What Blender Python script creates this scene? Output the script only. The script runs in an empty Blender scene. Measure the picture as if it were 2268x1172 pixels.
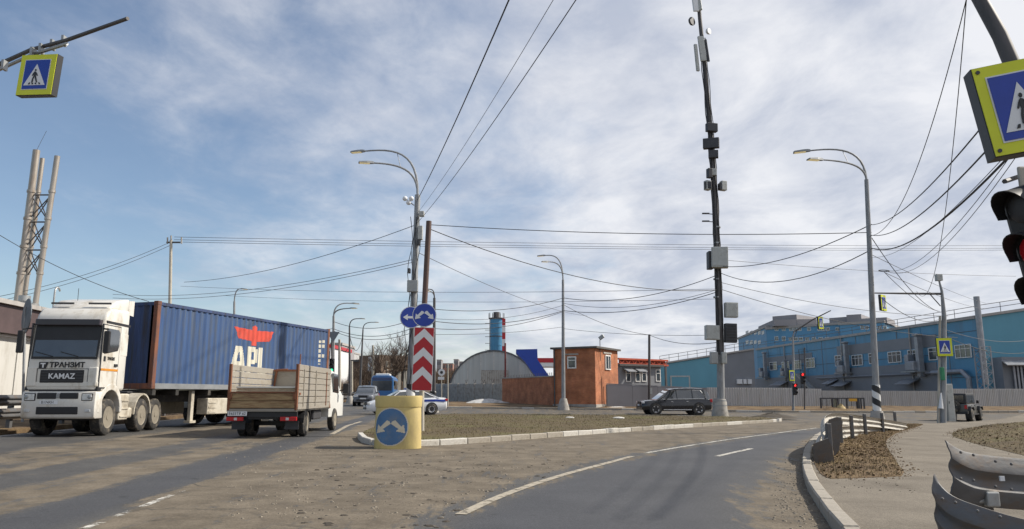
import bpy, bmesh, math, random
import numpy as np
from mathutils import Vector, Matrix
random.seed(7); RNG = np.random.default_rng(7)
sc = bpy.context.scene
C = sc.collection
R = math.radians

# ------------------------------------------------------------------ camera, sky, sun, exposure
FOC, CX, CY, HOR, EYE = 1650.0, 1134.0, 586.0, 875.5, 1.25      # lens in photo pixels, eye height in metres
PITCH = math.atan((HOR - CY) / FOC)
cam_data = bpy.data.cameras.new('camera'); cam = bpy.data.objects.new('camera', cam_data); C.objects.link(cam)
cam_data.sensor_width = 36.0; cam_data.lens = 36.0 * FOC / 2268.0
cam_data.clip_start = 0.05; cam_data.clip_end = 3000.0
cam.location = (0, 0, EYE); cam.rotation_euler = (R(90) + PITCH, 0, 0)
sc.camera = cam

SUN_AZ, SUN_EL = 79.0, 41.0          # degrees clockwise from straight ahead, and above the horizon
world = bpy.data.worlds.new('World'); sc.world = world; world.use_nodes = True
wn, wl = world.node_tree.nodes, world.node_tree.links
wn.clear()
w_out = wn.new('ShaderNodeOutputWorld'); w_bg = wn.new('ShaderNodeBackground'); w_bg.inputs[1].default_value = 0.10
sky = wn.new('ShaderNodeTexSky'); sky.sky_type = 'NISHITA'; sky.sun_disc = False
sky.sun_elevation = R(SUN_EL); sky.sun_rotation = R(SUN_AZ)
sky.air_density = 1.0; sky.dust_density = 0.6; sky.ozone_density = 1.5
tc = wn.new('ShaderNodeTexCoord')
sep = wn.new('ShaderNodeSeparateXYZ'); wl.new(tc.outputs['Generated'], sep.inputs[0])
def wmath(op, a, b=None):
    n = wn.new('ShaderNodeMath'); n.operation = op
    for i, q in enumerate((a, b)):
        if q is None: continue
        if isinstance(q, (int, float)): n.inputs[i].default_value = q
        else: wl.new(q, n.inputs[i])
    return n.outputs[0]
zz = wmath('ADD', wmath('MAXIMUM', sep.outputs[2], 0.0), 0.14)
comb = wn.new('ShaderNodeCombineXYZ')                            # a flat cloud deck seen from below
wl.new(wmath('DIVIDE', sep.outputs[0], zz), comb.inputs[0]); wl.new(wmath('DIVIDE', sep.outputs[1], zz), comb.inputs[1])
def wnoise(scale, det, rough, off, dist=0.0):
    mp = wn.new('ShaderNodeMapping'); mp.inputs['Location'].default_value = off; mp.inputs['Rotation'].default_value = (0, 0, R(28)); mp.inputs['Scale'].default_value = (1.0, 0.75, 1.0)
    wl.new(comb.outputs[0], mp.inputs[0])
    n = wn.new('ShaderNodeTexNoise'); n.inputs['Scale'].default_value = scale; n.inputs['Detail'].default_value = det; n.inputs['Roughness'].default_value = rough
    n.inputs['Distortion'].default_value = dist
    wl.new(mp.outputs[0], n.inputs['Vector']); return n.outputs[0]
n_big = wnoise(0.55, 3, 0.5, (3.1, 0.7, 0)); n_mid = wnoise(1.7, 8, 0.62, (0.4, 5.2, 0), 0.25); n_fine = wnoise(5.5, 6, 0.6, (7.7, 1.2, 0), 0.3)
veil = wmath('ADD', wmath('MULTIPLY', sep.outputs[0], 1.05), 0.60)      # the bank thickens to the right
cover = wmath('ADD', wmath('ADD', wmath('MULTIPLY', n_big, 0.6), wmath('MULTIPLY', n_mid, 0.85)), wmath('MULTIPLY', n_fine, 0.5))
cover = wmath('ADD', wmath('SUBTRACT', cover, 0.95), veil)
ramp = wn.new('ShaderNodeValToRGB'); ramp.color_ramp.interpolation = 'EASE'
ramp.color_ramp.elements[0].position = 0.10; ramp.color_ramp.elements[0].color = (0.04, 0.04, 0.04, 1)
ramp.color_ramp.elements[1].position = 0.80; ramp.color_ramp.elements[1].color = (0.94, 0.94, 0.94, 1)
wl.new(cover, ramp.inputs[0])
shade = wn.new('ShaderNodeValToRGB')                              # thicker patches of cloud are greyer
shade.color_ramp.elements[0].position = 0.36; shade.color_ramp.elements[0].color = (7.0, 7.05, 7.3, 1)
shade.color_ramp.elements[1].position = 0.64; shade.color_ramp.elements[1].color = (4.1, 4.45, 5.3, 1)
wl.new(wnoise(2.3, 7, 0.6, (2.4, 9.2, 0), 0.3), shade.inputs[0])
mixc = wn.new('ShaderNodeMix'); mixc.data_type = 'RGBA'
wl.new(ramp.outputs[0], mixc.inputs[0]); wl.new(sky.outputs[0], mixc.inputs[6]); wl.new(shade.outputs[0], mixc.inputs[7])
wl.new(mixc.outputs[2], w_bg.inputs[0]); wl.new(w_bg.outputs[0], w_out.inputs[0])

sun_data = bpy.data.lights.new('sun', 'SUN'); sun_data.energy = 4.6; sun_data.angle = R(1.2); sun_data.color = (1.0, 0.93, 0.82)
sun = bpy.data.objects.new('sun', sun_data); C.objects.link(sun)
sdir = Vector((math.sin(R(SUN_AZ)) * math.cos(R(SUN_EL)), math.cos(R(SUN_AZ)) * math.cos(R(SUN_EL)), math.sin(R(SUN_EL))))
sun.rotation_euler = sdir.to_track_quat('Z', 'Y').to_euler(); sun.location = sdir * 60
vs = sc.view_settings; vs.view_transform = 'Standard'; vs.look = 'None'; vs.exposure = 0.36; vs.gamma = 1.0; vs.use_curve_mapping = False

# ------------------------------------------------------------------ the lie of the land and survey helpers
def sstep(a, b, t):
    t = min(1.0, max(0.0, (t - a) / (b - a))); return t * t * (3 - 2 * t)
def ground_z(x, y):
    k = sstep(50, 72, y)
    return -0.0145 * max(-60, min(90, x)) * (1 - 0.6 * k) + 0.32 * k
_c, _s = math.cos(PITCH), math.sin(PITCH)
def ray(u, v):
    a, b = (u - CX) / FOC, (CY - v) / FOC
    return Vector((a, _c - b * _s, _s + b * _c))
def at(u, v, d):                       # the place d metres ahead that was sighted there in the photograph
    r = ray(u, v); return Vector((0, 0, EYE)) + r * (d / r.y)
def gp(u, v):                          # the spot of near ground sighted there
    r = ray(u, v); t = -EYE / (r.z + 0.0145 * r.x); return Vector((0, 0, EYE)) + r * t
def on(u, d):                          # ground spot on that bearing, d metres ahead
    x = (u - CX) / FOC * d / _c; 
    for _ in range(3):
        z = ground_z(x, d); dep = d * _c + (z - EYE) * _s; x = (u - CX) / FOC * dep
    return Vector((x, d, ground_z(x, d)))
def ht(u, v, d): return at(u, v, d).z

# ------------------------------------------------------------------ materials
MATS = {}
def mat(name, col, rough=0.6, metal=0.0, var=0.18, scale=3.0, bump=0.0, bscale=40.0, dirt=None, dirt_amt=0.5, dirt_scale=2.0, stretch=(1, 1, 1), spec=0.5, coat=0.0, emit=0.0, alpha=None):
    if name in MATS: return MATS[name]
    m = bpy.data.materials.new(name); m.use_nodes = True; MATS[name] = m
    nt = m.node_tree; b = nt.nodes['Principled BSDF']; L = nt.links
    b.inputs['Roughness'].default_value = rough; b.inputs['Metallic'].default_value = metal
    b.inputs['Specular IOR Level'].default_value = spec; b.inputs['Coat Weight'].default_value = coat; b.inputs['Coat Roughness'].default_value = 0.08
    c4 = (*col, 1)
    t = nt.nodes.new('ShaderNodeTexCoord'); mp = nt.nodes.new('ShaderNodeMapping'); mp.inputs['Scale'].default_value = stretch
    L.new(t.outputs['Object'], mp.inputs[0])
    n = nt.nodes.new('ShaderNodeTexNoise'); n.inputs['Scale'].default_value = scale; n.inputs['Detail'].default_value = 6; n.inputs['Roughness'].default_value = 0.65
    L.new(mp.outputs[0], n.inputs['Vector'])
    r = nt.nodes.new('ShaderNodeValToRGB')
    r.color_ramp.elements[0].position = 0.28; r.color_ramp.elements[1].position = 0.72
    r.color_ramp.elements[0].color = tuple(max(0, q * (1 - var)) for q in col) + (1,)
    r.color_ramp.elements[1].color = tuple(min(1, q * (1 + var)) for q in col) + (1,)
    L.new(n.outputs[0], r.inputs[0]); src = r.outputs[0]
    if dirt:
        n2 = nt.nodes.new('ShaderNodeTexNoise'); n2.inputs['Scale'].default_value = dirt_scale; n2.inputs['Detail'].default_value = 9; n2.inputs['Roughness'].default_value = 0.72
        L.new(mp.outputs[0], n2.inputs['Vector'])
        r2 = nt.nodes.new('ShaderNodeValToRGB'); r2.color_ramp.elements[0].position = 0.62 - 0.3 * dirt_amt; r2.color_ramp.elements[1].position = 0.82 - 0.25 * dirt_amt
        L.new(n2.outputs[0], r2.inputs[0])
        mx = nt.nodes.new('ShaderNodeMix'); mx.data_type = 'RGBA'; mx.inputs[7].default_value = (*dirt, 1)
        L.new(r2.outputs[0], mx.inputs[0]); L.new(src, mx.inputs[6]); src = mx.outputs[2]
    L.new(src, b.inputs['Base Color'])
    if bump:
        n3 = nt.nodes.new('ShaderNodeTexNoise'); n3.inputs['Scale'].default_value = bscale; n3.inputs['Detail'].default_value = 5
        L.new(mp.outputs[0], n3.inputs['Vector'])
        bp = nt.nodes.new('ShaderNodeBump'); bp.inputs['Strength'].default_value = bump; bp.inputs['Distance'].default_value = 0.02
        L.new(n3.outputs[0], bp.inputs['Height']); L.new(bp.outputs[0], b.inputs['Normal'])
    if emit:
        b.inputs['Emission Color'].default_value = c4; b.inputs['Emission Strength'].default_value = emit
    return m
DUST = (0.26, 0.22, 0.165)
m_steel = mat('galvanised_steel', (0.34, 0.35, 0.35), 0.5, 0.55, 0.25, 4, dirt=(0.2, 0.18, 0.15), dirt_amt=0.3)
m_pole = mat('grey_painted_pole', (0.27, 0.28, 0.29), 0.6, 0.2, 0.25, 3, dirt=(0.16, 0.14, 0.12), dirt_amt=0.35, stretch=(3, 3, 0.6))
m_darkpole = mat('dark_weathered_pole', (0.085, 0.08, 0.08), 0.6, 0.2, 0.3, 3, stretch=(3, 3, 0.5))
m_brownpole = mat('rusty_brown_pole', (0.11, 0.07, 0.06), 0.65, 0.2, 0.3, 3, stretch=(3, 3, 0.5))
m_conc = mat('grey_concrete', (0.36, 0.34, 0.31), 0.9, 0, 0.2, 2.5, 0.4, 30, dirt=(0.17, 0.155, 0.135), dirt_amt=0.45)
m_concpole = mat('pale_concrete_pole', (0.42, 0.39, 0.33), 0.9, 0, 0.2, 2)
m_black = mat('black_plastic', (0.018, 0.018, 0.02), 0.5, 0, 0.2)
m_rubber = mat('tyre_rubber', (0.028, 0.027, 0.026), 0.85, 0, 0.2, 3, dirt=(0.2, 0.17, 0.13), dirt_amt=0.42, dirt_scale=5)
m_dustrim = mat('dusty_rim', (0.27, 0.24, 0.19), 0.7, 0.2, 0.3, 6, dirt=(0.16, 0.14, 0.11), dirt_amt=0.4, dirt_scale=6)
m_alloy = mat('alloy_rim', (0.55, 0.55, 0.56), 0.35, 0.7, 0.1)
m_glass = mat('dark_glass', (0.03, 0.036, 0.04), 0.05, 0, 0.5, 1.6, spec=1.0, coat=1.0)
m_glassb = mat('window_glass', (0.05, 0.06, 0.07), 0.08, 0, 0.3, 1.0, spec=0.9)
m_white = mat('white_paint', (0.72, 0.72, 0.70), 0.4, 0, 0.06, 2)
m_whiteframe = mat('white_window_frame', (0.74, 0.74, 0.72), 0.5, 0, 0.08)
m_cable = mat('black_cable', (0.015, 0.015, 0.017), 0.7, 0, 0.1)
m_cabthin = mat('grey_cable', (0.07, 0.07, 0.08), 0.7, 0, 0.1)
m_box = mat('grey_equipment_box', (0.42, 0.43, 0.41), 0.55, 0.1, 0.15, 3, dirt=(0.2, 0.19, 0.17), dirt_amt=0.3)
m_boxd = mat('dark_equipment_box', (0.05, 0.05, 0.055), 0.55, 0.1, 0.25)
m_redlens = mat('red_lamp_lens', (0.45, 0.01, 0.015), 0.25, 0, 0.1)
m_redlit = mat('lit_red_signal', (1.0, 0.03, 0.03), 0.3, 0, 0.02, emit=1.4)
m_greenlit = mat('lit_green_signal', (0.02, 1.0, 0.45), 0.3, 0, 0.02, emit=1.2)
m_clear = mat('headlamp_lens', (0.6, 0.62, 0.63), 0.12, 0.2, 0.3, 8, spec=0.9)
m_lamp = mat('lamp_diffuser', (0.85, 0.72, 0.4), 0.3, 0, 0.05, emit=0.25)

# ------------------------------------------------------------------ mesh tools
class MB:
    def __init__(s): s.v = []; s.f = []; s.mi = []; s.cur = 0
    def add(s, vs_, fs_, M=None):
        o = len(s.v)
        s.v += [tuple(M @ Vector(q)) for q in vs_] if M is not None else [tuple(q) for q in vs_]
        s.f += [tuple(i + o for i in f) for f in fs_]; s.mi += [s.cur] * len(fs_); return s
    def box(s, c, d, rz=0.0, rx=0.0, ry=0.0):
        x, y, z = d[0] / 2, d[1] / 2, d[2] / 2
        vv = [(-x, -y, -z), (x, -y, -z), (x, y, -z), (-x, y, -z), (-x, -y, z), (x, -y, z), (x, y, z), (-x, y, z)]
        ff = [(0, 3, 2, 1), (4, 5, 6, 7), (0, 1, 5, 4), (1, 2, 6, 5), (2, 3, 7, 6), (3, 0, 4, 7)]
        M = Matrix.Translation(c) @ Matrix.Rotation(rz, 4, 'Z') @ Matrix.Rotation(ry, 4, 'Y') @ Matrix.Rotation(rx, 4, 'X')
        return s.add(vv, ff, M)
    def b2(s, a, b): return s.box([(a[i] + b[i]) / 2 for i in range(3)], [abs(b[i] - a[i]) for i in range(3)])
    def tube(s, pts, r, n=6, caps=True):
        pts = [Vector(p) for p in pts]; rs = r if isinstance(r, (list, tuple)) else [r] * len(pts)
        o = len(s.v); up = None
        for i, p in enumerate(pts):
            t = (pts[min(i + 1, len(pts) - 1)] - pts[max(i - 1, 0)]).normalized()
            if up is None or abs(up.dot(t)) > 0.98: up = Vector((0, 0, 1)) if abs(t.z) < 0.9 else Vector((1, 0, 0))
            a = t.cross(up).normalized(); b = a.cross(t).normalized(); up = b
            for k in range(n):
                q = 2 * math.pi * k / n; s.v.append(tuple(p + (a * math.cos(q) + b * math.sin(q)) * rs[i]))
        for i in range(len(pts) - 1):
            for k in range(n):
                k2 = (k + 1) % n
                s.f.append((o + i * n + k, o + i * n + k2, o + (i + 1) * n + k2, o + (i + 1) * n + k)); s.mi.append(s.cur)
        if caps:
            s.f.append(tuple(o + k for k in range(n))[::-1]); s.mi.append(s.cur)
            s.f.append(tuple(o + (len(pts) - 1) * n + k for k in range(n))); s.mi.append(s.cur)
        return s
    def cyl(s, p, q, r, r2=None, n=14): return s.tube([p, q], [r, r if r2 is None else r2], n)
    def prism(s, pts, axis, a, b):
        # polygon pts in the plane across axis, extruded from a to b
        def put(p, t): return {'x': (t, p[0], p[1]), 'y': (p[0], t, p[1]), 'z': (p[0], p[1], t)}[axis]
        n = len(pts); vv = [put(p, a) for p in pts] + [put(p, b) for p in pts]
        ff = [tuple(range(n)), tuple(range(2 * n - 1, n - 1, -1))] + [(i, i + n, (i + 1) % n + n, (i + 1) % n) for i in range(n)]
        return s.add(vv, ff)
    def loft(s, rings, closed=True, caps=True):
        n = len(rings[0]); vv = [p for r_ in rings for p in r_]; ff = []
        for i in range(len(rings) - 1):
            for k in range(n if closed else n - 1):
                k2 = (k + 1) % n; ff.append((i * n + k, i * n + k2, (i + 1) * n + k2, (i + 1) * n + k))
        if caps and closed: ff += [tuple(range(n))[::-1], tuple((len(rings) - 1) * n + k for k in range(n))]
        return s.add(vv, ff)
    def sphere(s, c, r, n=10, m=6, sq=(1, 1, 1)):
        rings = []
        for j in range(m + 1):
            q = math.pi * j / m; rr = max(1e-3, math.sin(q)) * r
            rings.append([(c[0] + rr * math.cos(2 * math.pi * k / n) * sq[0], c[1] + rr * math.sin(2 * math.pi * k / n) * sq[1], c[2] - math.cos(q) * r * sq[2]) for k in range(n)])
        return s.loft(rings)
    def mesh(s, name, mats, smooth=False, bevel=0.0, segs=2):
        me = bpy.data.meshes.new(name); me.from_pydata(s.v, [], s.f)
        ml = mats if isinstance(mats, (list, tuple)) else [mats]
        for m in ml: me.materials.append(m)
        if len(ml) > 1: me.polygons.foreach_set('material_index', s.mi)
        bm = bmesh.new(); bm.from_mesh(me); bmesh.ops.recalc_face_normals(bm, faces=bm.faces)
        if bevel:
            es = [e for e in bm.edges if len(e.link_faces) == 2 and e.calc_face_angle(0) > 0.5]
            bmesh.ops.bevel(bm, geom=es, offset=bevel, segments=segs, profile=0.5, affect='EDGES', clamp_overlap=True)
        bm.to_mesh(me); bm.free()
        if smooth:
            me.polygons.foreach_set('use_smooth', [True] * len(me.polygons))
            me.set_sharp_from_angle(angle=R(38))
        me.update(); return me
    def build(s, name, mats, parent=None, smooth=False, bevel=0.0, segs=2, loc=None):
        o = bpy.data.objects.new(name, s.mesh(name, mats, smooth, bevel, segs)); C.objects.link(o)
        if parent is not None: o.parent = parent
        if loc is not None: o.location = loc
        return o
def tag(o, label=None, cat=None, group=None, kind=None):
    if label: o['label'] = label
    if cat: o['category'] = cat
    if group: o['group'] = group
    if kind: o['kind'] = kind
    return o
def thing(name, label, cat, loc=(0, 0, 0), rz=0.0, group=None):
    o = bpy.data.objects.new(name, None); C.objects.link(o); o.empty_display_size = 0.3
    o.location = loc; o.rotation_euler = (0, 0, rz); return tag(o, label, cat, group)
def inst(name, me, parent, loc=(0, 0, 0), rot=(0, 0, 0), scale=None):
    o = bpy.data.objects.new(name, me); C.objects.link(o); o.parent = parent; o.location = loc; o.rotation_euler = rot
    if scale: o.scale = scale
    return o
def dup(root, loc, rz, label, parent=None):
    r_ = root.copy(); C.objects.link(r_); r_.location = loc; r_.rotation_euler = (0, 0, rz)
    if label: r_['label'] = label
    def rec(a, b):
        for ch in [k for k in bpy.data.objects if k.parent == a]:
            c_ = ch.copy(); C.objects.link(c_); c_.parent = b; rec(ch, c_)
    rec(root, r_); return r_
def heading(dx, dy): return math.atan2(-dx, dy)
def text(s, size, m, parent, loc, rot, name='lettering', ext=0.004, align='CENTER', sx=1.0, bold=0.0):
    cu = bpy.data.curves.new(name, 'FONT'); cu.body = s; cu.size = size; cu.align_x = align; cu.align_y = 'CENTER'; cu.extrude = ext; cu.offset = bold; cu.resolution_u = 3
    t = bpy.data.objects.new(name + '_tmp', cu); C.objects.link(t); bpy.context.view_layer.update()
    me = bpy.data.meshes.new_from_object(t.evaluated_get(bpy.context.evaluated_depsgraph_get()))
    bpy.data.objects.remove(t); bpy.data.curves.remove(cu)
    me.materials.clear(); me.materials.append(m)
    o = bpy.data.objects.new(name, me); C.objects.link(o); o.parent = parent; o.location = loc; o.rotation_euler = rot; o.scale = (sx, 1, 1); return o
def poly_xz(pts, y0, y1):
    m = MB(); m.prism(pts, 'y', y0, y1); return m
def circle(r, n=28, cx=0.0, cz=0.0): return [(cx + r * math.cos(2 * math.pi * k / n), cz + r * math.sin(2 * math.pi * k / n)) for k in range(n)]
# ------------------------------------------------------------------ ground, roads, verges
from mathutils import noise as mnoise
from mathutils.geometry import delaunay_2d_cdt
def inside(poly, x, y):
    c_ = False; n = len(poly); j = n - 1
    for i in range(n):
        xi, yi = poly[i]; xj, yj = poly[j]
        if (yi > y) != (yj > y) and x < (xj - xi) * (y - yi) / (yj - yi) + xi: c_ = not c_
        j = i
    return c_
def dens(pl, step, closed=False):
    out = []; pl = [Vector((p[0], p[1])) for p in pl]; n = len(pl)
    for i in range(n if closed else n - 1):
        a, b = pl[i], pl[(i + 1) % n]; k = max(1, int((b - a).length / step))
        out += [a.lerp(b, j / k) for j in range(k)]
    if not closed: out.append(pl[-1])
    return out
def smooth_line(pl, it=2):
    pl = [Vector((p[0], p[1])) for p in pl]
    for _ in range(it):
        q = [pl[0]]
        for a, b in zip(pl, pl[1:]): q += [a.lerp(b, 0.25), a.lerp(b, 0.75)]
        pl = q + [pl[-1]]
    return pl
def slab(name, poly, h, m, amp=0.0, step=0.8, skirt=0.3, nsc=0.8):
    bd = dens(poly, step, True); nb = len(bd)
    xs = [p.x for p in bd]; ys = [p.y for p in bd]; pp = [(p.x, p.y) for p in bd]
    pts = list(bd); x = min(xs)
    if amp:
        while x < max(xs):
            y = min(ys)
            while y < max(ys):
                qx, qy = x + random.uniform(-.3, .3) * step, y + random.uniform(-.3, .3) * step
                if inside(pp, qx, qy) and min((p.x - qx) ** 2 + (p.y - qy) ** 2 for p in bd) > (0.45 * step) ** 2: pts.append(Vector((qx, qy)))
                y += step
            x += step
    ov, oe, of, _, _, _ = delaunay_2d_cdt(pts, [], [list(range(nb))], 1, 1e-5)
    vv = []
    for i, p in enumerate(ov):
        z = ground_z(p.x, p.y) + h
        if amp and i >= nb:
            dd = math.sqrt(min((q.x - p.x) ** 2 + (q.y - p.y) ** 2 for q in bd))
            z += amp * min(1, dd / 1.2) * (0.75 + 1.2 * mnoise.noise((p.x * nsc, p.y * nsc, 3.0)))
        vv.append((p.x, p.y, z))
    mb = MB(); mb.add(vv, [tuple(f) for f in of])
    lo = [(p[0], p[1], p[2] - skirt) for p in vv[:nb]]
    mb.add(vv[:nb] + lo, [(i, (i + 1) % nb, (i + 1) % nb + nb, i + nb) for i in range(nb)])
    o = mb.build(name, m, smooth=amp > 0); tag(o, kind='structure'); RIM[o.name] = [(p.x, p.y) for p in bd]; return o
RIM = {}
def ground_mat(name, cols, sc_, bump=0.6, bs=25, rough=0.95):
    m = bpy.data.materials.new(name); m.use_nodes = True; nt = m.node_tree; L = nt.links; b = nt.nodes['Principled BSDF']; b.inputs['Roughness'].default_value = rough; b.inputs['Specular IOR Level'].default_value = 0.2
    t = nt.nodes.new('ShaderNodeTexCoord')
    def nz(s_, d=8, r_=0.68):
        n = nt.nodes.new('ShaderNodeTexNoise'); n.inputs['Scale'].default_value = s_; n.inputs['Detail'].default_value = d; n.inputs['Roughness'].default_value = r_; L.new(t.outputs['Object'], n.inputs['Vector']); return n.outputs[0]
    a = nz(sc_); r_ = nt.nodes.new('ShaderNodeValToRGB'); e = r_.color_ramp.elements
    e[0].position = 0.3; e[0].color = (*cols[0], 1); e[1].position = 0.7; e[1].color = (*cols[-1], 1)
    if len(cols) > 2: q = e.new(0.5); q.color = (*cols[1], 1)
    L.new(a, r_.inputs[0])
    f = nz(bs * 1.4, 4); r2 = nt.nodes.new('ShaderNodeValToRGB'); r2.color_ramp.elements[0].position = 0.3; r2.color_ramp.elements[0].color = (.72, .72, .72, 1); r2.color_ramp.elements[1].position = 0.7; r2.color_ramp.elements[1].color = (1.2, 1.2, 1.2, 1); L.new(f, r2.inputs[0])
    mx = nt.nodes.new('ShaderNodeMix'); mx.data_type = 'RGBA'; mx.blend_type = 'MULTIPLY'; mx.inputs[0].default_value = 1.0; L.new(r_.outputs[0], mx.inputs[6]); L.new(r2.outputs[0], mx.inputs[7]); L.new(mx.outputs[2], b.inputs['Base Color'])
    bp = nt.nodes.new('ShaderNodeBump'); bp.inputs['Strength'].default_value = bump; bp.inputs['Distance'].default_value = 0.05; L.new(nz(bs, 6), bp.inputs['Height']); L.new(bp.outputs[0], b.inputs['Normal'])
    return m
m_soil = ground_mat('bare_soil', [(0.06, 0.043, 0.03), (0.14, 0.095, 0.055), (0.22, 0.16, 0.085)], 0.9, 0.4, 22)
m_turf = ground_mat('dead_winter_turf', [(0.075, 0.055, 0.035), (0.105, 0.082, 0.046), (0.115, 0.11, 0.045)], 0.35, 0.3, 9)
m_path = ground_mat('dusty_asphalt_path', [(0.125, 0.108, 0.087), (0.18, 0.158, 0.128), (0.225, 0.198, 0.16)], 0.8, 0.35, 30)
m_farsoil = ground_mat('far_soil', [(0.10, 0.08, 0.06), (0.16, 0.13, 0.1)], 0.05, 0.3, 2)

mb = MB(); rows = [-30, -12, 0] + [2 * 1.09 ** k for k in range(1, 78)]; cols_ = [-1.0 + 2.0 * k / 60 for k in range(61)]
vv = [(cx_ * (60 + 1.6 * abs(y)), y, ground_z(cx_ * (60 + 1.6 * abs(y)), y) - 0.05) for y in rows for cx_ in cols_]
nc = len(cols_); mb.add(vv, [(i * nc + k, i * nc + k + 1, (i + 1) * nc + k + 1, (i + 1) * nc + k) for i in range(len(rows) - 1) for k in range(nc - 1)])
tag(mb.build('ground', m_farsoil), kind='structure')

DIRX = (990 - CX) / FOC                                           # the main road runs a touch to the left
le = gp(0, 964); LE0 = le.x - DIRX * le.y
def left_edge(y): return LE0 + DIRX * y
turn_left = smooth_line([gp(u, v).xy for u, v in [(800, 1330), (930, 1200), (1040, 1131), (1120, 1095), (1250, 1052), (1400, 1012), (1640, 971), (1810, 949), (2000, 938)]])
turn_right = smooth_line([gp(u, v).xy for u, v in [(1900, 1330), (1745, 1172), (1706, 1140), (1700, 1108), (1712, 1078), (1742, 1040), (1790, 985), (1840, 956), (2000, 944)]])
turn_poly = [tuple(p) for p in turn_left] + [tuple(p) for p in turn_right[::-1]]
def seg_dist(P_, line):
    best = np.full(len(P_), 1e9)
    for a, b in zip(line, line[1:]):
        a_ = np.array(a); d_ = np.array(b) - a_; t_ = np.clip(((P_ - a_) @ d_) / max(1e-9, d_ @ d_), 0, 1)
        best = np.minimum(best, np.linalg.norm(P_ - a_ - t_[:, None] * d_, axis=1))
    return best
def road_mat():
    m = bpy.data.materials.new('dusty_asphalt'); m.use_nodes = True; nt = m.node_tree; L = nt.links; N = nt.nodes; b = N['Principled BSDF']
    t = N.new('ShaderNodeTexCoord')
    mp = N.new('ShaderNodeMapping'); mp.inputs['Rotation'].default_value = (0, 0, -math.atan(DIRX)); mp.inputs['Scale'].default_value = (1, 0.12, 1); L.new(t.outputs['Object'], mp.inputs[0])
    def nz(s_, d=8, r_=0.65, vec=None):
        n = N.new('ShaderNodeTexNoise'); n.inputs['Scale'].default_value = s_; n.inputs['Detail'].default_value = d; n.inputs['Roughness'].default_value = r_; L.new(vec or t.outputs['Object'], n.inputs['Vector']); return n.outputs[0]
    def mth(op, a, b_, cl=False):
        n = N.new('ShaderNodeMath'); n.operation = op; n.use_clamp = cl
        for i, q in enumerate((a, b_)):
            if isinstance(q, (int, float)): n.inputs[i].default_value = q
            else: L.new(q, n.inputs[i])
        return n.outputs[0]
    def rampc(src, p0, c0, p1, c1):
        r_ = N.new('ShaderNodeValToRGB'); e = r_.color_ramp.elements; e[0].position = p0; e[0].color = (*c0, 1); e[1].position = p1; e[1].color = (*c1, 1); L.new(src, r_.inputs[0]); return r_.outputs[0]
    ad = N.new('ShaderNodeAttribute'); ad.attribute_name = 'dust'; af = N.new('ShaderNodeAttribute'); af.attribute_name = 'fresh'
    speck = nz(75, 3, 0.8)
    old = rampc(nz(1.1), 0.3, (0.052, 0.05, 0.048), 0.7, (0.082, 0.079, 0.074))
    fresh = rampc(nz(0.6), 0.3, (0.042, 0.043, 0.047), 0.7, (0.062, 0.063, 0.068))
    mx = N.new('ShaderNodeMix'); mx.data_type = 'RGBA'; L.new(af.outputs['Fac'], mx.inputs[0]); L.new(old, mx.inputs[6]); L.new(fresh, mx.inputs[7])
    sp = rampc(speck, 0.33, (0.6, 0.6, 0.6), 0.68, (1.6, 1.6, 1.6))
    m2 = N.new('ShaderNodeMix'); m2.data_type = 'RGBA'; m2.blend_type = 'MULTIPLY'; m2.inputs[0].default_value = 0.8; L.new(mx.outputs[2], m2.inputs[6]); L.new(sp, m2.inputs[7])
    dustc = rampc(nz(1.4, 9, 0.7), 0.3, (0.08, 0.065, 0.047), 0.74, (0.195, 0.163, 0.122))
    dm = mth('ADD', ad.outputs['Fac'], mth('MULTIPLY', mth('SUBTRACT', nz(3.2, 11, 0.78, mp.outputs[0]), 0.5), 2.4))
    dm = mth('ADD', dm, mth('MULTIPLY', mth('SUBTRACT', nz(5.5, 9, 0.75), 0.5), 1.2))
    dm = mth('ADD', dm, mth('MULTIPLY', mth('SUBTRACT', nz(0.7, 6, 0.6), 0.5), 0.8))
    mask = rampc(dm, 0.36, (0, 0, 0), 0.62, (1, 1, 1))
    m3 = N.new('ShaderNodeMix'); m3.data_type = 'RGBA'; L.new(mask, m3.inputs[0]); L.new(m2.outputs[2], m3.inputs[6]); L.new(dustc, m3.inputs[7])
    vo = N.new('ShaderNodeTexVoronoi'); vo.feature = 'DISTANCE_TO_EDGE'; vo.inputs['Scale'].default_value = 0.42
    wv = N.new('ShaderNodeMix'); wv.data_type = 'RGBA'; wv.inputs[0].default_value = 0.30; L.new(t.outputs['Object'], wv.inputs[6]); nv = N.new('ShaderNodeTexNoise'); nv.inputs['Scale'].default_value = 1.3; nv.inputs['Detail'].default_value = 8; L.new(t.outputs['Object'], nv.inputs['Vector']); ml = N.new('ShaderNodeVectorMath'); ml.operation = 'MULTIPLY_ADD'; ml.inputs[1].default_value = (1.5, 1.5, 0); L.new(nv.outputs['Color'], ml.inputs[0]); L.new(t.outputs['Object'], ml.inputs[2]); L.new(ml.outputs[0], vo.inputs['Vector'])
    crack = rampc(vo.outputs['Distance'], 0.004, (1, 1, 1), 0.014, (0, 0, 0)); patchy = rampc(nz(0.35, 3), 0.50, (0, 0, 0), 0.60, (1, 1, 1)); cf_ = mth('MULTIPLY', mth('MULTIPLY', crack, patchy), mth('SUBTRACT', 1.0, af.outputs['Fac']))
    m4 = N.new('ShaderNodeMix'); m4.data_type = 'RGBA'; m4.inputs[7].default_value = (0.03, 0.028, 0.026, 1); L.new(mth('MULTIPLY', cf_, 0.7), m4.inputs[0]); L.new(m3.outputs[2], m4.inputs[6])
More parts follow.
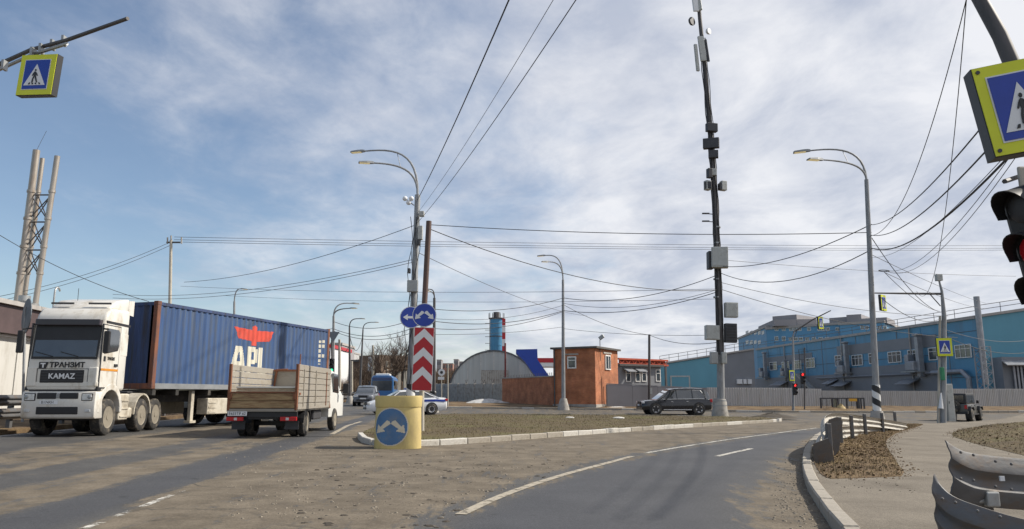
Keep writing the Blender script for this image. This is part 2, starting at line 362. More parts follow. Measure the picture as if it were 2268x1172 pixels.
    stain = rampc(nz(1.9, 6, 0.6), 0.66, (1, 1, 1), 0.74, (0.55, 0.54, 0.52)); m5 = N.new('ShaderNodeMix'); m5.data_type = 'RGBA'; m5.blend_type = 'MULTIPLY'; m5.inputs[0].default_value = 1.0; L.new(m4.outputs[2], m5.inputs[6]); L.new(stain, m5.inputs[7])
    gr = rampc(nz(34, 5, 0.8), 0.35, (0.72, 0.72, 0.72), 0.66, (1.3, 1.3, 1.3)); m6 = N.new('ShaderNodeMix'); m6.data_type = 'RGBA'; m6.blend_type = 'MULTIPLY'; m6.inputs[0].default_value = 1.0; L.new(m5.outputs[2], m6.inputs[6]); L.new(gr, m6.inputs[7])
    L.new(m6.outputs[2], b.inputs['Base Color'])
    b.inputs['Specular IOR Level'].default_value = 0.3
    rr = rampc(mask, 0, (0.68,) * 3, 1, (0.97,) * 3); L.new(rr, b.inputs['Roughness'])
    bp = N.new('ShaderNodeBump'); bp.inputs['Strength'].default_value = 0.35; bp.inputs['Distance'].default_value = 0.012; L.new(nz(60, 4, 0.7), bp.inputs['Height']); L.new(bp.outputs[0], b.inputs['Normal'])
    return m
m_road = road_mat()
def road_sheet(name, y0, y1, xl, xr, ny, nx, dustfn):
    ys = y0 * (y1 / y0) ** (np.arange(ny + 1) / ny); vv = []
    for y in ys:
        a, b = xl(y), xr(y)
        for k in range(nx + 1):
            x = a + (b - a) * k / nx; vv.append((x, y, ground_z(x, y)))
    mb = MB(); w_ = nx + 1
    mb.add(vv, [(i * w_ + k, i * w_ + k + 1, (i + 1) * w_ + k + 1, (i + 1) * w_ + k) for i in range(ny) for k in range(nx)])
    o = mb.build(name, m_road); tag(o, kind='structure')
    P_ = np.array([(p[0], p[1]) for p in vv]); du, fr = dustfn(P_)
    for nm, arr in (('dust', du), ('fresh', fr)):
        at_ = o.data.attributes.new(nm, 'FLOAT', 'POINT'); at_.data.foreach_set('value', arr.astype(np.float32))
    return o
K = gp(990, 1172).y / FOC
def lat(u): return (u - 990) * K                                   # offset across the main road of a track seen at the foot of the photo
def soft(a, b, t): q = np.clip((t - a) / (b - a), 0, 1); return q * q * (3 - 2 * q)
def band(s_, a, b, w_): return soft(a - w_, a + w_, s_) * (1 - soft(b - w_, b + w_, s_))
def dust_near(P_):
    x, y = P_[:, 0], P_[:, 1]; s_ = x - DIRX * y
    d_ = np.full(len(x), 0.56)
    d_ -= 0.42 * (1 - soft(lat(-1050), lat(-880), s_))
    d_ += 0.10 * band(s_, lat(-900), lat(-450), 0.15)
    d_ -= 0.46 * band(s_, lat(-440), lat(-250), 0.30)
    d_ += 0.12 * band(s_, lat(-250), lat(20), 0.15)
    d_ -= 0.80 * band(s_, lat(25), lat(195), 0.26)
    d_ += 0.22 * soft(lat(200), lat(330), s_)
    d_ -= 0.3 * soft(38, 46, y)
    fr = 0.75 * band(s_, lat(25), lat(195), 0.12)
    ins = np.array([inside(turn_poly, a, b) for a, b in P_]); dl = seg_dist(P_, turn_left); dr = seg_dist(P_, turn_right); dd = np.minimum(dl, dr)
    k = np.where(ins, soft(-0.1, 0.4, dd), 0.0)
    k = np.where(ins & (dr < dl), soft(-0.2, 1.1, dd), k)
    d_ = d_ * (1 - k) + 0.0 * k - 0.12 * k
    near_out = (~ins) & (dl < 0.8); d_ = np.where(near_out, d_ - 0.55 * (1 - soft(0.15, 0.6, dl)), d_)   # swept dark strip beside the edge line
    fr = fr * (1 - k) + k
    return d_, fr
road_sheet('road', 2.5, 61.5, left_edge, lambda y: 75.0, 230, 330, dust_near)
def dust_far(P_): return np.full(len(P_), 0.22), np.zeros(len(P_))
road_sheet('road', 61.5, 330.0, left_edge, lambda y: -6.0 + DIRX * 1.1 * (y - 61.5), 60, 10, dust_far)

# island of dead turf in the junction, with its kerb stones
isl_front = smooth_line([gp(u, v).xy for u, v in [(798, 970), (806, 982), (850, 990), (940, 988), (1060, 981), (1250, 966), (1400, 955), (1550, 945), (1700, 936), (1732, 933)]])
isl_back = smooth_line([gp(u, v).xy for u, v in [(1732, 931), (1600, 927), (1400, 924), (1200, 922.5), (945, 921.5), (860, 940), (812, 960), (798, 970)]])
island = slab('traffic_island', [tuple(p) for p in isl_front] + [tuple(p) for p in isl_back[1:-1]], 0.11, m_turf, 0.07, 0.7)
m_kerb = mat('kerb_concrete', (0.31, 0.28, 0.235), 0.9, 0, 0.2, 3, 0.4, 30, dirt=(0.18, 0.155, 0.12), dirt_amt=0.5)
m_kerbw = mat('whitewashed_kerb', (0.47, 0.45, 0.41), 0.9, 0, 0.15, 3, 0.4, 30, dirt=(0.26, 0.23, 0.18), dirt_amt=0.35)
kmesh = {}
def kerb(line, parent, L_=1.0, w_=0.16, h_=0.145, side=1, white=0.0, maxn=200):
    line = [Vector((p[0], p[1])) for p in line]
    if not kmesh:
        for q in range(2):
            k = MB(); k.box((0, 0, 0), (0.985, w_, 0.3)); kmesh[q] = k.mesh('kerb_stone', [m_kerb, m_kerbw][q], bevel=0.018, segs=1)
    acc = [0.0]
    for a, b in zip(line, line[1:]): acc.append(acc[-1] + (b - a).length)
    def pos(s_):
        for i in range(len(acc) - 1):
            if acc[i + 1] >= s_: return line[i].lerp(line[i + 1], (s_ - acc[i]) / max(1e-6, acc[i + 1] - acc[i]))
        return line[-1]
    n = min(maxn, int(acc[-1] / L_))
    for k in range(n):
        a, b = pos(k * L_), pos((k + 1) * L_); c_ = (a + b) / 2; d_ = b - a
        if d_.length < 0.3: continue
        o = inst('kerb_stone', kmesh[1 if random.random() < white else 0], parent, (c_.x, c_.y, ground_z(c_.x, c_.y) + h_ - 0.15 + random.uniform(-.012, .012)), (random.uniform(-.015, .015), random.uniform(-.012, .012) + math.atan(0.0145) * d_.x / d_.length, math.atan2(d_.y, d_.x) + random.uniform(-.012, .012)))
        o.scale = (min(1.1, d_.length / 1.0), 1, 1)
kerb(isl_front, island, white=0.55)
kerb(isl_back[:12], island)

# right-hand footway, its verge of soil, the bank beside it
kerb_r = smooth_line([gp(u, v).xy for u, v in [(1985, 1330), (1900, 1215), (1858, 1170), (1832, 1130), (1808, 1098), (1795, 1072), (1787, 1040), (1789, 1010), (1800, 985), (1818, 966), (1850, 953), (1920, 946), (2010, 942)]])
out_r = [tuple(gp(u, v).xy) for u, v in [(2080, 942), (2140, 939), (2268, 928), (2330, 924)]]
foot = slab('footway', [tuple(p) for p in kerb_r] + out_r + [(64, 50), (64, 3), (12, 2.2)], 0.11, m_path, 0, 3)
kerb(kerb_r, foot)
verge = slab('soil_verge', [tuple(p) for p in smooth_line([gp(u, v).xy for u, v in [(1842, 1078), (1822, 1070), (1808, 1050), (1800, 1025), (1804, 1000), (1815, 980), (1835, 965), (1880, 953), (1960, 947), (2050, 944), (2030, 952), (1990, 964), (1966, 980), (1962, 993), (1970, 1010), (1988, 1040), (2010, 1070), (1960, 1074), (1842, 1078)]], 1)[:-1]], 0.118, m_soil, 0.10, 0.28, 0.1, 2.2)
bank = slab('soil_bank', [tuple(p) for p in smooth_line([gp(u, v).xy for u, v in [(2112, 975), (2108, 966), (2130, 957), (2200, 946), (2268, 938), (2400, 932)]], 1)] + [(44, 28), (40, 16)] + [tuple(gp(u, v).xy) for u, v in [(2500, 1060), (2268, 1020), (2160, 992)]], 0.118, m_turf, 0.16, 0.5, 0.1, 1.2)
# strip of soil along the far side of the cross road up to the fences
fv_line = [(-6.2, 61.0), (2, 61.2), (10, 61.0), (20, 60.0), (30, 61.0), (44, 64.0), (75, 66.0)]
farv = slab('far_verge', fv_line + [(75, 95), (-10, 110), (-7.2, 70)], 0.10, m_soil, 0.10, 2.2, 0.3, 0.5)
kerb(fv_line, farv, white=0.25)
# left verge behind the guard rail
lv = slab('left_verge', [(left_edge(y) - 0.35, y) for y in (4, 15, 30, 60, 120, 200)] + [(-80, 200), (-80, 4)], 0.10, m_soil, 0.12, 3.0, 0.3, 0.4)

# painted lines
def worn(name, col, amt):
    m = mat(name, col, 0.8, 0, 0.12, 3); nt = m.node_tree; b = nt.nodes['Principled BSDF']; t = nt.nodes.new('ShaderNodeTexCoord')
    n = nt.nodes.new('ShaderNodeTexNoise'); n.inputs['Scale'].default_value = 7; n.inputs['Detail'].default_value = 9; n.inputs['Roughness'].default_value = 0.75; nt.links.new(t.outputs['Object'], n.inputs['Vector'])
    r_ = nt.nodes.new('ShaderNodeValToRGB'); r_.color_ramp.elements[0].position = amt; r_.color_ramp.elements[1].position = amt + 0.12; nt.links.new(n.outputs[0], r_.inputs[0]); nt.links.new(r_.outputs[0], b.inputs['Alpha']); return m
m_line3 = worn('nearly_gone_line', (0.55, 0.53, 0.48), 0.47); m_line = worn('worn_white_line', (0.48, 0.46, 0.41), 0.40); m_line2 = worn('dusty_white_line', (0.34, 0.30, 0.235), 0.36)
def marking(line, w_, m, z=0.006):
    line = [Vector((p[0], p[1])) for p in line]; vv = []; n = len(line)
    for i, p in enumerate(line):
        t = (line[min(i + 1, n - 1)] - line[max(i - 1, 0)]).normalized(); q = Vector((-t.y, t.x)) * w_ / 2
        for e in (p + q, p - q): vv.append((e.x, e.y, ground_z(e.x, e.y) + z))
    mb = MB(); mb.add(vv, [(2 * i, 2 * i + 1, 2 * i + 3, 2 * i + 2) for i in range(n - 1)]); return tag(mb.build('lane_marking', m), kind='structure')
marking(smooth_line([gp(u, v).xy for u, v in [(1020, 1140), (1090, 1107), (1160, 1080), (1250, 1051), (1330, 1030), (1400, 1011)]]), 0.13, m_line2)
marking(smooth_line([gp(u, v).xy for u, v in [(1430, 1004), (1540, 985), (1640, 970), (1810, 948)]]), 0.11, m_line)
marking([gp(1588, 1011).xy, gp(1664, 994).xy], 0.13, m_line)
for (u0, v0, u1, v1) in [(185, 1172, 225, 1158), (255, 1146, 290, 1132), (312, 1124, 404, 1088)]:
    marking([gp(u0, v0).xy, gp((u0 + u1) / 2, (v0 + v1) / 2).xy, gp(u1, v1).xy], 0.085, m_line3)
marking([(left_edge(y) + 0.3, y) for y in (6, 14, 22, 30, 60)], 0.14, m_line)
marking([gp(u, v).xy for u, v in [(735, 962), (770, 943), (800, 934)]], 0.15, m_line2)
# ------------------------------------------------------------------ street furniture
m_yel = mat('fluorescent_yellow_sheeting', (0.62, 0.66, 0.02), 0.45, 0, 0.06, 4)
m_blue = mat('blue_sign_sheeting', (0.012, 0.045, 0.33), 0.4, 0, 0.1, 4)
m_swhite = mat('white_sign_sheeting', (0.70, 0.71, 0.72), 0.45, 0, 0.05, 4)
m_sred = mat('red_sign_sheeting', (0.42, 0.012, 0.02), 0.45, 0, 0.08, 4)
m_sback = mat('sign_back_metal', (0.16, 0.18, 0.20), 0.5, 0.5, 0.2)
def rel(p, b): return (p[0] - b[0], p[1] - b[1], p[2] - b[2])
MAN = [[(0.10, 0.16), (0.19, 0.15), (0.30, 0.36), (0.36, 0.50), (0.28, 0.55), (0.2, 0.38)], [(0.46, 0.14), (0.55, 0.15), (0.52, 0.38), (0.46, 0.52), (0.38, 0.50), (0.43, 0.36)],
       [(0.27, 0.53), (0.45, 0.50), (0.47, 0.74), (0.40, 0.79), (0.30, 0.76)], [(0.30, 0.75), (0.34, 0.70), (0.24, 0.58), (0.17, 0.52), (0.13, 0.55), (0.20, 0.65)], [(0.44, 0.74), (0.50, 0.70), (0.58, 0.56), (0.54, 0.53), (0.45, 0.64)],
       [(0.36 + 0.062 * math.cos(k), 0.865 + 0.062 * math.sin(k)) for k in [i * math.pi / 5 for i in range(10)]],
       [(-0.16, 0.05), (-0.05, 0.05), (0.01, 0.15), (-0.08, 0.15)], [(0.14, 0.05), (0.25, 0.05), (0.27, 0.13), (0.17, 0.13)], [(0.40, 0.05), (0.51, 0.05), (0.50, 0.13), (0.41, 0.13)], [(0.66, 0.05), (0.78, 0.05), (0.71, 0.15), (0.63, 0.15)]]
def crossing_sign(parent, loc, rot, w=0.8, h=1.0, depth=0.12, mirror=False, name='crossing_sign', bolts=False):
    mb = MB(); mb.box((0, depth / 2, 0), (w, depth, h)); mb.box((0, -0.004, 0), (w * 0.995, 0.008, h * 0.995))
    b = mb.build(name, [m_black], parent, loc=loc); b.rotation_euler = rot
    f = MB(); f.box((0, -0.013, 0), (w * 0.985, 0.008, h * 0.985)); f.build('yellow_face', m_yel, b)
    q = MB(); q.box((0, -0.021, 0), (w * 0.72, 0.006, h * 0.74)); q.build('white_border', m_swhite, b)
    q = MB(); q.box((0, -0.028, 0), (w * 0.68, 0.006, h * 0.705)); q.build('blue_panel', m_blue, b)
    tw, th = w * 0.30, h * 0.52; z0 = -h * 0.27
    q = poly_xz([(-tw, z0), (tw, z0), (0, z0 + th)], -0.037, -0.031); q.build('white_triangle', m_swhite, b)
    sgn = -1 if mirror else 1
    q = MB()
    for pg in MAN:
        q.prism([(sgn * (p[0] - 0.34) * tw * 1.22, z0 + p[1] * th * 0.82) for p in pg], 'y', -0.046, -0.040)
    q.build('pedestrian_symbol', m_black, b)
    if bolts:
        for sx in (-1, 1):
            for sz in (-1, 1):
                q = MB(); q.cyl((sx * w * 0.43, -0.017, sz * h * 0.44), (sx * w * 0.43, -0.026, sz * h * 0.44), 0.017, n=10); q.build('bolt', m_boxd, b)
    return b
def round_sign(parent, loc, rot, r, arrows, name='round_sign'):
    q = poly_xz(circle(r), 0, 0.02); b = q.build(name, m_sback, parent, loc=loc); b.rotation_euler = rot
    q = poly_xz(circle(r * 0.995), -0.008, -0.003); q.build('white_rim', m_swhite, b)
    q = poly_xz(circle(r * 0.94), -0.015, -0.010); q.build('blue_disc', m_blue, b)
    for i, pg in enumerate(arrows):
        q = poly_xz([(p[0] * r, p[1] * r) for p in pg], -0.022, -0.017); q.build('white_arrow', m_swhite, b)
    return b
ARR_LR = [[(0.06, 0.28), (0.22, 0.36), (0.56, 0.0), (0.70, 0.12), (0.78, -0.36), (0.28, -0.24), (0.42, -0.12), (0.0, 0.16)], [(-0.06, 0.28), (-0.22, 0.36), (-0.56, 0.0), (-0.70, 0.12), (-0.78, -0.36), (-0.28, -0.24), (-0.42, -0.12), (-0.01, 0.16)]]
ARR_L = [[(-0.72, 0), (-0.28, 0.28), (-0.28, 0.10), (0.30, 0.10), (0.55, 0.42), (0.70, 0.30), (0.40, -0.10), (-0.28, -0.10), (-0.28, -0.28)]]
def stripes(parent, base, top, r0, r1, turns=3.0):
    w_ = MB(); w_.tube([base, top], [r0, r1], 16); o = w_.build('striped_sleeve', m_white, parent, smooth=True)
    k = MB(); n = 16; N_ = int(turns * n); A, B = Vector(base), Vector(top)
    half = 0.5 / turns
    for st in (0.0, ):
        for i in range(N_ + n):
            def pt(j, off):
                f = min(1, max(0, j / N_ - off)); p = A.lerp(B, f); rr = (r0 + (r1 - r0) * f) + 0.004; a = 2 * math.pi * j / n; return p + Vector((math.cos(a) * rr, -math.sin(a) * rr, 0))
            q = [pt(i, 0), pt(i + 1, 0), pt(i + 1, half), pt(i, half)]
            if (q[0] - q[3]).length > 0.01: k.add(q, [(0, 1, 2, 3)])
    k.build('black_stripe', m_black, o)
HEADM = {}
def lamp_head(parent, p, d, size=1.0, name='lamp_head'):
    # a flat LED street lantern at p pointing along d
    q = MB(); q.loft([[(x * 0.5 * size, y * size, z * size) for x, z in ((-wd, -0.035), (wd, -0.035), (wd * 0.8, hh), (-wd * 0.8, hh))] for y, wd, hh in ((0, 0.10, 0.05), (0.12, 0.16, 0.07), (0.3, 0.26, 0.06), (0.66, 0.28, 0.03), (0.70, 0.24, 0.0))])
    o = q.build(name, m_pole, parent, loc=p); o.rotation_euler = (math.asin(max(-1, min(1, d.z))), 0, heading(d.x, d.y))
    q = MB(); q.box((0, 0.42 * size, -0.042 * size), (0.2 * size, 0.46 * size, 0.015)); q.build('diffuser', m_lamp, o)
    return o
def lamp_post(label, base, top, tips, r0=0.13, r1=0.08, m=None, striped=None, foot=True, head=1.0, ra=0.035, lift=0.55, group=None, brace=None):
    t = thing('street_lamp', label, 'street lamp', base, group=group); m = m or m_pole
    base = Vector(base); T = Vector(top) - base
    q = MB(); q.tube([(0, 0, -0.1), T * 0.5, T], [r0, (r0 + r1) / 2, r1], 14); q.build('pole', m, t, smooth=True)
    if foot:
        q = MB(); q.tube([(0, 0, -0.2), (0, 0, 0.15), T.normalized() * 0.75], [r0 * 2.9, r0 * 2.5, r0 * 1.5], 16); q.build('concrete_foot', m_conc, t, smooth=True)
    for k, tp in enumerate(tips):
        E_ = Vector(tp) - base; D = E_ - T; hz = Vector((D.x, D.y, 0)); c1 = T + Vector((0, 0, max(0.1, D.z) * 0.95)) * (1 if k == 0 else 0.95); c2 = T + hz * 0.45 + Vector((0, 0, D.z * 1.02))
        pts = []
        for j in range(13):
            f = j / 12; pts.append(((1 - f) ** 3) * T + 3 * f * (1 - f) ** 2 * c1 + 3 * f * f * (1 - f) * c2 + f ** 3 * E_)
        q = MB(); q.tube(pts, [ra * 1.5 - ra * 0.5 * j / 12 for j in range(13)], 8); q.build('arm', m, t, smooth=True)
        dd = (pts[-1] - pts[-2]).normalized(); lamp_head(t, pts[-1] - dd * 0.05, dd, head)
        if k == 0: keep = pts[7]
        elif brace: q = MB(); q.tube([keep, pts[7]], 0.015, 5); q.build('brace', m, t)
    if striped: stripes(t, T * striped[0], T * striped[1], r0 * 1.12, r0 * 1.08, striped[2])
    return t

# big pole with the cell equipment
bT = gp(1595, 928); bT.z = ground_z(bT.x, bT.y) + 0.12; dT = bT.y
tower = thing('cell_tower', 'very tall dark pole hung with antennas and grey equipment boxes on the island', 'tower', bT)
def tw(u, v, off=0.0): return Vector(rel(at(u, v, dT - off), bT))
q = MB(); q.tube([tw(1597, 895), tw(1595.5, 785)], [0.24, 0.22], 16); q.build('lower_pole', m_pole, tower, smooth=True)
q = MB(); q.tube([tw(1595.5, 786), tw(1593, 690), tw(1590, 602), tw(1583, 430), tw(1574, 300), tw(1560, 140), tw(1550, 40), tw(1541, -70)], [0.24, 0.235, 0.22, 0.20, 0.175, 0.15, 0.13, 0.12], 14); q.build('upper_pole', m_darkpole, tower, smooth=True)
q = MB(); q.tube([(0, 0, -0.3), (0, 0, 0.3), (0.02, 0, 0.55), (0.02, 0, 0.9), (0.04, 0, 1.1)], [0.52, 0.5, 0.44, 0.42, 0.34], 20); q.build('concrete_foot', m_conc, tower, smooth=True)
for z_ in (0.35, 0.65, 0.95):
    q = MB(); q.cyl((0.02, 0, z_), (0.02, 0, z_ + 0.07), 0.50 - z_ * 0.1, n=20); q.build('strap', m_steel, tower, smooth=True)
pxm = FOC / dT
def tbox(name, u, v, w, h, m, dep=0.35, off=0.35, bev=0.03, rz=0.0):
    q = MB(); q.box((0, 0, 0), (w / pxm, dep, h / pxm)); o = q.build(name, m, tower, bevel=bev, loc=tw(u, v, off)); o.rotation_euler = (0, 0.03, rz); return o
for a in [(1594, 571, 36, 46, m_box, 0.7, 0.45, 0.04, -0.25), (1573, 577, 12, 40, m_boxd, 0.6, 0.1), (1619, 687, 28, 33, m_box, 0.45, 0.2), (1577, 737, 30, 32, m_box, 0.5, 0.15), (1581, 793, 16, 26, m_steel, 0.35, 0.35), (1603, 793, 11, 25, m_box, 0.3, 0.35)]:
    b_ = tbox('equipment_cabinet', *a); q = MB(); q.box((0, -a[5] / 2 - 0.012, 0), (a[2] / pxm * 0.86, 0.02, a[3] / pxm * 0.86)); q.build('door_panel', a[4], b_, bevel=0.006, segs=1)
b_ = tbox('radio_unit', 1618, 738, 26, 42, m_boxd, 0.4, 0.25)
for k in range(6): q = MB(); q.box((0, -0.23, -0.45 + 0.18 * k), (0.62, 0.07, 0.03)); q.build('cooling_fin', m_boxd, b_)
for u, v, w, h, m_ in [(1576, 283, 26, 20, m_boxd), (1574, 284, 14, 14, m_box), (1575, 318, 36, 24, m_boxd), (1580, 342, 22, 18, m_boxd), (1580, 382, 14, 16, m_box), (1571, 384, 10, 22, m_boxd), (1567, 411, 13, 22, m_box), (1602, 412, 13, 22, m_box), (1568, 411, 16, 16, m_boxd), (1599, 414, 16, 16, m_boxd)]:
    tbox('radio_unit', u, v, w, h, m_, 0.35, random.uniform(0.1, 0.4), 0.03, random.uniform(-0.5, 0.5))
for u, v, w, h, m_, r_ in [(1555, 108, 15, 62, m_box, 0.1), (1543, 128, 8, 66, m_box, 0.5), (1566, 112, 6, 56, m_boxd, -0.3), (1540, 8, 14, 40, m_swhite, 0.2), (1549, 6, 9, 40, m_box, -0.4)]:
    o = tbox('panel_antenna', u, v, w, h, m_, 0.16, 0.25, 0.04, r_); o.rotation_euler = (0.02, -0.09, r_)
for u, v, s_, m_ in [(1531, 48, 0.3, m_boxd), (1568, 70, 0.22, m_swhite)]:
    q = MB(); q.loft([[(s_ * k_ * math.cos(a), y_, s_ * k_ * math.sin(a)) for a in [2 * math.pi * j / 14 for j in range(14)]] for y_, k_ in ((-0.12, 0.95), (-0.05, 1.0), (0.05, 0.85), (0.14, 0.3))]); o = q.build('microwave_dish', m_, tower, smooth=True, loc=tw(u, v, 0.2)); o.rotation_euler = (0, 0, 0.7)
for v in (475, 492):
    q = MB(); q.tube([tw(1584, v), tw(1560, v - 2)], 0.03, 6); q.build('bracket_arm', m_darkpole, tower); q = MB(); q.box(tw(1563, v - 2), (0.45, 0.15, 0.07)); q.build('small_lamp', m_boxd, tower)
q = MB()
for k, (du, r_) in enumerate([(-6, 0.03), (7, 0.025), (4, 0.03), (-3, 0.03)]):
    q.tube([tw(float(np.interp(v, [40, 140, 300, 430, 602, 690, 786], [1550, 1560, 1574, 1583, 1590, 1593, 1595.5])) + du + 1.2 * math.sin(v * 0.07 + k), v, 0.20) for v in range(780, 60, -24)], r_, 5)
q.build('cable_bundle', m_cable, tower)
for v in (505, 540, 620, 660): q = MB(); q.cyl(tw(1588, v), tw(1588, v - 3), 0.23, n=14); q.build('clamp_band', m_steel, tower)

# lamp posts
bR = gp(1945, 962); bR.z += 0.12; dR = bR.y
lampR = lamp_post('tall twin-arm street lamp with black and white striped base beside the footway', bR, at(1919, 398, dR), [at(1792, 334, dR + 0.6), at(1820, 354, dR - 0.4)], 0.135, 0.08, m_pole, (0.055, 0.175, 2.4), True, 0.95, 0.03, brace=True)
q = MB(); q.tube([Vector(rel(at(1958, 600, dR), bR)) + Vector((0.2 * math.cos(a), 0.12 * math.sin(a), 0.05 * math.sin(a))) for a in [2 * math.pi * j / 16 for j in range(17)]], 0.018, 5); q.build('cable_coil', m_cable, lampR)
bC = on(907, 31.5); dC = bC.y; bC.z += 0.1
lampC = lamp_post('tall twin-arm street lamp carrying cameras and boxes, behind the chevron board', bC, at(925, 432, dC), [at(806, 335, dC + 0.5), at(826, 361, dC - 0.4)], 0.17, 0.12, m_pole, (0.03, 0.16, 2.2), True, 0.95, 0.035, brace=True)
def lc(u, v, off=0.0): return Vector(rel(at(u, v, dC - off), bC))
q = MB(); q.tube([lc(917, 455, 0.1), lc(897, 440, 0.1)], 0.025, 6); q.build('camera_bracket', m_steel, lampC)
for u, v in ((897, 440), (911, 440), (905, 449)):
    q = MB(); q.sphere(lc(u, v, 0.15), 0.11, 10, 6); q.build('camera_dome', m_swhite, lampC, smooth=True)
for u, v, w, h, m_ in [(934, 474, 0.22, 0.22, m_box), (931, 516, 0.2, 0.6, m_box), (914, 634, 0.45, 0.5, m_steel), (928, 537, 0.12, 0.25, m_boxd), (906, 600, 0.12, 0.2, m_boxd)]:
    q = MB(); q.box((0, 0, 0), (w, 0.25, h)); q.build('junction_box', m_, lampC, bevel=0.02, loc=lc(u, v, 0.2))
q = MB()
for k in range(4): q.tube([lc(922 + (k - 1.5) * 6 + 4 * math.sin(v * 0.05 + k * 2) - (v - 480) * 0.055, v, 0.2) for v in range(480, 880, 25)], 0.014, 5)
q.build('cable_bundle', m_cable, lampC)
lamp_post('single slim street lamp in front of the red brick gatehouse', on(1248, 60.2) + Vector((0, 0, 0.15)), at(1247, 620, 60.2), [at(1207, 566, 60.5), at(1216, 580, 59.8)], 0.17, 0.1, m_pole, None, True, 1.0, 0.04)
lamp_post('distant street lamp rising behind the blue container', on(518, 66), at(519, 668, 66), [at(534, 640, 66)], 0.14, 0.09, m_pole, None, True, 0.9, 0.04)
lA = lamp_post('twin-arm street lamp behind the green traffic light, arms to the right', on(737, 58), at(739, 700, 58), [at(780, 672, 58.5), at(776, 683, 57.5)], 0.14, 0.09, m_pole, None, True, 0.9, 0.04)
lamp_post('slim street lamp with one arm, middle of the three left of the bare tree', on(775, 78), at(774, 724, 78), [at(797, 706, 78)], 0.16, 0.08, m_darkpole, None, True, 0.9, 0.04)
lamp_post('slim street lamp with one arm, nearest to the bare tree', on(796, 92), at(804, 730, 92), [at(829, 714, 92)], 0.17, 0.08, m_darkpole, None, True, 0.9, 0.04)
lamp_post('dark twin-arm street lamp just right of the chevron board', on(961, 52), at(962, 660, 52), [at(950, 641, 52), at(952, 645, 51)], 0.13, 0.09, m_darkpole, (0.03, 0.18, 2.2), True, 0.7, 0.03)
# triangular sign back and traffic light share the pole at the left
tl = on(735, 50); dl_ = 50.0
tlp = thing('traffic_light', 'green traffic light on a slim post behind the flatbed truck', 'traffic light', tl)
q = MB(); q.cyl((0, 0, 0), Vector(rel(at(735, 742, dl_), tl)), 0.06); q.build('post', m_darkpole, tlp)
def signal(parent, p, rz, lit, s_=1.0, name='signal_head', lens=(m_boxd, m_boxd, m_boxd), vis=0.25):
    q = MB(); q.box((0, 0, 0), (0.34 * s_, 0.18 * s_, 0.98 * s_)); h_ = q.build(name, m_black, parent, bevel=0.04 * s_, loc=p); h_.rotation_euler = (0, 0, rz)
    for k in range(3):
        z_ = (0.32 - 0.32 * k) * s_
        q = MB(); q.sphere((0, -0.10 * s_, z_), 0.11 * s_, 12, 6, (1, 0.25, 1)); q.build('lens', lens[k], h_, smooth=True)
        q = MB(); n = 14; vv = []
        for j in range(n + 1):
            a = -0.35 + (math.pi + 0.7) * j / n
            for y_, rr in ((-0.09, 0.15), (-0.09 - vis * (0.55 + 0.45 * math.sin(max(0, min(math.pi, a)))), 0.145)): 
                vv.append((rr * s_ * math.cos(a), y_ * s_, z_ + rr * s_ * math.sin(a)))
        ins_ = [(x * 0.95, y, z_ + (z - z_) * 0.95) for x, y, z in vv]
        f1 = [(2 * j, 2 * j + 1, 2 * j + 3, 2 * j + 2) for j in range(n)]; m0 = len(vv)
        q.add(vv + ins_, f1 + [tuple(i + m0 for i in f[::-1]) for f in f1] + [(2 * j + 1, 2 * j + 1 + m0, 2 * j + 3 + m0, 2 * j + 3) for j in range(n)]); q.build('visor', m_black, h_, smooth=True)
    return h_
signal(tlp, Vector(rel(at(735, 810, dl_ - 0.2), tl)), 0.05, 2, 0.95, lens=(m_boxd, m_boxd, m_greenlit))
q = poly_xz([(-0.42, 0.36), (0.42, 0.36), (0, -0.36)], -0.02, 0.02); q.build('give_way_sign_back', m_sback, tlp, loc=Vector(rel(at(738, 747, dl_ - 0.1), tl)))

# splitter block, sign post with chevron board
bY = gp(881, 992); bY.z = ground_z(bY.x, bY.y)
m_yblock = mat('faded_yellow_plastic', (0.57, 0.45, 0.17), 0.55, 0, 0.12, 1.5, 0.15, 12, dirt=(0.40, 0.31, 0.15), dirt_amt=0.5, dirt_scale=1.6, stretch=(1, 1, 0.5))
blk = thing('splitter_block', 'yellow plastic traffic splitter block with a round blue arrow sign', 'barrier', bY, 0.12)
def outline(k, n=64, w=0.545, dpt=0.46):
    pts = []
    for j in range(n):
        a = 2 * math.pi * j / n; c_, s_ = math.cos(a), math.sin(a); e = 0.55 if s_ < 0 else 0.28
        pts.append((w * k * math.copysign(abs(c_) ** (0.62 if s_ < 0 else 0.3), c_), dpt * k * math.copysign(abs(s_) ** e, s_)))
    return pts
q = MB(); q.loft([[(x, y, z) for x, y in outline(k)] for z, k in ((0.0, 1.0), (0.45, 0.985), (0.93, 0.965), (0.95, 0.955))]); q.build('body', m_yblock, blk, smooth=True)
q = MB(); q.loft([[(x, y, z) for x, y in outline(k)] for z, k in ((0.93, 0.955), (0.945, 0.99), (1.16, 1.02), (1.20, 1.0), (1.20, 0.90), (1.08, 0.86))]); q.build('lid', m_yblock, blk, smooth=True)
of = [p for p in outline(1.0, 256) if p[1] < 0.0]; of.sort(key=lambda p: math.atan2(p[1], p[0]))
acc = [0.0]
for a, b in zip(of, of[1:]): acc.append(acc[-1] + math.hypot(b[0] - a[0], b[1] - a[1]))
def front(s_, z, off):
    i = max(0, min(len(of) - 2, int(np.searchsorted(acc, s_)) - 1)); f = (s_ - acc[i]) / max(1e-6, acc[i + 1] - acc[i]); a, b = of[i], of[i + 1]; kx = 1.0 - 0.037 * z
    x, y = a[0] + (b[0] - a[0]) * f, a[1] + (b[1] - a[1]) * f; nx, ny = (b[1] - a[1]), -(b[0] - a[0]); ll = math.hypot(nx, ny) or 1
    return (x * kx + nx / ll * off, y * kx + ny / ll * off, z)
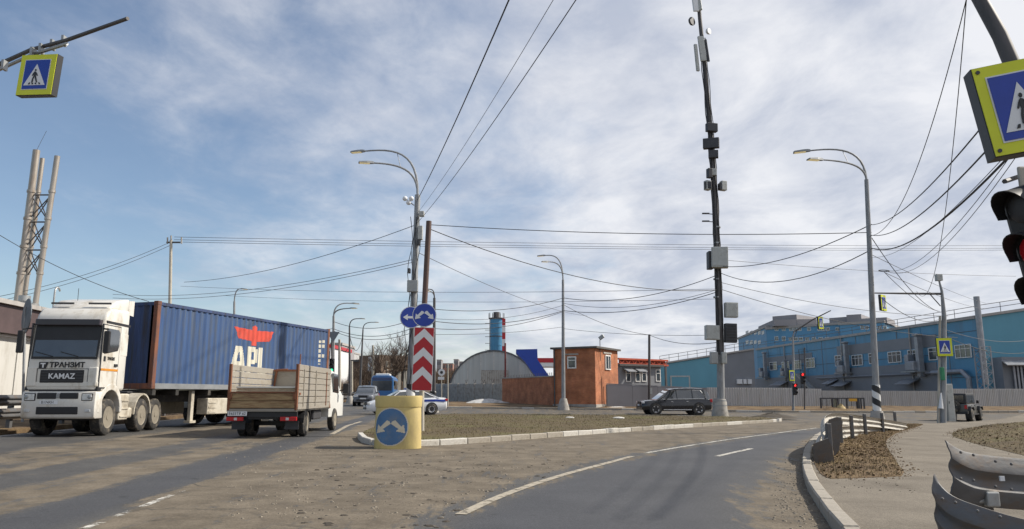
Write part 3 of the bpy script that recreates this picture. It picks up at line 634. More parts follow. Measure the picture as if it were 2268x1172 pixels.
def decal(name, m, off, test, parent, s0, s1, z0, z1, ds=0.02):
    q = MB(); s_ = s0
    while s_ < s1:
        z = z0
        while z < z1:
            if test(s_ + ds / 2, z + ds / 2): q.add([front(s_, z, off), front(s_ + ds, z, off), front(s_ + ds, z + ds, off), front(s_, z + ds, off)], [(0, 1, 2, 3)])
            z += ds
        s_ += ds
    return q.build(name, m, parent)
m_fblue = mat('faded_blue_film', (0.06, 0.15, 0.30), 0.5, 0, 0.2, 2, dirt=(0.16, 0.19, 0.22), dirt_amt=0.4, dirt_scale=3)
m_fwhite = mat('faded_white_film', (0.60, 0.54, 0.42), 0.6, 0, 0.1, 2, dirt=(0.45, 0.36, 0.2), dirt_amt=0.3)
SC, ZC, RC = acc[-1] * 0.40, 0.50, 0.41
rim_ = decal('round_sign', m_fwhite, 0.006, lambda s_, z: (s_ - SC) ** 2 + ((z - ZC) / 1.06) ** 2 < RC * RC, blk, SC - RC, SC + RC, ZC - RC * 1.08, ZC + RC * 1.08, 0.012)
decal('blue_disc', m_fblue, 0.010, lambda s_, z: (s_ - SC) ** 2 + ((z - ZC) / 1.06) ** 2 < (RC * 0.94) ** 2, rim_, SC - RC, SC + RC, ZC - RC * 1.08, ZC + RC * 1.08, 0.012)
for pg in ARR_LR: decal('white_arrow', m_fwhite, 0.014, lambda s_, z, pg=pg: inside(pg, (s_ - SC) / (RC * 1.05), (z - ZC) / RC), rim_, SC - RC, SC + RC, ZC - RC * 1.08, ZC + RC * 1.08, 0.012)
bS = gp(934, 968); bS.z = ground_z(bS.x, bS.y) + 0.12; dS = bS.y
post = thing('sign_post', 'brown steel post with a red and white chevron board and blue arrow sign', 'sign post', bS)
def sp_(u, v, off=0.0): return Vector(rel(at(u, v, dS - off), bS))
q = MB(); q.tube([(0, 0, -0.1), sp_(934, 860), sp_(937, 720)], 0.075, 14); q.build('grey_lower_pole', m_concpole, post, smooth=True)
q = MB(); q.tube([sp_(937, 722), sp_(941, 660), sp_(950, 490)], 0.085, 14); q.build('brown_upper_pole', m_brownpole, post, smooth=True)
cb = MB(); hw, hh = 0.285, 0.925; cb.box((0, 0, 0), (hw * 2 + 0.03, 0.03, hh * 2 + 0.03)); board = cb.build('chevron_board', m_swhite, post, loc=sp_(937, 795, 0.12)); board.rotation_euler = (0, 0.025, 0.05)
q = MB(); q.box((0, -0.019, 0), (hw * 2, 0.006, hh * 2)); q.build('red_field', m_sred, board)
for k, za in enumerate((0.905, 0.34, -0.225)):
    z_ = za; pg = [(-hw, z_ - hw * 0.95), (0, z_), (hw, z_ - hw * 0.95), (hw, z_ - hw * 0.95 - 0.25), (0, z_ - 0.25), (-hw, z_ - hw * 0.95 - 0.25)]
    q = poly_xz(pg, -0.030, -0.025); q.build('white_chevron', m_swhite, board)
round_sign(post, sp_(940, 698, 0.16), (0, 0, 0.05), 0.36, ARR_LR)
sg2 = round_sign(lampC, lc(910, 703, 0.30), (0, 0, 0.25), 0.46, ARR_L)

# crossing sign on its long arm, upper left
dA = 14.0
pA = at(-260, 235, 17.0); bA = Vector((pA.x, pA.y, ground_z(pA.x, pA.y)))
armA = thing('crossing_sign_gantry', 'long slanted mast arm with a hanging pedestrian crossing sign, upper left', 'sign gantry', bA)
def aa(u, v, d): return Vector(rel(at(u, v, d), bA))
q = MB(); q.tube([(0, 0, 0), (0, 0, pA.z - 0.6 - bA.z), aa(-150, 200, 16.2), aa(0, 142, 15.0)], [0.12, 0.10, 0.075, 0.06], 12); q.build('mast', m_darkpole, armA, smooth=True)
q = MB(); q.tube([aa(-5, 144, 15.0), aa(70, 110, 14.4), aa(145, 90, 13.9), aa(283, 41, 13.0)], [0.045, 0.042, 0.04, 0.036], 10); q.build('arm', m_darkpole, armA, smooth=True)
q = MB(); q.tube([aa(-5, 156, 14.9), aa(70, 122, 14.3), aa(148, 97, 13.8)], 0.035, 8); q.build('lower_rail', m_steel, armA, smooth=True)
for u, v in ((10, 145), (73, 117), (92, 109), (117, 100), (142, 91)):
    q = MB(); q.box((0, 0, 0), (0.05, 0.14, 0.2)); q.build('clamp', m_steel, armA, loc=aa(u, v, 14.2))
crossing_sign(armA, aa(82, 166, 14.05), (0.0, 0.06, -0.20), 0.84, 0.86, 0.14, True)

m_reddim = mat('red_signal_seen_aside', (0.22, 0.006, 0.01), 0.3, 0, 0.05, emit=0.12)
# near mast on the right with the big crossing sign and the signal head
bM = Vector((4.75, 6.35, 0)); bM.z = ground_z(bM.x, bM.y) + 0.11
mast = thing('signal_mast', 'near signal mast with a large pedestrian crossing sign, right edge', 'traffic light', bM)
def mm(u, v, d): return Vector(rel(at(u, v, d), bM))
q = MB(); q.tube([(0, 0, -0.05), (0, 0, 3.0), mm(2300, 300, 6.4), mm(2262, 190, 6.45), mm(2215, 80, 6.5), mm(2165, -10, 6.6), mm(2090, -120, 6.8), mm(1960, -220, 7.2)], [0.09, 0.085, 0.075, 0.07, 0.066, 0.062, 0.06, 0.055], 16); q.build('mast', m_darkpole, mast, smooth=True)
s1 = crossing_sign(mast, mm(2262, 234, 5.9), (0, -0.14, -0.22), 0.60, 0.80, 0.16, True, bolts=True)
hd = signal(mast, mm(2312, 552, 5.55), -1.35, 0, 1.04, lens=(m_boxd, m_reddim, m_boxd), vis=0.17)
hd.rotation_euler = (0.16, -0.03, -1.35)
q = MB(); q.box((0, 0, 0), (0.10, 0.03, 0.6)); q.build('back_board', m_concpole, mast, bevel=0.02, loc=mm(2276, 450, 5.7))
q = MB(); q.tube([mm(2225, 402, 5.6), mm(2290, 380, 6.2)], 0.02, 6); q.build('bracket', m_darkpole, mast)

# pole with cabinet and sign by the crossing
b9 = gp(2089, 938); b9.z = ground_z(b9.x, b9.y) + 0.11; d9 = b9.y
g9 = thing('crossing_pole', 'grey pole with a horizontal arm, wires and a yellow crossing sign beside the cabinet', 'pole', b9)
def n9(u, v, off=0.0): return Vector(rel(at(u, v, d9 - off), b9))
q = MB(); q.tube([(0, 0, -0.1), n9(2091, 700), n9(2086, 645), n9(2080, 622)], [0.17, 0.13, 0.08, 0.05], 14); q.build('pole', m_pole, g9, smooth=True)
q = MB(); q.tube([n9(2078, 938), n9(2082, 700)], 0.07, 10); q.build('second_pole', m_concpole, g9, smooth=True)
q = MB(); q.tube([n9(2086, 651), n9(1990, 650), n9(1925, 649)], [0.07, 0.055, 0.035], 8); q.build('arm', m_darkpole, g9, smooth=True)
q = MB(); q.tube([n9(2083, 678), n9(2060, 652)], 0.03, 6); q.build('strut', m_darkpole, g9)
q = MB(); q.box((0, 0, 0), (0.34, 0.3, 0.4)); q.build('camera_box', m_box, g9, loc=n9(2079, 615), bevel=0.02)
crossing_sign(g9, n9(2092, 769, 0.25), (0, 0, -0.12), 0.86, 1.06, 0.14)
crossing_sign(g9, n9(1957, 671, 0.1), (0, 0, 0.75), 0.74, 0.95, 0.14)
q = MB(); q.cyl(n9(2084, 905, 0.25), n9(2084, 870, 0.25), 0.13, 0.03, 12); q.build('traffic_cone_hung', m_swhite, g9)
q = MB(); q.box((0, 0, 0), (0.2, 0.2, 0.75)); q.build('signal_back', mat('green_signal_back', (0.03, 0.22, 0.1), 0.5), g9, loc=n9(2087, 828, 0.3), bevel=0.03)
bB = gp(2106, 938); bB.z += 0.11
cab_ = thing('service_cabinet', 'tall narrow grey roadside cabinet left of the jeep', 'cabinet', bB)
q = MB(); q.box((0, 0, 1.08), (0.42, 0.4, 2.16)); q.build('housing', m_box, cab_, bevel=0.02)
q = MB(); q.box((0, -0.205, 1.1), (0.36, 0.02, 1.9)); q.build('door', m_box, cab_, bevel=0.006, segs=1)
q = MB(); q.box((-0.10, -0.222, 1.1), (0.03, 0.03, 0.14)); q.build('handle', m_boxd, cab_)

# traffic light with a slanted arm in front of the ribbed fence
bL = on(1757, 60.5); bL.z += 0.1; dL = 60.5
tl2 = thing('traffic_light', 'red traffic light on a tall post with slanted arm in front of the fence', 'traffic light', bL)
def n2(u, v, off=0.0): return Vector(rel(at(u, v, dL - off), bL))
q = MB(); q.tube([(0, 0, -0.1), n2(1757, 800), n2(1756, 745), n2(1760, 734)], [0.11, 0.09, 0.07, 0.06], 10); q.build('post', m_pole, tl2, smooth=True)
q = MB(); q.tube([n2(1757, 736), n2(1800, 708), n2(1840, 688)], [0.06, 0.055, 0.04], 8); q.build('arm', m_darkpole, tl2)
q = MB(); q.tube([n2(1757, 754), n2(1766, 731)], 0.025, 6); q.build('strut', m_darkpole, tl2)
crossing_sign(tl2, n2(1818, 715, 0.1), (0, 0, 0.5), 0.55, 1.0, 0.14); crossing_sign(tl2, n2(1754, 832, 0.15), (0, 0, 0.3), 0.5, 0.85, 0.1)
signal(tl2, n2(1760, 862, 0.2), 0.2, 0, 0.95, lens=(m_redlit, m_boxd, m_boxd))
bL2 = on(1782, 62); bL2.z += 0.1
tl3 = thing('traffic_light', 'small red traffic light on a low post, right of the slanted-arm light', 'traffic light', bL2)
q = MB(); q.cyl((0, 0, -0.1), Vector(rel(at(1782, 770, 62), bL2)), 0.06, n=8); q.build('post', m_darkpole, tl3)
signal(tl3, Vector(rel(at(1777, 838, 61.7), bL2)), 0.1, 0, 0.95, lens=(m_redlit, m_boxd, m_boxd))
# plain poles
def plain_pole(label, base, top, r0, r1, m, cat='pole', name='utility_pole', extra=None):
    t = thing(name, label, cat, base); T = Vector(top) - Vector(base); q = MB(); q.tube([(0, 0, -0.1), T], [r0, r1], 10); q.build('shaft', m, t, smooth=True)
    return t
pp_ = plain_pole('dark wooden pole behind the black estate car', on(1438, 64), at(1438, 741, 64), 0.12, 0.10, m_darkpole)
q = MB(); q.box((0, 0, 0), (0.18, 0.12, 0.5)); q.build('meter_box', m_box, pp_, loc=Vector(rel(at(1442, 866, 63.7), on(1438, 64))))
up = plain_pole('tall utility pole with insulator crossbar above the blue container', on(372, 48), at(379, 532, 48), 0.13, 0.09, m_concpole)
ub = on(372, 48)
q = MB(); q.box(Vector(rel(at(384, 537, 48), ub)), (0.9, 0.08, 0.1)); q.build('crossbar', m_darkpole, up)
for u in (371, 379, 402): q = MB(); q.cyl(Vector(rel(at(u, 540, 48), ub)), Vector(rel(at(u, 526 if u != 379 else 522, 48), ub)), 0.05, n=8); q.build('insulator', m_conc, up)
for i, (u, d, v, lab) in enumerate([(752, 95, 752, 'pale concrete pole, leftmost behind the guard rail'), (779, 108, 800, 'short pale concrete pole beside the dark lamp'), (826, 105, 765, 'pale concrete pole right of the brown wall end'), (857, 118, 800, 'pale concrete pole left under the bare tree'), (868, 122, 795, 'pale concrete pole in the middle under the bare tree')]):
    plain_pole(lab, on(u, d), at(u, v, d), 0.2, 0.16, m_concpole)
plain_pole('thin grey sign post by the concrete fence', on(992, 63), at(992, 806, 63), 0.06, 0.05, m_concpole)
ns = thing('no_entry_sign', 'small round white sign with plate on a short post near the concrete fence', 'road sign', on(978, 66))
nb_ = on(978, 66); q = MB(); q.cyl((0, 0, 0), Vector(rel(at(978, 820, 66), nb_)), 0.04, n=8); q.build('post', m_concpole, ns)
q = poly_xz(circle(0.3), -0.06, -0.04); q.build('disc', m_swhite, ns, loc=Vector(rel(at(978, 825, 65.9), nb_))); q = poly_xz(circle(0.13), -0.075, -0.065); q.build('centre', m_boxd, ns, loc=Vector(rel(at(978, 825, 65.9), nb_)))
q = MB(); q.box((0, -0.05, 0), (0.55, 0.02, 0.25)); q.build('plate', m_swhite, ns, loc=Vector(rel(at(977, 838, 65.9), nb_)))
# grey back of a round sign at the far left
bG = on(50, 24.5); rs = thing('round_sign', 'grey back of a round road sign on a post left of the white truck', 'road sign', bG)
q = MB(); q.tube([(0, 0, -0.1), Vector(rel(at(56, 680, 24.5), bG))], 0.04, 10); q.build('post', m_pole, rs, smooth=True)
q = poly_xz(circle(0.58, 28), -0.012, 0.012); q.build('disc', m_sback, rs, loc=Vector(rel(at(59, 700, 24.4), bG))).rotation_euler = (0, 0.0, 2.36)

# guard rails
m_rail = mat('weathered_guard_rail', (0.115, 0.115, 0.118), 0.6, 0.25, 0.22, 2.5, bump=0.15, bscale=14, dirt=(0.14, 0.095, 0.06), dirt_amt=0.42, dirt_scale=3.5, stretch=(1, 1, 2))
WP = [(0.0, 0.155), (0.02, 0.14), (0.03, 0.12), (0.075, 0.085), (0.08, 0.055), (0.03, 0.02), (0.02, 0.0), (0.03, -0.02), (0.08, -0.055), (0.075, -0.085), (0.03, -0.12), (0.02, -0.14), (0.0, -0.155)]
def wbeam(parent, pts, side=1, name='beam', k_=1.0, m_=None):
    pts = [Vector(p) for p in pts]
    for _ in range(2):
        q_ = [pts[0]]
        for a, b in zip(pts, pts[1:]): q_ += [a.lerp(b, 0.25), a.lerp(b, 0.75)]
        pts = q_ + [pts[-1]]
    rings = []
    for i, p in enumerate(pts):
        t = (pts[min(i + 1, len(pts) - 1)] - pts[max(i - 1, 0)]); t.z = 0; t.normalize(); nrm = Vector((-t.y, t.x, 0)) * side
        ring = [p + nrm * (a * k_) + Vector((0, 0, z - 0.155)) for a, z in WP] + [p + nrm * (a * k_ - 0.012) + Vector((0, 0, z - 0.155)) for a, z in WP[::-1]]
        rings.append(ring)
    q = MB(); q.loft(rings); return q.build(name, m_ or m_rail, parent, smooth=True)
m_rail2 = mat('sunlit_tone_dusty_rail', (0.36, 0.34, 0.30), 0.65, 0.15, 0.2, 2.5, dirt=(0.2, 0.17, 0.13), dirt_amt=0.45, dirt_scale=3)  # sunlit whiteness of the beam faces put into a paler base colour, plus dirt
# near rail
r0 = Vector((5.0, 4.5, 0)); gr1 = thing('guard_rail', 'dark double-beam guard rail end, close by at the lower right', 'guard rail', r0)
def rr_(u, v, d): return Vector(rel(at(u, v, d), r0))
wbeam(gr1, [rr_(2095, 976, 4.65), rr_(2118, 993, 4.66), rr_(2150, 1005, 4.7), rr_(2268, 1017, 4.8), rr_(2420, 1028, 4.95), rr_(2900, 1060, 5.4)], -1, 'beam', 0.48)
wbeam(gr1, [rr_(2068, 1050, 4.32), rr_(2080, 1075, 4.3), rr_(2110, 1102, 4.25), rr_(2180, 1126, 4.15), rr_(2268, 1152, 4.05), rr_(2420, 1180, 3.9), rr_(2900, 1230, 3.6)], -1, 'beam', 0.48)
for u, d in ((2168, 4.95), (2560, 5.1), (2950, 5.2)):
    p = at(u, 1100, d); gz = ground_z(p.x, p.y) + 0.11; q = MB(); q.box((p.x - r0.x, p.y - r0.y, (gz + 0.80) / 2), (0.10, 0.14, 0.80 - gz)); q.build('post', m_rail, gr1, bevel=0.008, segs=1)
for u, v, d in ((2160, 1096, 4.75), (2188, 1104, 4.72)): q = MB(); q.box((0, 0, 0), (0.08, 0.12, 0.09)); q.build('spacer', m_steel, gr1, loc=rr_(u, v, d), bevel=0.01)
q = MB(); q.box((0, 0, 0), (0.028, 0.012, 0.028)); q.build('reflector', m_swhite, gr1, loc=rr_(2219, 1060, 4.63))
for u, v, d in ((2205, 1022, 4.62), (2240, 1028, 4.64), (2205, 1078, 4.6), (2240, 1084, 4.62), (2165, 1132, 4.03), (2215, 1145, 3.98), (2128, 1002, 4.58), (2156, 1008, 4.6), (2128, 1060, 4.56), (2156, 1064, 4.58), (2087, 1105, 4.16), (2116, 1113, 4.1)):
    q = MB(); q.sphere(rr_(u, v, d), 0.009, 8, 4); q.build('bolt', m_rail, gr1)
# rail curling round the verge
r1_ = gp(1880, 985); gr2 = thing('guard_rail', 'dusty guard rail curling round the soil verge with a bent end', 'guard rail', r1_)
def r2_(u, v, d): return Vector(rel(at(u, v, d), r1_))
wbeam(gr2, [r2_(2010, 938, 31), r2_(1950, 927, 27), r2_(1880, 917, 23.0), r2_(1846, 914, 20.5), r2_(1828, 920, 18.2), r2_(1824, 934, 16.2), r2_(1830, 950, 15.0)], -1, 'beam', 1.0, m_rail2)
wbeam(gr2, [r2_(2000, 948, 31), r2_(1940, 945, 27), r2_(1880, 944, 22.5), r2_(1846, 946, 19.6), r2_(1822, 955, 17.4), r2_(1812, 975, 15.2), r2_(1816, 990, 14.3)], -1, 'beam', 1.0, m_rail2)
q = MB(); q.prism([(-0.16, 0.28), (0.02, 0.34), (0.17, 0.26), (0.19, -0.3), (0.10, -0.42), (0.04, -0.2), (-0.2, -0.1)], 'y', -0.008, 0.008); o = q.build('bent_end_plate', m_rail, gr2, loc=r2_(1846, 962, 14.6)); o.rotation_euler = (0.25, 0.05, 0.35)
q = MB(); q.prism([(-0.24, 0.2), (0.05, 0.27), (0.12, 0.1), (0.2, -0.32), (0.12, -0.5), (-0.02, -0.46), (-0.1, -0.28), (-0.22, -0.12)], 'y', -0.008, 0.008); o = q.build('bent_end_plate', m_rail, gr2, loc=r2_(1828, 1003, 13.8)); o.rotation_euler = (0.3, -0.1, 0.15)
for u, v, d in ((1852, 960, 17.0), (1846, 1036, 13.9), (1868, 975, 19.2), (1893, 975, 21.6), (1922, 964, 24.2), (1960, 957, 27.0), (1988, 950, 29.5)):
    p = on(u, d); T = at(u, 920, d).z if d > 15 else p.z + 0.75; z1 = 0.72 if d > 15 else 0.6
    q = MB(); q.box((p.x - r1_.x, p.y - r1_.y + 0.1, p.z - r1_.z + 0.4), (0.085, 0.10, 0.85)); q.build('post', m_rail, gr2, bevel=0.01, segs=1)
# left rail and the far rail
y0_ = 12.0; r3 = Vector((left_edge(y0_) - 0.6, y0_, ground_z(left_edge(y0_), y0_)))
gr3 = thing('guard_rail', 'double-beam guard rail along the left verge behind the white truck', 'guard rail', r3)
for zt in (1.06, 0.68): wbeam(gr3, [Vector((left_edge(y) - 0.6, y, ground_z(left_edge(y), y) + zt)) - r3 for y in (12, 22, 32, 42, 52)], -1)
for y in range(13, 52, 3): q = MB(); q.box(Vector((left_edge(y) - 0.72, y, ground_z(left_edge(y), y) + 0.5)) - r3, (0.12, 0.12, 1.1)); q.build('post', m_rail, gr3)
r4 = Vector((left_edge(84) + 0.2, 84, ground_z(left_edge(84), 84)))
gr4 = thing('guard_rail', 'distant pale guard rail behind the flatbed truck cab', 'guard rail', r4)
for zt in (1.2, 0.75): wbeam(gr4, [Vector((left_edge(y) + 0.3 + (y - 84) * 0.03, y, ground_z(left_edge(y), y) + zt)) - r4 for y in (84, 92, 100, 108)], -1)
for y in range(85, 108, 4): q = MB(); q.box(Vector((left_edge(y) + 0.15 + (y - 84) * 0.03, y, ground_z(left_edge(y), y) + 0.5)) - r4, (0.12, 0.12, 1.3)); q.build('post', m_rail, gr4)
# ------------------------------------------------------------------ vehicles (local +Y ahead, +X to the vehicle's right, z up from the road)
WH = {}
def wheel_meshes(rad, wid, rim_m, spokes, key):
    if key in WH: return WH[key]
    q = MB(); n = 28; prof = [(-wid / 2, rad * 0.62), (-wid / 2, rad * 0.9), (-wid * 0.42, rad * 0.975), (-wid * 0.3, rad), (wid * 0.3, rad), (wid * 0.42, rad * 0.975), (wid / 2, rad * 0.9), (wid / 2, rad * 0.62)]
    q.loft([[(x, r_ * math.cos(2 * math.pi * k / n), r_ * math.sin(2 * math.pi * k / n)) for k in range(n)] for x, r_ in prof], caps=False); ty = q.mesh('wheel', m_rubber, smooth=True)
    q = MB(); rr = rad * 0.64
    q.loft([[(x, r_ * math.cos(2 * math.pi * k / n), r_ * math.sin(2 * math.pi * k / n)) for k in range(n)] for x, r_ in ((wid * 0.46, rr * 1.0), (wid * 0.5, rr * 0.97), (wid * 0.42, rr * 0.88), (wid * (0.12 if spokes else 0.2), rr * 0.82), (wid * (0.1 if spokes else 0.16), rr * 0.1))], caps=True)
    if spokes: q.mi = [1 if i >= 28 * 2 else 0 for i in range(len(q.mi))]  # dish behind the spokes coloured black, painting in the dark of the recess
    if spokes:
        for k in range(spokes):
            a = 2 * math.pi * k / spokes; M = Matrix.Rotation(a, 4, 'X')
            x0 = wid * 0.40; q.add([(x0, -rr * 0.10, rr * 0.12), (x0, rr * 0.10, rr * 0.12), (x0 + 0.02, rr * 0.16, rr * 0.92), (x0 + 0.02, -rr * 0.16, rr * 0.92), (x0 - 0.05, -rr * 0.10, rr * 0.12), (x0 - 0.05, rr * 0.10, rr * 0.12), (x0 - 0.03, rr * 0.16, rr * 0.92), (x0 - 0.03, -rr * 0.16, rr * 0.92)], [(0, 1, 2, 3), (4, 7, 6, 5), (0, 4, 5, 1), (2, 6, 7, 3), (1, 5, 6, 2), (0, 3, 7, 4)], M)
        q.cyl((wid * 0.2, 0, 0), (wid * 0.45, 0, 0), rr * 0.2, n=12)
    else:
        q.cyl((wid * 0.16, 0, 0), (wid * 0.5, 0, 0), rr * 0.36, rr * 0.28, 16)
        for k in range(10):
            a = 2 * math.pi * k / 10; q.cur = 1; q.cyl((wid * 0.12, rr * 0.64 * math.cos(a), rr * 0.64 * math.sin(a)), (wid * 0.215, rr * 0.62 * math.cos(a), rr * 0.62 * math.sin(a)), rr * 0.115, n=8); q.cur = 0
        q.mi = [1 if 28 * 2 <= i < 28 * 3 else mi_ for i, mi_ in enumerate(q.mi)]  # dish wall and hand holes coloured black in place of recess shade
    ri = q.mesh('rim', [rim_m, m_black], smooth=True); WH[key] = (ty, ri); return WH[key]
def wheel(parent, x, y, rad, wid, rim_m=None, spokes=0, key='car', steer=0.0):
    ty, ri = wheel_meshes(rad, wid, rim_m or m_alloy, spokes, key)
    o = inst('wheel', ty, parent, (x, y, rad), (random.uniform(0, 6.28), 0, (math.pi if x < 0 else 0) + steer)); inst('rim', ri, o)
    # keep tyre in contact, spin is harmless
    return o
def pt(name, q, m, parent, bevel=0.0, smooth=False, segs=2, loc=None): return q.build(name, m, parent, smooth=smooth, bevel=bevel, segs=segs, loc=loc)
def bx(name, a, b, m, parent, bevel=0.0, segs=2):
    q = MB(); q.b2(a, b); return q.build(name, m, parent, bevel=bevel, segs=segs)

# ---- white tractor unit
m_cab = mat('dusty_white_cab_paint', (0.64, 0.62, 0.57), 0.38, 0, 0.07, 1.3, dirt=(0.36, 0.30, 0.21), dirt_amt=0.42, dirt_scale=2.0, stretch=(1, 1, 0.6), coat=0.3)
m_cabd = mat('mud_splashed_white_plastic', (0.50, 0.46, 0.38), 0.7, 0, 0.15, 2, dirt=(0.24, 0.20, 0.145), dirt_amt=0.5, dirt_scale=2.5)
m_orange = mat('orange_stripe_film', (0.55, 0.22, 0.02), 0.5)
cornerC = at(212, 900, 20.1); psi = R(-4.0); fwd = Vector((-math.sin(psi), -math.cos(psi), 0)); rgt = Vector((fwd.y, -fwd.x, 0))
HWc = 0.93
org = cornerC + rgt * HWc; org.z = ground_z(org.x, org.y)
trk = thing('truck_tractor', 'dusty white articulated lorry tractor unit with a high roof fairing', 'truck', org, heading(fwd.x, fwd.y))
trk.rotation_euler[1] = 0.0
W_ = HWc
q = MB(); q.prism([(0.0, 1.18), (0.0, 1.92), (-0.14, 3.0), (-0.22, 3.25), (-0.42, 3.44), (-1.62, 3.5), (-1.62, 1.2)], 'x', -W_, W_); pt('cab', q, m_cab, trk, 0.085, True, 3)
q = MB(); q.prism([(0.012, 2.08), (-0.108, 2.92), (-0.16, 2.92), (-0.06, 2.08)], 'x', -W_ * 0.88, W_ * 0.88); ws = pt('windscreen', q, m_glass, trk, 0.012, False, 1)
for x in (-0.35, 0.3): q = MB(); q.tube([(x, 0.03, 2.1), (x + 0.45, 0.01, 2.22)], 0.012, 5); q.build('wiper', m_black, ws)
bx('sun_visor', (-W_ * 0.9, -0.2, 2.93), (W_ * 0.9, 0.02, 3.10), mat('smoked_visor', (0.03, 0.025, 0.035), 0.2), trk, 0.02)
q = MB(); q.prism([(0.004, 2.03), (-0.1, 2.95), (-0.2, 2.95), (-0.08, 2.03)], 'x', -W_ * 0.915, W_ * 0.915); pt('windscreen_seal', q, m_black, trk)
bx('roof_side_band', (-W_ - 0.012, -1.66, 3.02), (W_ + 0.012, -0.2, 3.085), m_black, trk)
g_ = bx('grille', (-0.55, -0.1, 1.40), (0.57, 0.02, 1.74), m_black, trk, 0.02)
for k in range(4): bx('grille_slat', (-0.53, 0.02, 1.44 + 0.075 * k), (0.55, 0.032, 1.46 + 0.075 * k), m_boxd, g_)
text('KAMAZ', 0.20, m_swhite, trk, (0.0, 0.042, 1.57), (R(90), 0, R(180)), sx=1.0, bold=0.004)
text('ТРАНЗИТ', 0.185, m_black, trk, (-0.10, 0.012, 1.868), (R(90), 0, R(180)), sx=1.05, bold=0.006)
q = poly_xz([(0.44, 1.78), (0.62, 1.78), (0.62, 1.95), (0.38, 1.95)], 0.008, 0.02); lo = pt('logo_square', q, m_black, trk)
q = poly_xz([(0.45, 1.925), (0.58, 1.925), (0.58, 1.89), (0.53, 1.89), (0.53, 1.80), (0.49, 1.80), (0.49, 1.89), (0.45, 1.89)], 0.021, 0.026); q.build('logo_letter', m_swhite, lo)
bx('front_seam', (-0.86, -0.02, 1.765), (0.86, 0.006, 1.778), m_boxd, trk)
for s in (-1, 1): bx('front_seam', (s * 0.645, -0.02, 1.43), (s * 0.657, 0.008, 1.77), m_boxd, trk)
bx('grille_surround', (-0.92, -0.05, 1.30), (0.92, 0.008, 1.43), m_cab, trk, 0.02)
for s in (-1, 1): bx('corner_panel', (s * 0.66, -0.08, 1.30), (s * 0.90, 0.03, 1.82), m_cab, trk, 0.03)
bx('lower_gap', (-0.93, -0.2, 1.19), (0.93, -0.01, 1.30), m_black, trk)
q = MB(); q.prism([(0.07, 0.50), (0.09, 0.8), (0.07, 1.18), (-0.30, 1.18), (-0.42, 0.46), (0.0, 0.46)], 'x', -W_ - 0.01, W_ + 0.01); bm_ = pt('bumper', q, m_cab, trk, 0.04, True)
for a, b in (((-0.50, 0.98), (-0.03, 1.14)), ((0.06, 0.98), (0.55, 1.14)), ((-0.52, 0.58), (0.54, 0.78))):
    bx('intake', (a[0], 0.0, a[1]), (b[0], 0.098, b[1]), m_black, bm_, 0.02)
bx('badge', (-0.03, 0.06, 1.0), (0.06, 0.105, 1.13), m_steel, bm_, 0.015)
for s in (-1, 1):
    h_ = bx('headlight', (s * 0.58, 0.03, 0.93), (s * 0.87, 0.098, 1.13), m_black, trk, 0.02); bx('headlight_lens', (s * 0.605, 0.09, 0.95), (s * 0.845, 0.108, 1.11), m_clear, h_, 0.015); 
    q = MB(); q.sphere((s * 0.80, 0.1, 1.03), 0.06, 10, 6, (1, 0.4, 1)); q.build('reflector', m_steel, h_, smooth=True)
    bx('fog_light', (s * 0.70, 0.05, 0.64), (s * 0.84, 0.105, 0.71), m_clear, trk, 0.01)
pl = bx('number_plate', (0.0, 0.09, 0.84), (0.46, 0.103, 0.94), m_swhite, trk); text('В174КН', 0.09, m_black, pl, (0.26, 0.106, 0.888), (R(90), 0, R(180)), 'plate_characters', 0.001)
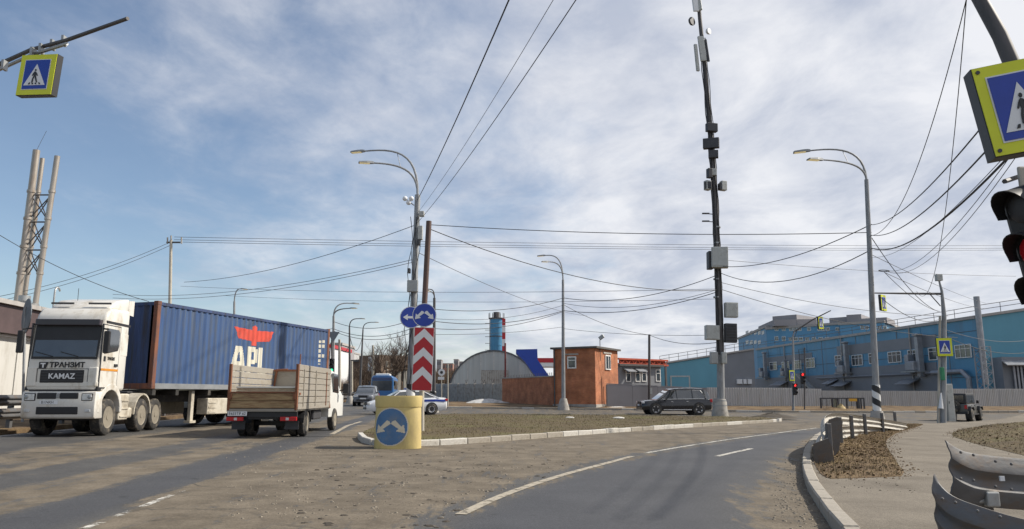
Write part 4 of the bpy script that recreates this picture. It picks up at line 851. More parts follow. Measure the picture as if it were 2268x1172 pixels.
# doors, windows, stripes on both sides
for s in (-1, 1):
    X = s * W_
    bx('door_seam', (X - s * 0.03, -1.085, 1.255), (X + s * 0.006, -0.035, 2.985), m_boxd, trk)
    dr = bx('door', (X - s * 0.03, -1.06, 1.28), (X + s * 0.012, -0.06, 2.96), m_cab, trk, 0.01, 1)
    q = MB(); q.prism([(-0.16, 2.18), (-0.94, 2.30), (-1.0, 2.42), (-1.0, 2.80), (-0.92, 2.88), (-0.22, 2.88)], 'x', X + s * 0.006, X + s * 0.024); q.build('side_window', m_glass, dr)
    bx('door_handle', (X, -0.98, 1.86), (X + s * 0.04, -0.80, 1.93), m_black, dr)
    bx('orange_stripe', (X + s * 0.012, -1.06, 1.73), (X + s * 0.02, -0.06, 1.79), m_orange, dr)
    bx('sleeper_hatch_seam', (X - s * 0.01, -1.58, 2.18), (X + s * 0.006, -1.2, 2.8), m_cab, trk, 0.004, 1)
    text('ТРАНЗИТ', 0.12, m_black, dr, (X + s * 0.018, -0.60, 2.06), (R(90), 0, R(90) * s), sx=0.8, bold=0.002)
    bx('door_logo', (X + s * 0.012, -0.28, 1.98), (X + s * 0.018, -0.16, 2.12), m_black, dr)
    mr = bx('mirror', (X + s * 0.10, 0.06, 2.18), (X + s * 0.26, 0.16, 2.78), m_black, trk, 0.03); q = MB(); q.tube([(X, -0.05, 2.85), (X + s * 0.18, 0.08, 2.82)], 0.025, 6); q.build('mirror_arm', m_black, mr)
    # fender round the front wheel
    q = MB(); ring = []
    for k in range(13):
        a = math.pi * (0.0 + k / 12); ring.append((-0.80 - 0.74 * math.cos(a), 0.62 + 0.78 * math.sin(a)))
    inn = [(-0.80 - 0.60 * math.cos(math.pi * k / 12), 0.60 + 0.62 * math.sin(math.pi * k / 12)) for k in range(13)]
    q.prism(ring + inn[::-1], 'x', X - s * 0.35, X + s * 0.02); pt('fender', q, m_cab if s > 0 else m_cab, trk, 0.02)
    bx('wheel_housing', (X - s * 0.5, -1.38, 0.7), (X - s * 0.36, -0.3, 1.25), m_black, trk)
    for z_ in (0.52, 0.84): bx('step', (X - s * 0.2, -0.30, z_), (X + s * 0.005, -0.12, z_ + 0.05), m_black, trk)
    for k in range(3): bx('side_vent', (X - s * 0.02, -0.34, 1.46 + 0.09 * k), (X + s * 0.01, -0.10, 1.50 + 0.09 * k), m_boxd, trk)
    wheel(trk, s * (W_ - 0.16), -0.80, 0.49, 0.30, m_dustrim, 0, 'lorry')
    for y in (-3.0, -4.05): wheel(trk, s * (W_ - 0.17), y, 0.49, 0.32, m_dustrim, 0, 'lorry2')
    q = MB(); ring = [(-3.0 - 0.62 * math.cos(math.pi * k / 10), 0.52 + 0.62 * math.sin(math.pi * k / 10)) for k in range(11)]; inn = [(-3.0 - 0.57 * math.cos(math.pi * k / 10), 0.52 + 0.57 * math.sin(math.pi * k / 10)) for k in range(11)]
    q.prism(ring + inn[::-1], 'x', X - s * 0.36, X); pt('rear_mudguard', q, m_cabd, trk)
    tk = bx('battery_box' if s < 0 else 'fuel_tank', (X - s * 0.45, -2.05, 0.38), (X - s * 0.02, -1.45, 1.12), m_cabd, trk, 0.04)
    for k in range(3): bx('box_rib', (X - s * 0.03, -2.0, 0.46 + 0.22 * k), (X + s * 0.006, -1.5, 0.50 + 0.22 * k), m_cabd, tk)
    bx('air_tank', (X - s * 0.42, -2.42, 0.42), (X - s * 0.06, -2.08, 0.72), m_cabd, trk, 0.05)
    bx('frame_rail', (s * 0.32, -4.8, 0.82), (s * 0.42, -0.5, 1.06), m_boxd, trk)
q = MB(); q.prism([(-0.55, 3.45), (-1.0, 3.72), (-1.78, 3.86), (-1.78, 3.45)], 'x', -W_ * 0.88, W_ * 0.88); pt('roof_fairing', q, m_cab, trk, 0.07, True, 3)
for s in (-1, 1): q = MB(); q.prism([(-1.70, 3.4), (-1.70, 3.80), (-2.05, 3.84), (-2.05, 3.38)], 'x', s * W_ * 0.86, s * W_ * 0.89); pt('fairing_wing', q, m_cab, trk)
for x in (-0.5, 0.5): q = MB(); q.tube([(x - 0.3, -0.62, 3.6), (x + 0.3, -0.62, 3.6)], 0.03, 6); q.build('roof_lamp_bar', m_boxd, trk)
q = MB(); q.tube([(0.2, -0.8, 3.7), (0.23, -0.85, 4.05)], 0.008, 5); q.build('aerial', m_black, trk)
bx('deck', (-0.5, -4.6, 1.06), (0.5, -2.3, 1.12), m_boxd, trk); bx('fifth_wheel', (-0.45, -3.9, 1.12), (0.45, -3.0, 1.2), m_boxd, trk, 0.03)
bx('cross_axle', (-0.8, -3.08, 0.42), (0.8, -2.92, 0.56), m_boxd, trk); bx('front_axle', (-0.8, -0.88, 0.40), (0.8, -0.74, 0.52), m_boxd, trk); bx('engine_pan', (-0.4, -1.9, 0.45), (0.4, -0.3, 1.2), m_black, trk)

# ---- semi-trailer and its container
m_cont = mat('weathered_blue_container', (0.03, 0.075, 0.19), 0.6, 0.05, 0.22, 1.6, dirt=(0.08, 0.10, 0.13), dirt_amt=0.6, dirt_scale=2.2, stretch=(3, 3, 0.25))
m_contrust = mat('rusty_container_post', (0.17, 0.065, 0.035), 0.75, 0, 0.35, 2.5, dirt=(0.05, 0.05, 0.07), dirt_amt=0.4, dirt_scale=3, stretch=(2, 2, 0.5))
m_cdark = mat('dark_blue_container_front', (0.03, 0.055, 0.14), 0.65, 0.05, 0.3, 1.6, dirt=(0.03, 0.03, 0.035), dirt_amt=0.5, dirt_scale=2.5, stretch=(3, 3, 0.25))
Kc = at(335, 861, 23.5); cd = Vector((2.9, 10.4, 0)).normalized(); cf = -cd; cr = Vector((cf.y, -cf.x, 0))
LC, WC, HC = 10.9, 2.44, 2.74
co = Kc + cr * (WC / 2)
con = thing('shipping_container', 'weathered blue shipping container with a red eagle and white letters APL', 'container', co, heading(cf.x, cf.y))
PIT, DEP = 0.278, 0.036
def corr(n0, L_):
    out = []; n = int(L_ / PIT); a = (L_ - n * PIT) / 2
    for k in range(n):
        b = a + k * PIT; out += [(b, 0), (b + 0.07, 0), (b + 0.139, DEP), (b + 0.209, DEP)]
    out.append((a + n * PIT, 0)); return out
side_prof = corr(0, LC - 0.3)
def side_pt(t, off=0.0):
    for (a, d1), (b, d2) in zip(side_prof, side_prof[1:]):
        if a <= t - 0.15 <= b: return d1 + (d2 - d1) * (t - 0.15 - a) / (b - a)
    return 0.0
for s, nm in ((-1, 'side_wall'), (1, 'side_wall')):
    q = MB(); vv = []
    for a, d_ in side_prof:
        for z in (0.16, HC - 0.1): vv.append((s * (WC / 2 - 0.02 - d_), -0.15 - a, z))
    q.add(vv, [(2 * i, 2 * i + 1, 2 * i + 3, 2 * i + 2) for i in range(len(side_prof) - 1)]); pt(nm, q, m_cont, con)
q = MB(); fp = corr(0, WC - 0.24); vv = []
for a, d_ in fp:
    for z in (0.16, HC - 0.1): vv.append((-WC / 2 + 0.12 + a, -0.02 - d_, z))
q.add(vv, [(2 * i, 2 * i + 1, 2 * i + 3, 2 * i + 2) for i in range(len(fp) - 1)]); pt('front_wall', q, m_cdark, con)
for s in (-1, 1):
    for y0, y1 in ((0.0, -0.16), (-LC + 0.16, -LC)):
        bx('corner_post', (s * WC / 2, y0, 0), (s * (WC / 2 - 0.16), y1, HC), m_contrust, con, 0.012, 1)
        for z in (0.0, HC - 0.1): bx('corner_casting', (s * (WC / 2 + 0.006), y0 + 0.006 * (1 if y0 == 0 else 0), z - 0.006), (s * (WC / 2 - 0.165), y1 - (0.006 if y0 else 0), z + 0.12), m_contrust, con, 0.01, 1)
    bx('top_rail', (s * (WC / 2 - 0.004), -0.15, HC - 0.11), (s * (WC / 2 - 0.08), -LC + 0.15, HC - 0.01), m_cdark, con)
    bx('bottom_rail', (s * (WC / 2 - 0.002), -0.15, 0.0), (s * (WC / 2 - 0.08), -LC + 0.15, 0.17), mat('grey_bottom_rail', (0.23, 0.24, 0.25), 0.6, 0.2, 0.2), con)
bx('front_header', (-WC / 2 + 0.16, -0.005, HC - 0.12), (WC / 2 - 0.16, -0.12, HC - 0.01), m_cdark, con); bx('front_sill', (-WC / 2 + 0.16, -0.005, 0), (WC / 2 - 0.16, -0.12, 0.17), m_contrust, con)
bx('roof', (-WC / 2 + 0.05, -0.1, HC - 0.05), (WC / 2 - 0.05, -LC + 0.1, HC - 0.02), m_cont, con); bx('floor', (-WC / 2 + 0.1, -0.1, 0.05), (WC / 2 - 0.1, -LC + 0.1, 0.1), m_boxd, con)
bx('rear_door', (-WC / 2 + 0.16, -LC + 0.05, 0.1), (WC / 2 - 0.16, -LC + 0.02, HC - 0.08), m_cont, con)
def side_paint(name, test, m, t0, t1, z0, z1):
    edges = sorted(set([t0, t1] + [a + 0.15 for a, _ in side_prof if t0 < a + 0.15 < t1] + list(np.arange(t0, t1, 0.02)))); q = MB(); dz = 0.018
    for a, b in zip(edges, edges[1:]):
        if b - a < 1e-4: continue
        xa, xb = -(WC / 2 - 0.02 - side_pt(a + 1e-5) + 0.004), -(WC / 2 - 0.02 - side_pt(b - 1e-5) + 0.004); z = z0; run = None
        while z < z1 + dz:
            inn = z < z1 and test((a + b) / 2, z + dz / 2)
            if inn and run is None: run = z
            if not inn and run is not None: q.add([(xa, -a, HC + run), (xb, -b, HC + run), (xb, -b, HC + z), (xa, -a, HC + z)], [(0, 1, 2, 3)]); run = None
            z += dz
    return q.build(name, m, con)
m_cred = mat('faded_red_container_paint', (0.55, 0.06, 0.035), 0.65, 0, 0.15, 3, dirt=(0.35, 0.08, 0.06), dirt_amt=0.4); m_cwh = mat('dirty_white_container_paint', (0.60, 0.57, 0.47), 0.7, 0, 0.15, 2, dirt=(0.36, 0.35, 0.28), dirt_amt=0.35, stretch=(3, 3, 0.4))
T0 = 3.98
EAG = [[(0, -.45), (1.15, -.5), (1.15, -.92), (0.3, -.86)], [(1.4, -.5), (2.55, -.45), (2.25, -.86), (1.4, -.92)], [(1.13, -.36), (1.27, -.30), (1.42, -.36), (1.42, -1.08), (1.13, -1.08)]]
side_paint('eagle_emblem', lambda t, z: any(inside(p, t - T0, z) for p in EAG), m_cred, T0 - 0.02, T0 + 2.6, -1.1, -0.28)
T0 -= 0.0
SL = 0.80
A_ = [(-0.15, -2.28), (0.18, -2.28), (0.28, -1.93), (0.60, -1.93), (0.68, -2.28), (1.0, -2.28), (0.70, -1.14), (0.15, -1.14)]; AH = [(0.34, -1.70), (0.54, -1.70), (0.46, -1.36), (0.42, -1.36)]
side_paint('letter', lambda t, z: inside(A_, (t - T0) / SL, z) and not inside(AH, (t - T0) / SL, z), m_cwh, T0 - 0.2, T0 + 1.0, -2.3, -1.1)
side_paint('letter', lambda t, z: ((t - T0) / SL < 1.42 or z > -1.78 - 0) and (not (1.42 < (t - T0) / SL < 1.58 and -1.62 < z < -1.32)) and not ((t - T0) / SL > 1.75 and (z > -1.2 or z < -1.72)), m_cwh, T0 + 1.10 * SL, T0 + 1.86 * SL, -2.28, -1.14)
side_paint('letter', lambda t, z: (t - T0) / SL < 2.26 or z < -2.0, m_cwh, T0 + 1.93 * SL, T0 + 2.6 * SL, -2.28, -1.14)
for t_, za, zb in ((LC - 0.85, -0.55, -0.92), (LC - 0.85, -0.95, -1.6), (LC - 0.55, -0.5, -0.85), (LC - 0.55, -1.1, -1.3)): side_paint('stencil_marks', lambda t, z: int(z * 14) % 3 != 0, m_cwh, t_, t_ + 0.14, zb, za)
# trailer
to = Vector((co.x, co.y, 0)) + cf * 0.0; to.z = ground_z(to.x, to.y); zb_ = co.z - to.z
trl = thing('semi_trailer', 'black skeletal semi-trailer with dusty wheels under the blue container', 'trailer', to, heading(cf.x, cf.y))
m_tr = mat('grimy_trailer_steel', (0.035, 0.033, 0.03), 0.75, 0.1, 0.3, 3, dirt=(0.17, 0.145, 0.11), dirt_amt=0.35)
for s in (-1, 1):
    bx('chassis_rail', (s * 0.38, -LC, zb_ - 0.42), (s * 0.52, -0.3, zb_ - 0.03), m_tr, trl)
    q = MB(); q.box((s * 1.0, -2.15, zb_ - 0.55), (0.12, 0.14, 1.0)); lg = pt('landing_leg', q, m_cabd, trl); bx('foot', (s * 0.88, -2.3, zb_ - 1.12), (s * 1.12, -2.0, zb_ - 1.04), m_cabd, lg)
    tb = bx('tool_box' if s < 0 else 'pallet_box', (s * 0.75, -4.0, zb_ - 0.85), (s * 1.2, -2.75, zb_ - 0.3), m_cabd, trl, 0.03)
    for k in range(3): bx('rib', (s * 1.19, -3.2, zb_ - 0.8 + 0.16 * k), (s * 1.215, -2.8, zb_ - 0.74 + 0.16 * k), m_cabd, tb)
    for y in (-4.95, -6.2, -7.45):
        wheel(trl, s * 1.05, y, 0.49, 0.34, m_dustrim, 0, 'lorry2')
        q = MB(); ring = [(y - 0.60 * math.cos(math.pi * (0.05 + 0.9 * k / 10)), 0.52 + 0.60 * math.sin(math.pi * (0.05 + 0.9 * k / 10))) for k in range(11)]; inn = [(y - 0.555 * math.cos(math.pi * (0.05 + 0.9 * k / 10)), 0.52 + 0.555 * math.sin(math.pi * (0.05 + 0.9 * k / 10))) for k in range(11)]
        q.prism(ring + inn[::-1], 'x', s * 0.87, s * 1.23); pt('mudguard', q, m_cabd, trl)
for y in (-0.15, -1.2, -2.8, -4.2, -6.5, -9.4, -LC + 0.2): bx('cross_member', (-1.2, y - 0.07, zb_ - 0.2), (1.2, y + 0.07, zb_ - 0.02), m_tr, trl)
for y in (-4.95, -6.2, -7.45): bx('axle', (-1.0, y - 0.07, 0.42), (1.0, y + 0.07, 0.56), m_tr, trl)

# ---- flatbed light truck
m_bed = mat('grey_ribbed_dropside', (0.30, 0.275, 0.235), 0.65, 0.1, 0.14, 2, dirt=(0.21, 0.18, 0.14), dirt_amt=0.5, stretch=(1, 1, 3))
m_rusty = mat('rusty_brown_steel', (0.20, 0.075, 0.035), 0.75, 0, 0.3, 4, dirt=(0.10, 0.05, 0.03), dirt_amt=0.4)
m_plank = mat('worn_tailgate_wood', (0.33, 0.23, 0.12), 0.85, 0, 0.3, 2, 0.3, 20, dirt=(0.14, 0.06, 0.03), dirt_amt=0.6, dirt_scale=3.5, stretch=(0.6, 3, 5))
fo = Vector((-6.84, 21.85, 0)); fo.z = ground_z(fo.x, fo.y); fh = Vector((-0.02, 0.9998, 0))
fb = thing('flatbed_truck', 'small dropside flatbed truck with rusty tailgate seen from behind', 'truck', fo, heading(fh.x, fh.y))
HW, YB, YF, ZB, ZT = 0.95, -1.15, 2.85, 0.74, 1.98
bx('bed_floor', (-HW, YB, ZB - 0.02), (HW, YF, ZB + 0.09), m_tr, fb)
for k in range(2): bx('tailgate_plank', (-HW + 0.06, YB - 0.02, ZB + 0.06 + 0.205 * k), (HW - 0.06, YB + 0.02, ZB + 0.255 + 0.205 * k), m_plank, fb, 0.008, 1)
bx('tailgate_lip', (-HW, YB - 0.035, ZB - 0.03), (HW, YB + 0.03, ZB + 0.045), m_bed, fb); bx('tailgate_top', (-HW + 0.05, YB - 0.03, ZB + 0.47), (HW - 0.05, YB + 0.03, ZB + 0.51), m_rusty, fb)
for s in (-1, 1):
    bx('rear_post', (s * HW, YB - 0.04, ZB), (s * (HW - 0.07), YB + 0.05, ZT + 0.02), m_rusty, fb, 0.006, 1)
    for k in range(7):
        z0 = ZB + 0.02 + k * 0.178; bx('side_board', (s * (HW + 0.012), YB + 0.05, z0), (s * (HW - 0.03), YF, z0 + 0.166), m_bed, fb, 0.01, 1)
    q = MB(); q.tube([(s * 0.96, YF - 0.05, ZB), (s * 0.80, YF - 0.05, ZT), (s * 0.45, YF - 0.05, ZT)], 0.035, 6); q.build('headboard_brace', m_rusty, fb)
q = MB(); q.box((0, YF + 0.02, (ZB + ZT) / 2), (2 * HW - 0.06, 0.04, ZT - ZB)); hb = pt('headboard', q, m_bed, fb)
bx('rear_window_opening', (0.35, YF - 0.02, 1.5), (0.95, YF - 0.002, 1.78), m_glass, hb)
bx('headboard_rail', (-HW + 0.05, YF - 0.07, ZT - 0.06), (HW - 0.05, YF - 0.005, ZT), m_rusty, fb)
q = MB(); q.tube([(-0.05, YF - 0.06, ZT), (0.6, YF - 0.06, 1.35)], 0.03, 6); q.build('diagonal_brace', m_rusty, fb); q = MB(); q.tube([(-0.07, YF - 0.08, 1.2), (-0.05, YF - 0.06, ZT + 0.5)], 0.02, 6); q.build('stake', m_rusty, fb)
bx('chassis', (-0.4, YB + 0.1, 0.5), (0.4, 4.6, 0.74), m_black, fb); bx('rear_crossbar', (-0.95, YB + 0.02, 0.56), (0.95, YB + 0.10, 0.70), m_black, fb)
for s in (-1, 1):
    for y in (-0.6, 0.8, 2.2): bx('side_hinge', (s * (HW + 0.008), y - 0.03, ZB + 0.1), (s * (HW + 0.03), y + 0.03, ZT - 0.1), m_rusty if y > 2 else m_bed, fb)
    bx('tailgate_latch', (s * (HW - 0.12), YB - 0.06, ZB + 0.30), (s * (HW - 0.05), YB - 0.02, ZB + 0.46), m_rusty, fb)
    bx('side_latch', (s * (HW + 0.01), YB + 0.1, ZB + 0.42), (s * (HW + 0.035), YB + 0.2, ZB + 0.48), m_rusty, fb)
np_ = bx('number_plate', (-HW + 0.04, YB - 0.05, 0.60), (-HW + 0.56, YB - 0.035, 0.715), m_swhite, fb); text('Е633ТР 62', 0.105, m_black, np_, (-HW + 0.30, YB - 0.054, 0.657), (R(90), 0, 0), 'plate_characters', 0.001, sx=0.95)
for s in (-1, 1):
    tlp_ = bx('tail_light', (s * 0.50, YB - 0.02, 0.46), (s * 0.95, YB + 0.05, 0.57), m_redlens, fb, 0.01, 1); bx('reverse_lens', (s * 0.66, YB - 0.026, 0.48), (s * 0.74, YB - 0.015, 0.55), m_clear, tlp_)
    bx('mud_flap', (s * 0.55, YB + 0.35, 0.22), (s * 0.92, YB + 0.37, 0.45), m_boxd, fb)
    for k, x in enumerate((0.84, 0.60)): wheel(fb, s * x, 0.0, 0.36, 0.20, m_dustrim, 0, 'van')
    wheel(fb, s * 0.86, 3.75, 0.36, 0.20, m_dustrim, 0, 'van')
    q = MB(); ring = [(-0.44 * math.cos(math.pi * k / 10), 0.38 + 0.42 * math.sin(math.pi * k / 10)) for k in range(11)]; inn = [(-0.41 * math.cos(math.pi * k / 10), 0.38 + 0.39 * math.sin(math.pi * k / 10)) for k in range(11)]
    q.prism(ring + inn[::-1], 'x', s * 0.5, s * 0.96); pt('mudguard', q, m_black, fb)
bx('rear_axle', (-0.7, -0.06, 0.30), (0.7, 0.06, 0.42), m_black, fb); bx('fuel_tank', (0.42, 1.2, 0.42), (0.85, 2.2, 0.72), m_boxd, fb, 0.05)
m_vw = mat('white_van_paint', (0.66, 0.66, 0.63), 0.35, 0, 0.05, 2, coat=0.3)
q = MB(); q.loft([[(x, y, z) for x, z in ((-w, 0.45), (w, 0.45), (w, 1.15), (w * wt, zt), (-w * wt, zt), (-w, 1.15))] for y, w, wt, zt in ((2.94, 0.90, 0.86, 1.94), (3.7, 0.91, 0.86, 1.98), (4.25, 0.90, 0.85, 1.92), (4.75, 0.96, 0.9, 1.35), (5.25, 0.9, 0.92, 1.12), (5.42, 0.82, 0.95, 0.95))]); cabv = pt('cab', q, m_vw, fb, 0, True)
for s in (-1, 1):
    q = MB(); q.prism([(3.5, 1.25), (4.45, 1.22), (4.2, 1.85), (3.55, 1.88)], 'x', s * 0.90, s * 0.82); q.build('side_window', m_glass, cabv)
    mr = bx('mirror', (s * 1.06, 4.3, 1.2), (s * 1.26, 4.42, 1.55), m_black, fb, 0.03); q = MB(); q.tube([(s * 0.93, 4.4, 1.3), (s * 1.1, 4.38, 1.35)], 0.02, 6); q.build('mirror_arm', m_black, mr)
lb = fo + Vector((fh.y, -fh.x, 0)) * 0.02 + fh * 0.75 + Vector((0, 0, ZB + 0.095))
ld = thing('board_stack', 'stack of pale boards lying on the flatbed', 'boards', lb, heading(fh.x, fh.y))
m_lumb = mat('pale_board', (0.50, 0.40, 0.27), 0.8, 0, 0.2, 3, stretch=(4, 0.5, 4)); m_lumt = mat('white_board_face', (0.66, 0.63, 0.55), 0.7, 0, 0.1, 2)
for k in range(10): bx('board', (-0.80 + random.uniform(-.06, .06), -1.8 + random.uniform(-.08, .1), 0.001 + 0.056 * k), (0.84 + random.uniform(-.06, .06), 2.1, 0.052 + 0.056 * k), m_lumt if k == 9 else m_lumb, ld, 0.004, 1)

# ---- cars
def car(label, loc, hx, hy, L_, W_, st, gh, paint, rad, ax, style, glass=None, name='car', spokes=5, group=None, lights=True):
    """st: stations (y, z_top, half-width factor) of the lower body, gh: (y, z_roof, factor) of the glasshouse, ax: axle positions"""
    t = thing(name, label, 'car', loc, heading(hx, hy), group); hw = W_ / 2
    q = MB(); rings = []
    for y, zt, k, zlo in st:
        w = hw * k; zs = zlo + (zt - zlo) * 0.72
        rings.append([(-w * 0.90, y, zlo), (w * 0.90, y, zlo), (w * 0.985, y, zlo + 0.12), (w, y, zlo + (zt - zlo) * 0.45), (w * 0.985, y, zs), (w * 0.90, y, zt - 0.02), (w * 0.70, y, zt + 0.015), (-w * 0.70, y, zt + 0.015), (-w * 0.90, y, zt - 0.02), (-w * 0.985, y, zs), (-w, y, zlo + (zt - zlo) * 0.45), (-w * 0.985, y, zlo + 0.12)])
    q.loft(rings); body = pt('body', q, paint, t, 0, True)
    belt = {}
    def zbelt(y):
        for a, b in zip(st, st[1:]):
            if a[0] <= y <= b[0]: return a[1] + (b[1] - a[1]) * (y - a[0]) / (b[0] - a[0])
        return st[-1][1]
    q = MB(); rings = []
    for y, zr, k in gh:
        zb = zbelt(y) - 0.03; zr = max(zr, zb + 0.02); w0, w1 = hw * 0.90, hw * k; zm = zb + (zr - zb) * 0.82
        wm = w0 + (w1 - w0) * 0.8
        rings.append([(-w0, y, zb), (w0, y, zb), (wm, y, zm), (w1, y, zr), (-w1, y, zr), (-wm, y, zm)])
    q.loft(rings); pt('glasshouse', q, glass or m_glass, t, 0, True)
    top = [g for g in gh if g[1] > max(g_[1] for g_ in gh) - 0.16]
    q = MB(); rings = []
    for y, zr, k in top:
        zb = zbelt(y) - 0.03; w1 = hw * k; wm = hw * 0.90 + (hw * k - hw * 0.90) * 0.84; zm = zb + (zr - zb) * 0.86
        rings.append([(-wm - 0.012, y, zm), (-w1 - 0.006, y, zr + 0.012), (-w1 * 0.5, y, zr + 0.035), (w1 * 0.5, y, zr + 0.035), (w1 + 0.006, y, zr + 0.012), (wm + 0.012, y, zm), (w1, y, zr - 0.02), (-w1, y, zr - 0.02)])
    q.loft(rings); pt('roof', q, paint, t, 0, True)
    for s in (-1, 1):
        for i in style['pillars']:
            (ya, yb) = i
            def gpnt(y, f):
                for a, b in zip(gh, gh[1:]):
                    if a[0] <= y <= b[0]: u_ = (y - a[0]) / (b[0] - a[0]); zr = a[1] + (b[1] - a[1]) * u_; k = a[2] + (b[2] - a[2]) * u_; break
                else: zr, k = gh[-1][1], gh[-1][2]
                zb = zbelt(y) - 0.03; zr = max(zr, zb + 0.02); return Vector((s * (hw * 0.90 + (hw * k - hw * 0.90) * f + 0.012), y, zb + (zr - zb) * f))
            q = MB(); q.tube([gpnt(ya, 0.0), gpnt((ya + yb) / 2, 0.5), gpnt(yb, 0.97)], style.get('pr', 0.035), 6); q.build('pillar', style.get('pm', paint), t)
        for y in ax:
            q = MB(); q.cyl((s * (hw - 0.25), y, rad + 0.02), (s * (hw + 0.004), y, rad + 0.02), rad * 1.14, n=24); q.build('wheel_arch', m_black, t)
            wheel(t, s * (hw - 0.09), y, rad, 0.22, style.get('rim', m_alloy), spokes, name + str(spokes) + str(rad))
        for y in style['doors']:
            q = MB(); q.box((s * (hw + 0.012), y, zbelt(y) - 0.16), (0.03, 0.16, 0.03)); q.build('door_handle', style.get('hm', paint), t)
        q = MB(); q.box((s * (hw + 0.08), style['mir'], zbelt(style['mir']) + 0.07), (0.18, 0.1, 0.13)); q.build('mirror', paint, t, bevel=0.03)
        yF, yR = L_ / 2, -L_ / 2
        q = MB(); q.box((s * hw * 0.70, yF - 0.10, style['zl']), (hw * 0.38, 0.16, 0.14)); q.build('headlight', m_clear, t, bevel=0.02)
        q = MB(); q.box((s * hw * 0.76, yR + 0.08, style['zt']), (hw * 0.36, 0.18, style.get('ht', 0.13))); q.build('tail_light', m_redlens, t, bevel=0.02)
    q = MB(); q.box((0, L_ / 2 - 0.03, style['zl'] - 0.02), (hw * 0.8, 0.1, 0.2)); q.build('grille', m_black, t, bevel=0.01)
    q = MB(); q.box((0, L_ / 2 - 0.02, style['zl'] - 0.30), (hw * 1.2, 0.09, 0.12)); q.build('lower_intake', m_black, t, bevel=0.01)
    for y, nm in ((L_ / 2 + 0.035, 'front_plate'), (-L_ / 2 - 0.012, 'rear_plate')):
        q = MB(); q.box((0, y, style['zl'] - 0.18 if y > 0 else style['zt'] - 0.12), (0.52, 0.015, 0.11)); q.build(nm, m_swhite, t)
    return t
m_carw = mat('white_car_paint', (0.74, 0.75, 0.76), 0.3, 0, 0.03, 2, coat=0.4); m_carblk = mat('black_car_paint', (0.012, 0.013, 0.017), 0.22, 0.1, 0.1, 2, coat=0.6, dirt=(0.07, 0.065, 0.055), dirt_amt=0.25)
m_chrome = mat('chrome_trim', (0.62, 0.63, 0.64), 0.2, 0.9, 0.05); m_carg = mat('grey_car_paint', (0.12, 0.125, 0.14), 0.3, 0.2, 0.1, coat=0.4)
sedan_st = [(-2.45, 0.86, 0.80, 0.40), (-2.36, 0.98, 0.93, 0.30), (-1.7, 1.03, 1.0, 0.20), (-0.8, 1.0, 1.0, 0.18), (0.6, 0.97, 1.0, 0.18), (1.1, 0.94, 1.0, 0.18), (1.8, 0.86, 0.98, 0.2), (2.25, 0.72, 0.9, 0.22), (2.45, 0.55, 0.78, 0.26)]
sedan_gh = [(-1.95, 1.03, 0.66), (-1.45, 1.28, 0.66), (-0.8, 1.43, 0.66), (-0.1, 1.46, 0.67), (0.5, 1.40, 0.67), (1.35, 0.98, 0.70)]
pl_ = on(897, 46.5)
pol = car('white police saloon with a blue side stripe, partly hidden by the yellow block', pl_, -0.945, -0.33, 4.9, 1.86, sedan_st, sedan_gh, m_carw, 0.33, (-1.45, 1.5), dict(pillars=[(-1.9, -1.0), (-0.35, -0.3), (1.3, 0.45)], doors=(-0.75, 0.25), mir=0.85, zl=0.68, zt=0.88), name='police_car', spokes=10)
for s in (-1, 1):
    q = MB(); q.loft([[(s * (0.93 * k + 0.008), y, z), (s * (0.93 * k + 0.012), y, z + 0.13), (s * (0.93 * k), y, z + 0.13), (s * (0.93 * k - 0.004), y, z)] for y, k, z in ((-2.3, 0.945, 0.76), (-1.7, 0.99, 0.78), (0, 0.99, 0.75), (1.1, 0.99, 0.70), (1.9, 0.955, 0.64))]); q.build('blue_stripe', m_blue, pol)
bx('light_bar', (-0.55, -0.25, 1.50), (0.55, 0.0, 1.60), m_blue, pol, 0.03)
suv_st = [(-2.56, 0.95, 0.86, 0.45), (-2.45, 1.08, 0.96, 0.36), (-1.7, 1.10, 1.0, 0.28), (0.8, 1.07, 1.0, 0.26), (1.2, 1.06, 1.0, 0.26), (2.0, 1.0, 0.98, 0.28), (2.4, 0.92, 0.93, 0.32), (2.56, 0.74, 0.84, 0.36)]
suv_gh = [(-2.50, 1.10, 0.72), (-2.28, 1.62, 0.72), (-2.0, 1.76, 0.73), (-1.2, 1.83, 0.73), (-0.2, 1.84, 0.73), (0.55, 1.74, 0.73), (1.45, 1.08, 0.76)]
sv = on(1493, 54.8)
suv = car('large black estate SUV with chrome window line driving left', sv, -0.996, -0.09, 5.12, 1.95, suv_st, suv_gh, m_carblk, 0.40, (-1.55, 1.60), dict(pillars=[(-2.1, -1.95), (-1.15, -1.1), (0.0, 0.05), (1.40, 0.5)], doors=(-0.7, 0.4), mir=0.85, zl=0.86, zt=0.98, ht=0.22, hm=m_chrome), name='parked_suv', spokes=5)
for s in (-1, 1):
    q = MB(); q.tube([(s * 0.89, 1.05, 1.08), (s * 0.90, -1.9, 1.12), (s * 0.86, -2.1, 1.2), (s * 0.75, -1.75, 1.70), (s * 0.72, -0.4, 1.75), (s * 0.735, 0.4, 1.66)], 0.018, 6); q.build('chrome_window_trim', m_chrome, suv)
    q = MB(); q.tube([(s * 0.70, 0.3, 1.82), (s * 0.69, -1.0, 1.88), (s * 0.69, -1.9, 1.82)], 0.022, 6); q.build('roof_rail', m_chrome, suv)
    bx('running_board', (s * 0.88, -1.0, 0.33), (s * 1.0, 1.05, 0.38), m_chrome, suv)
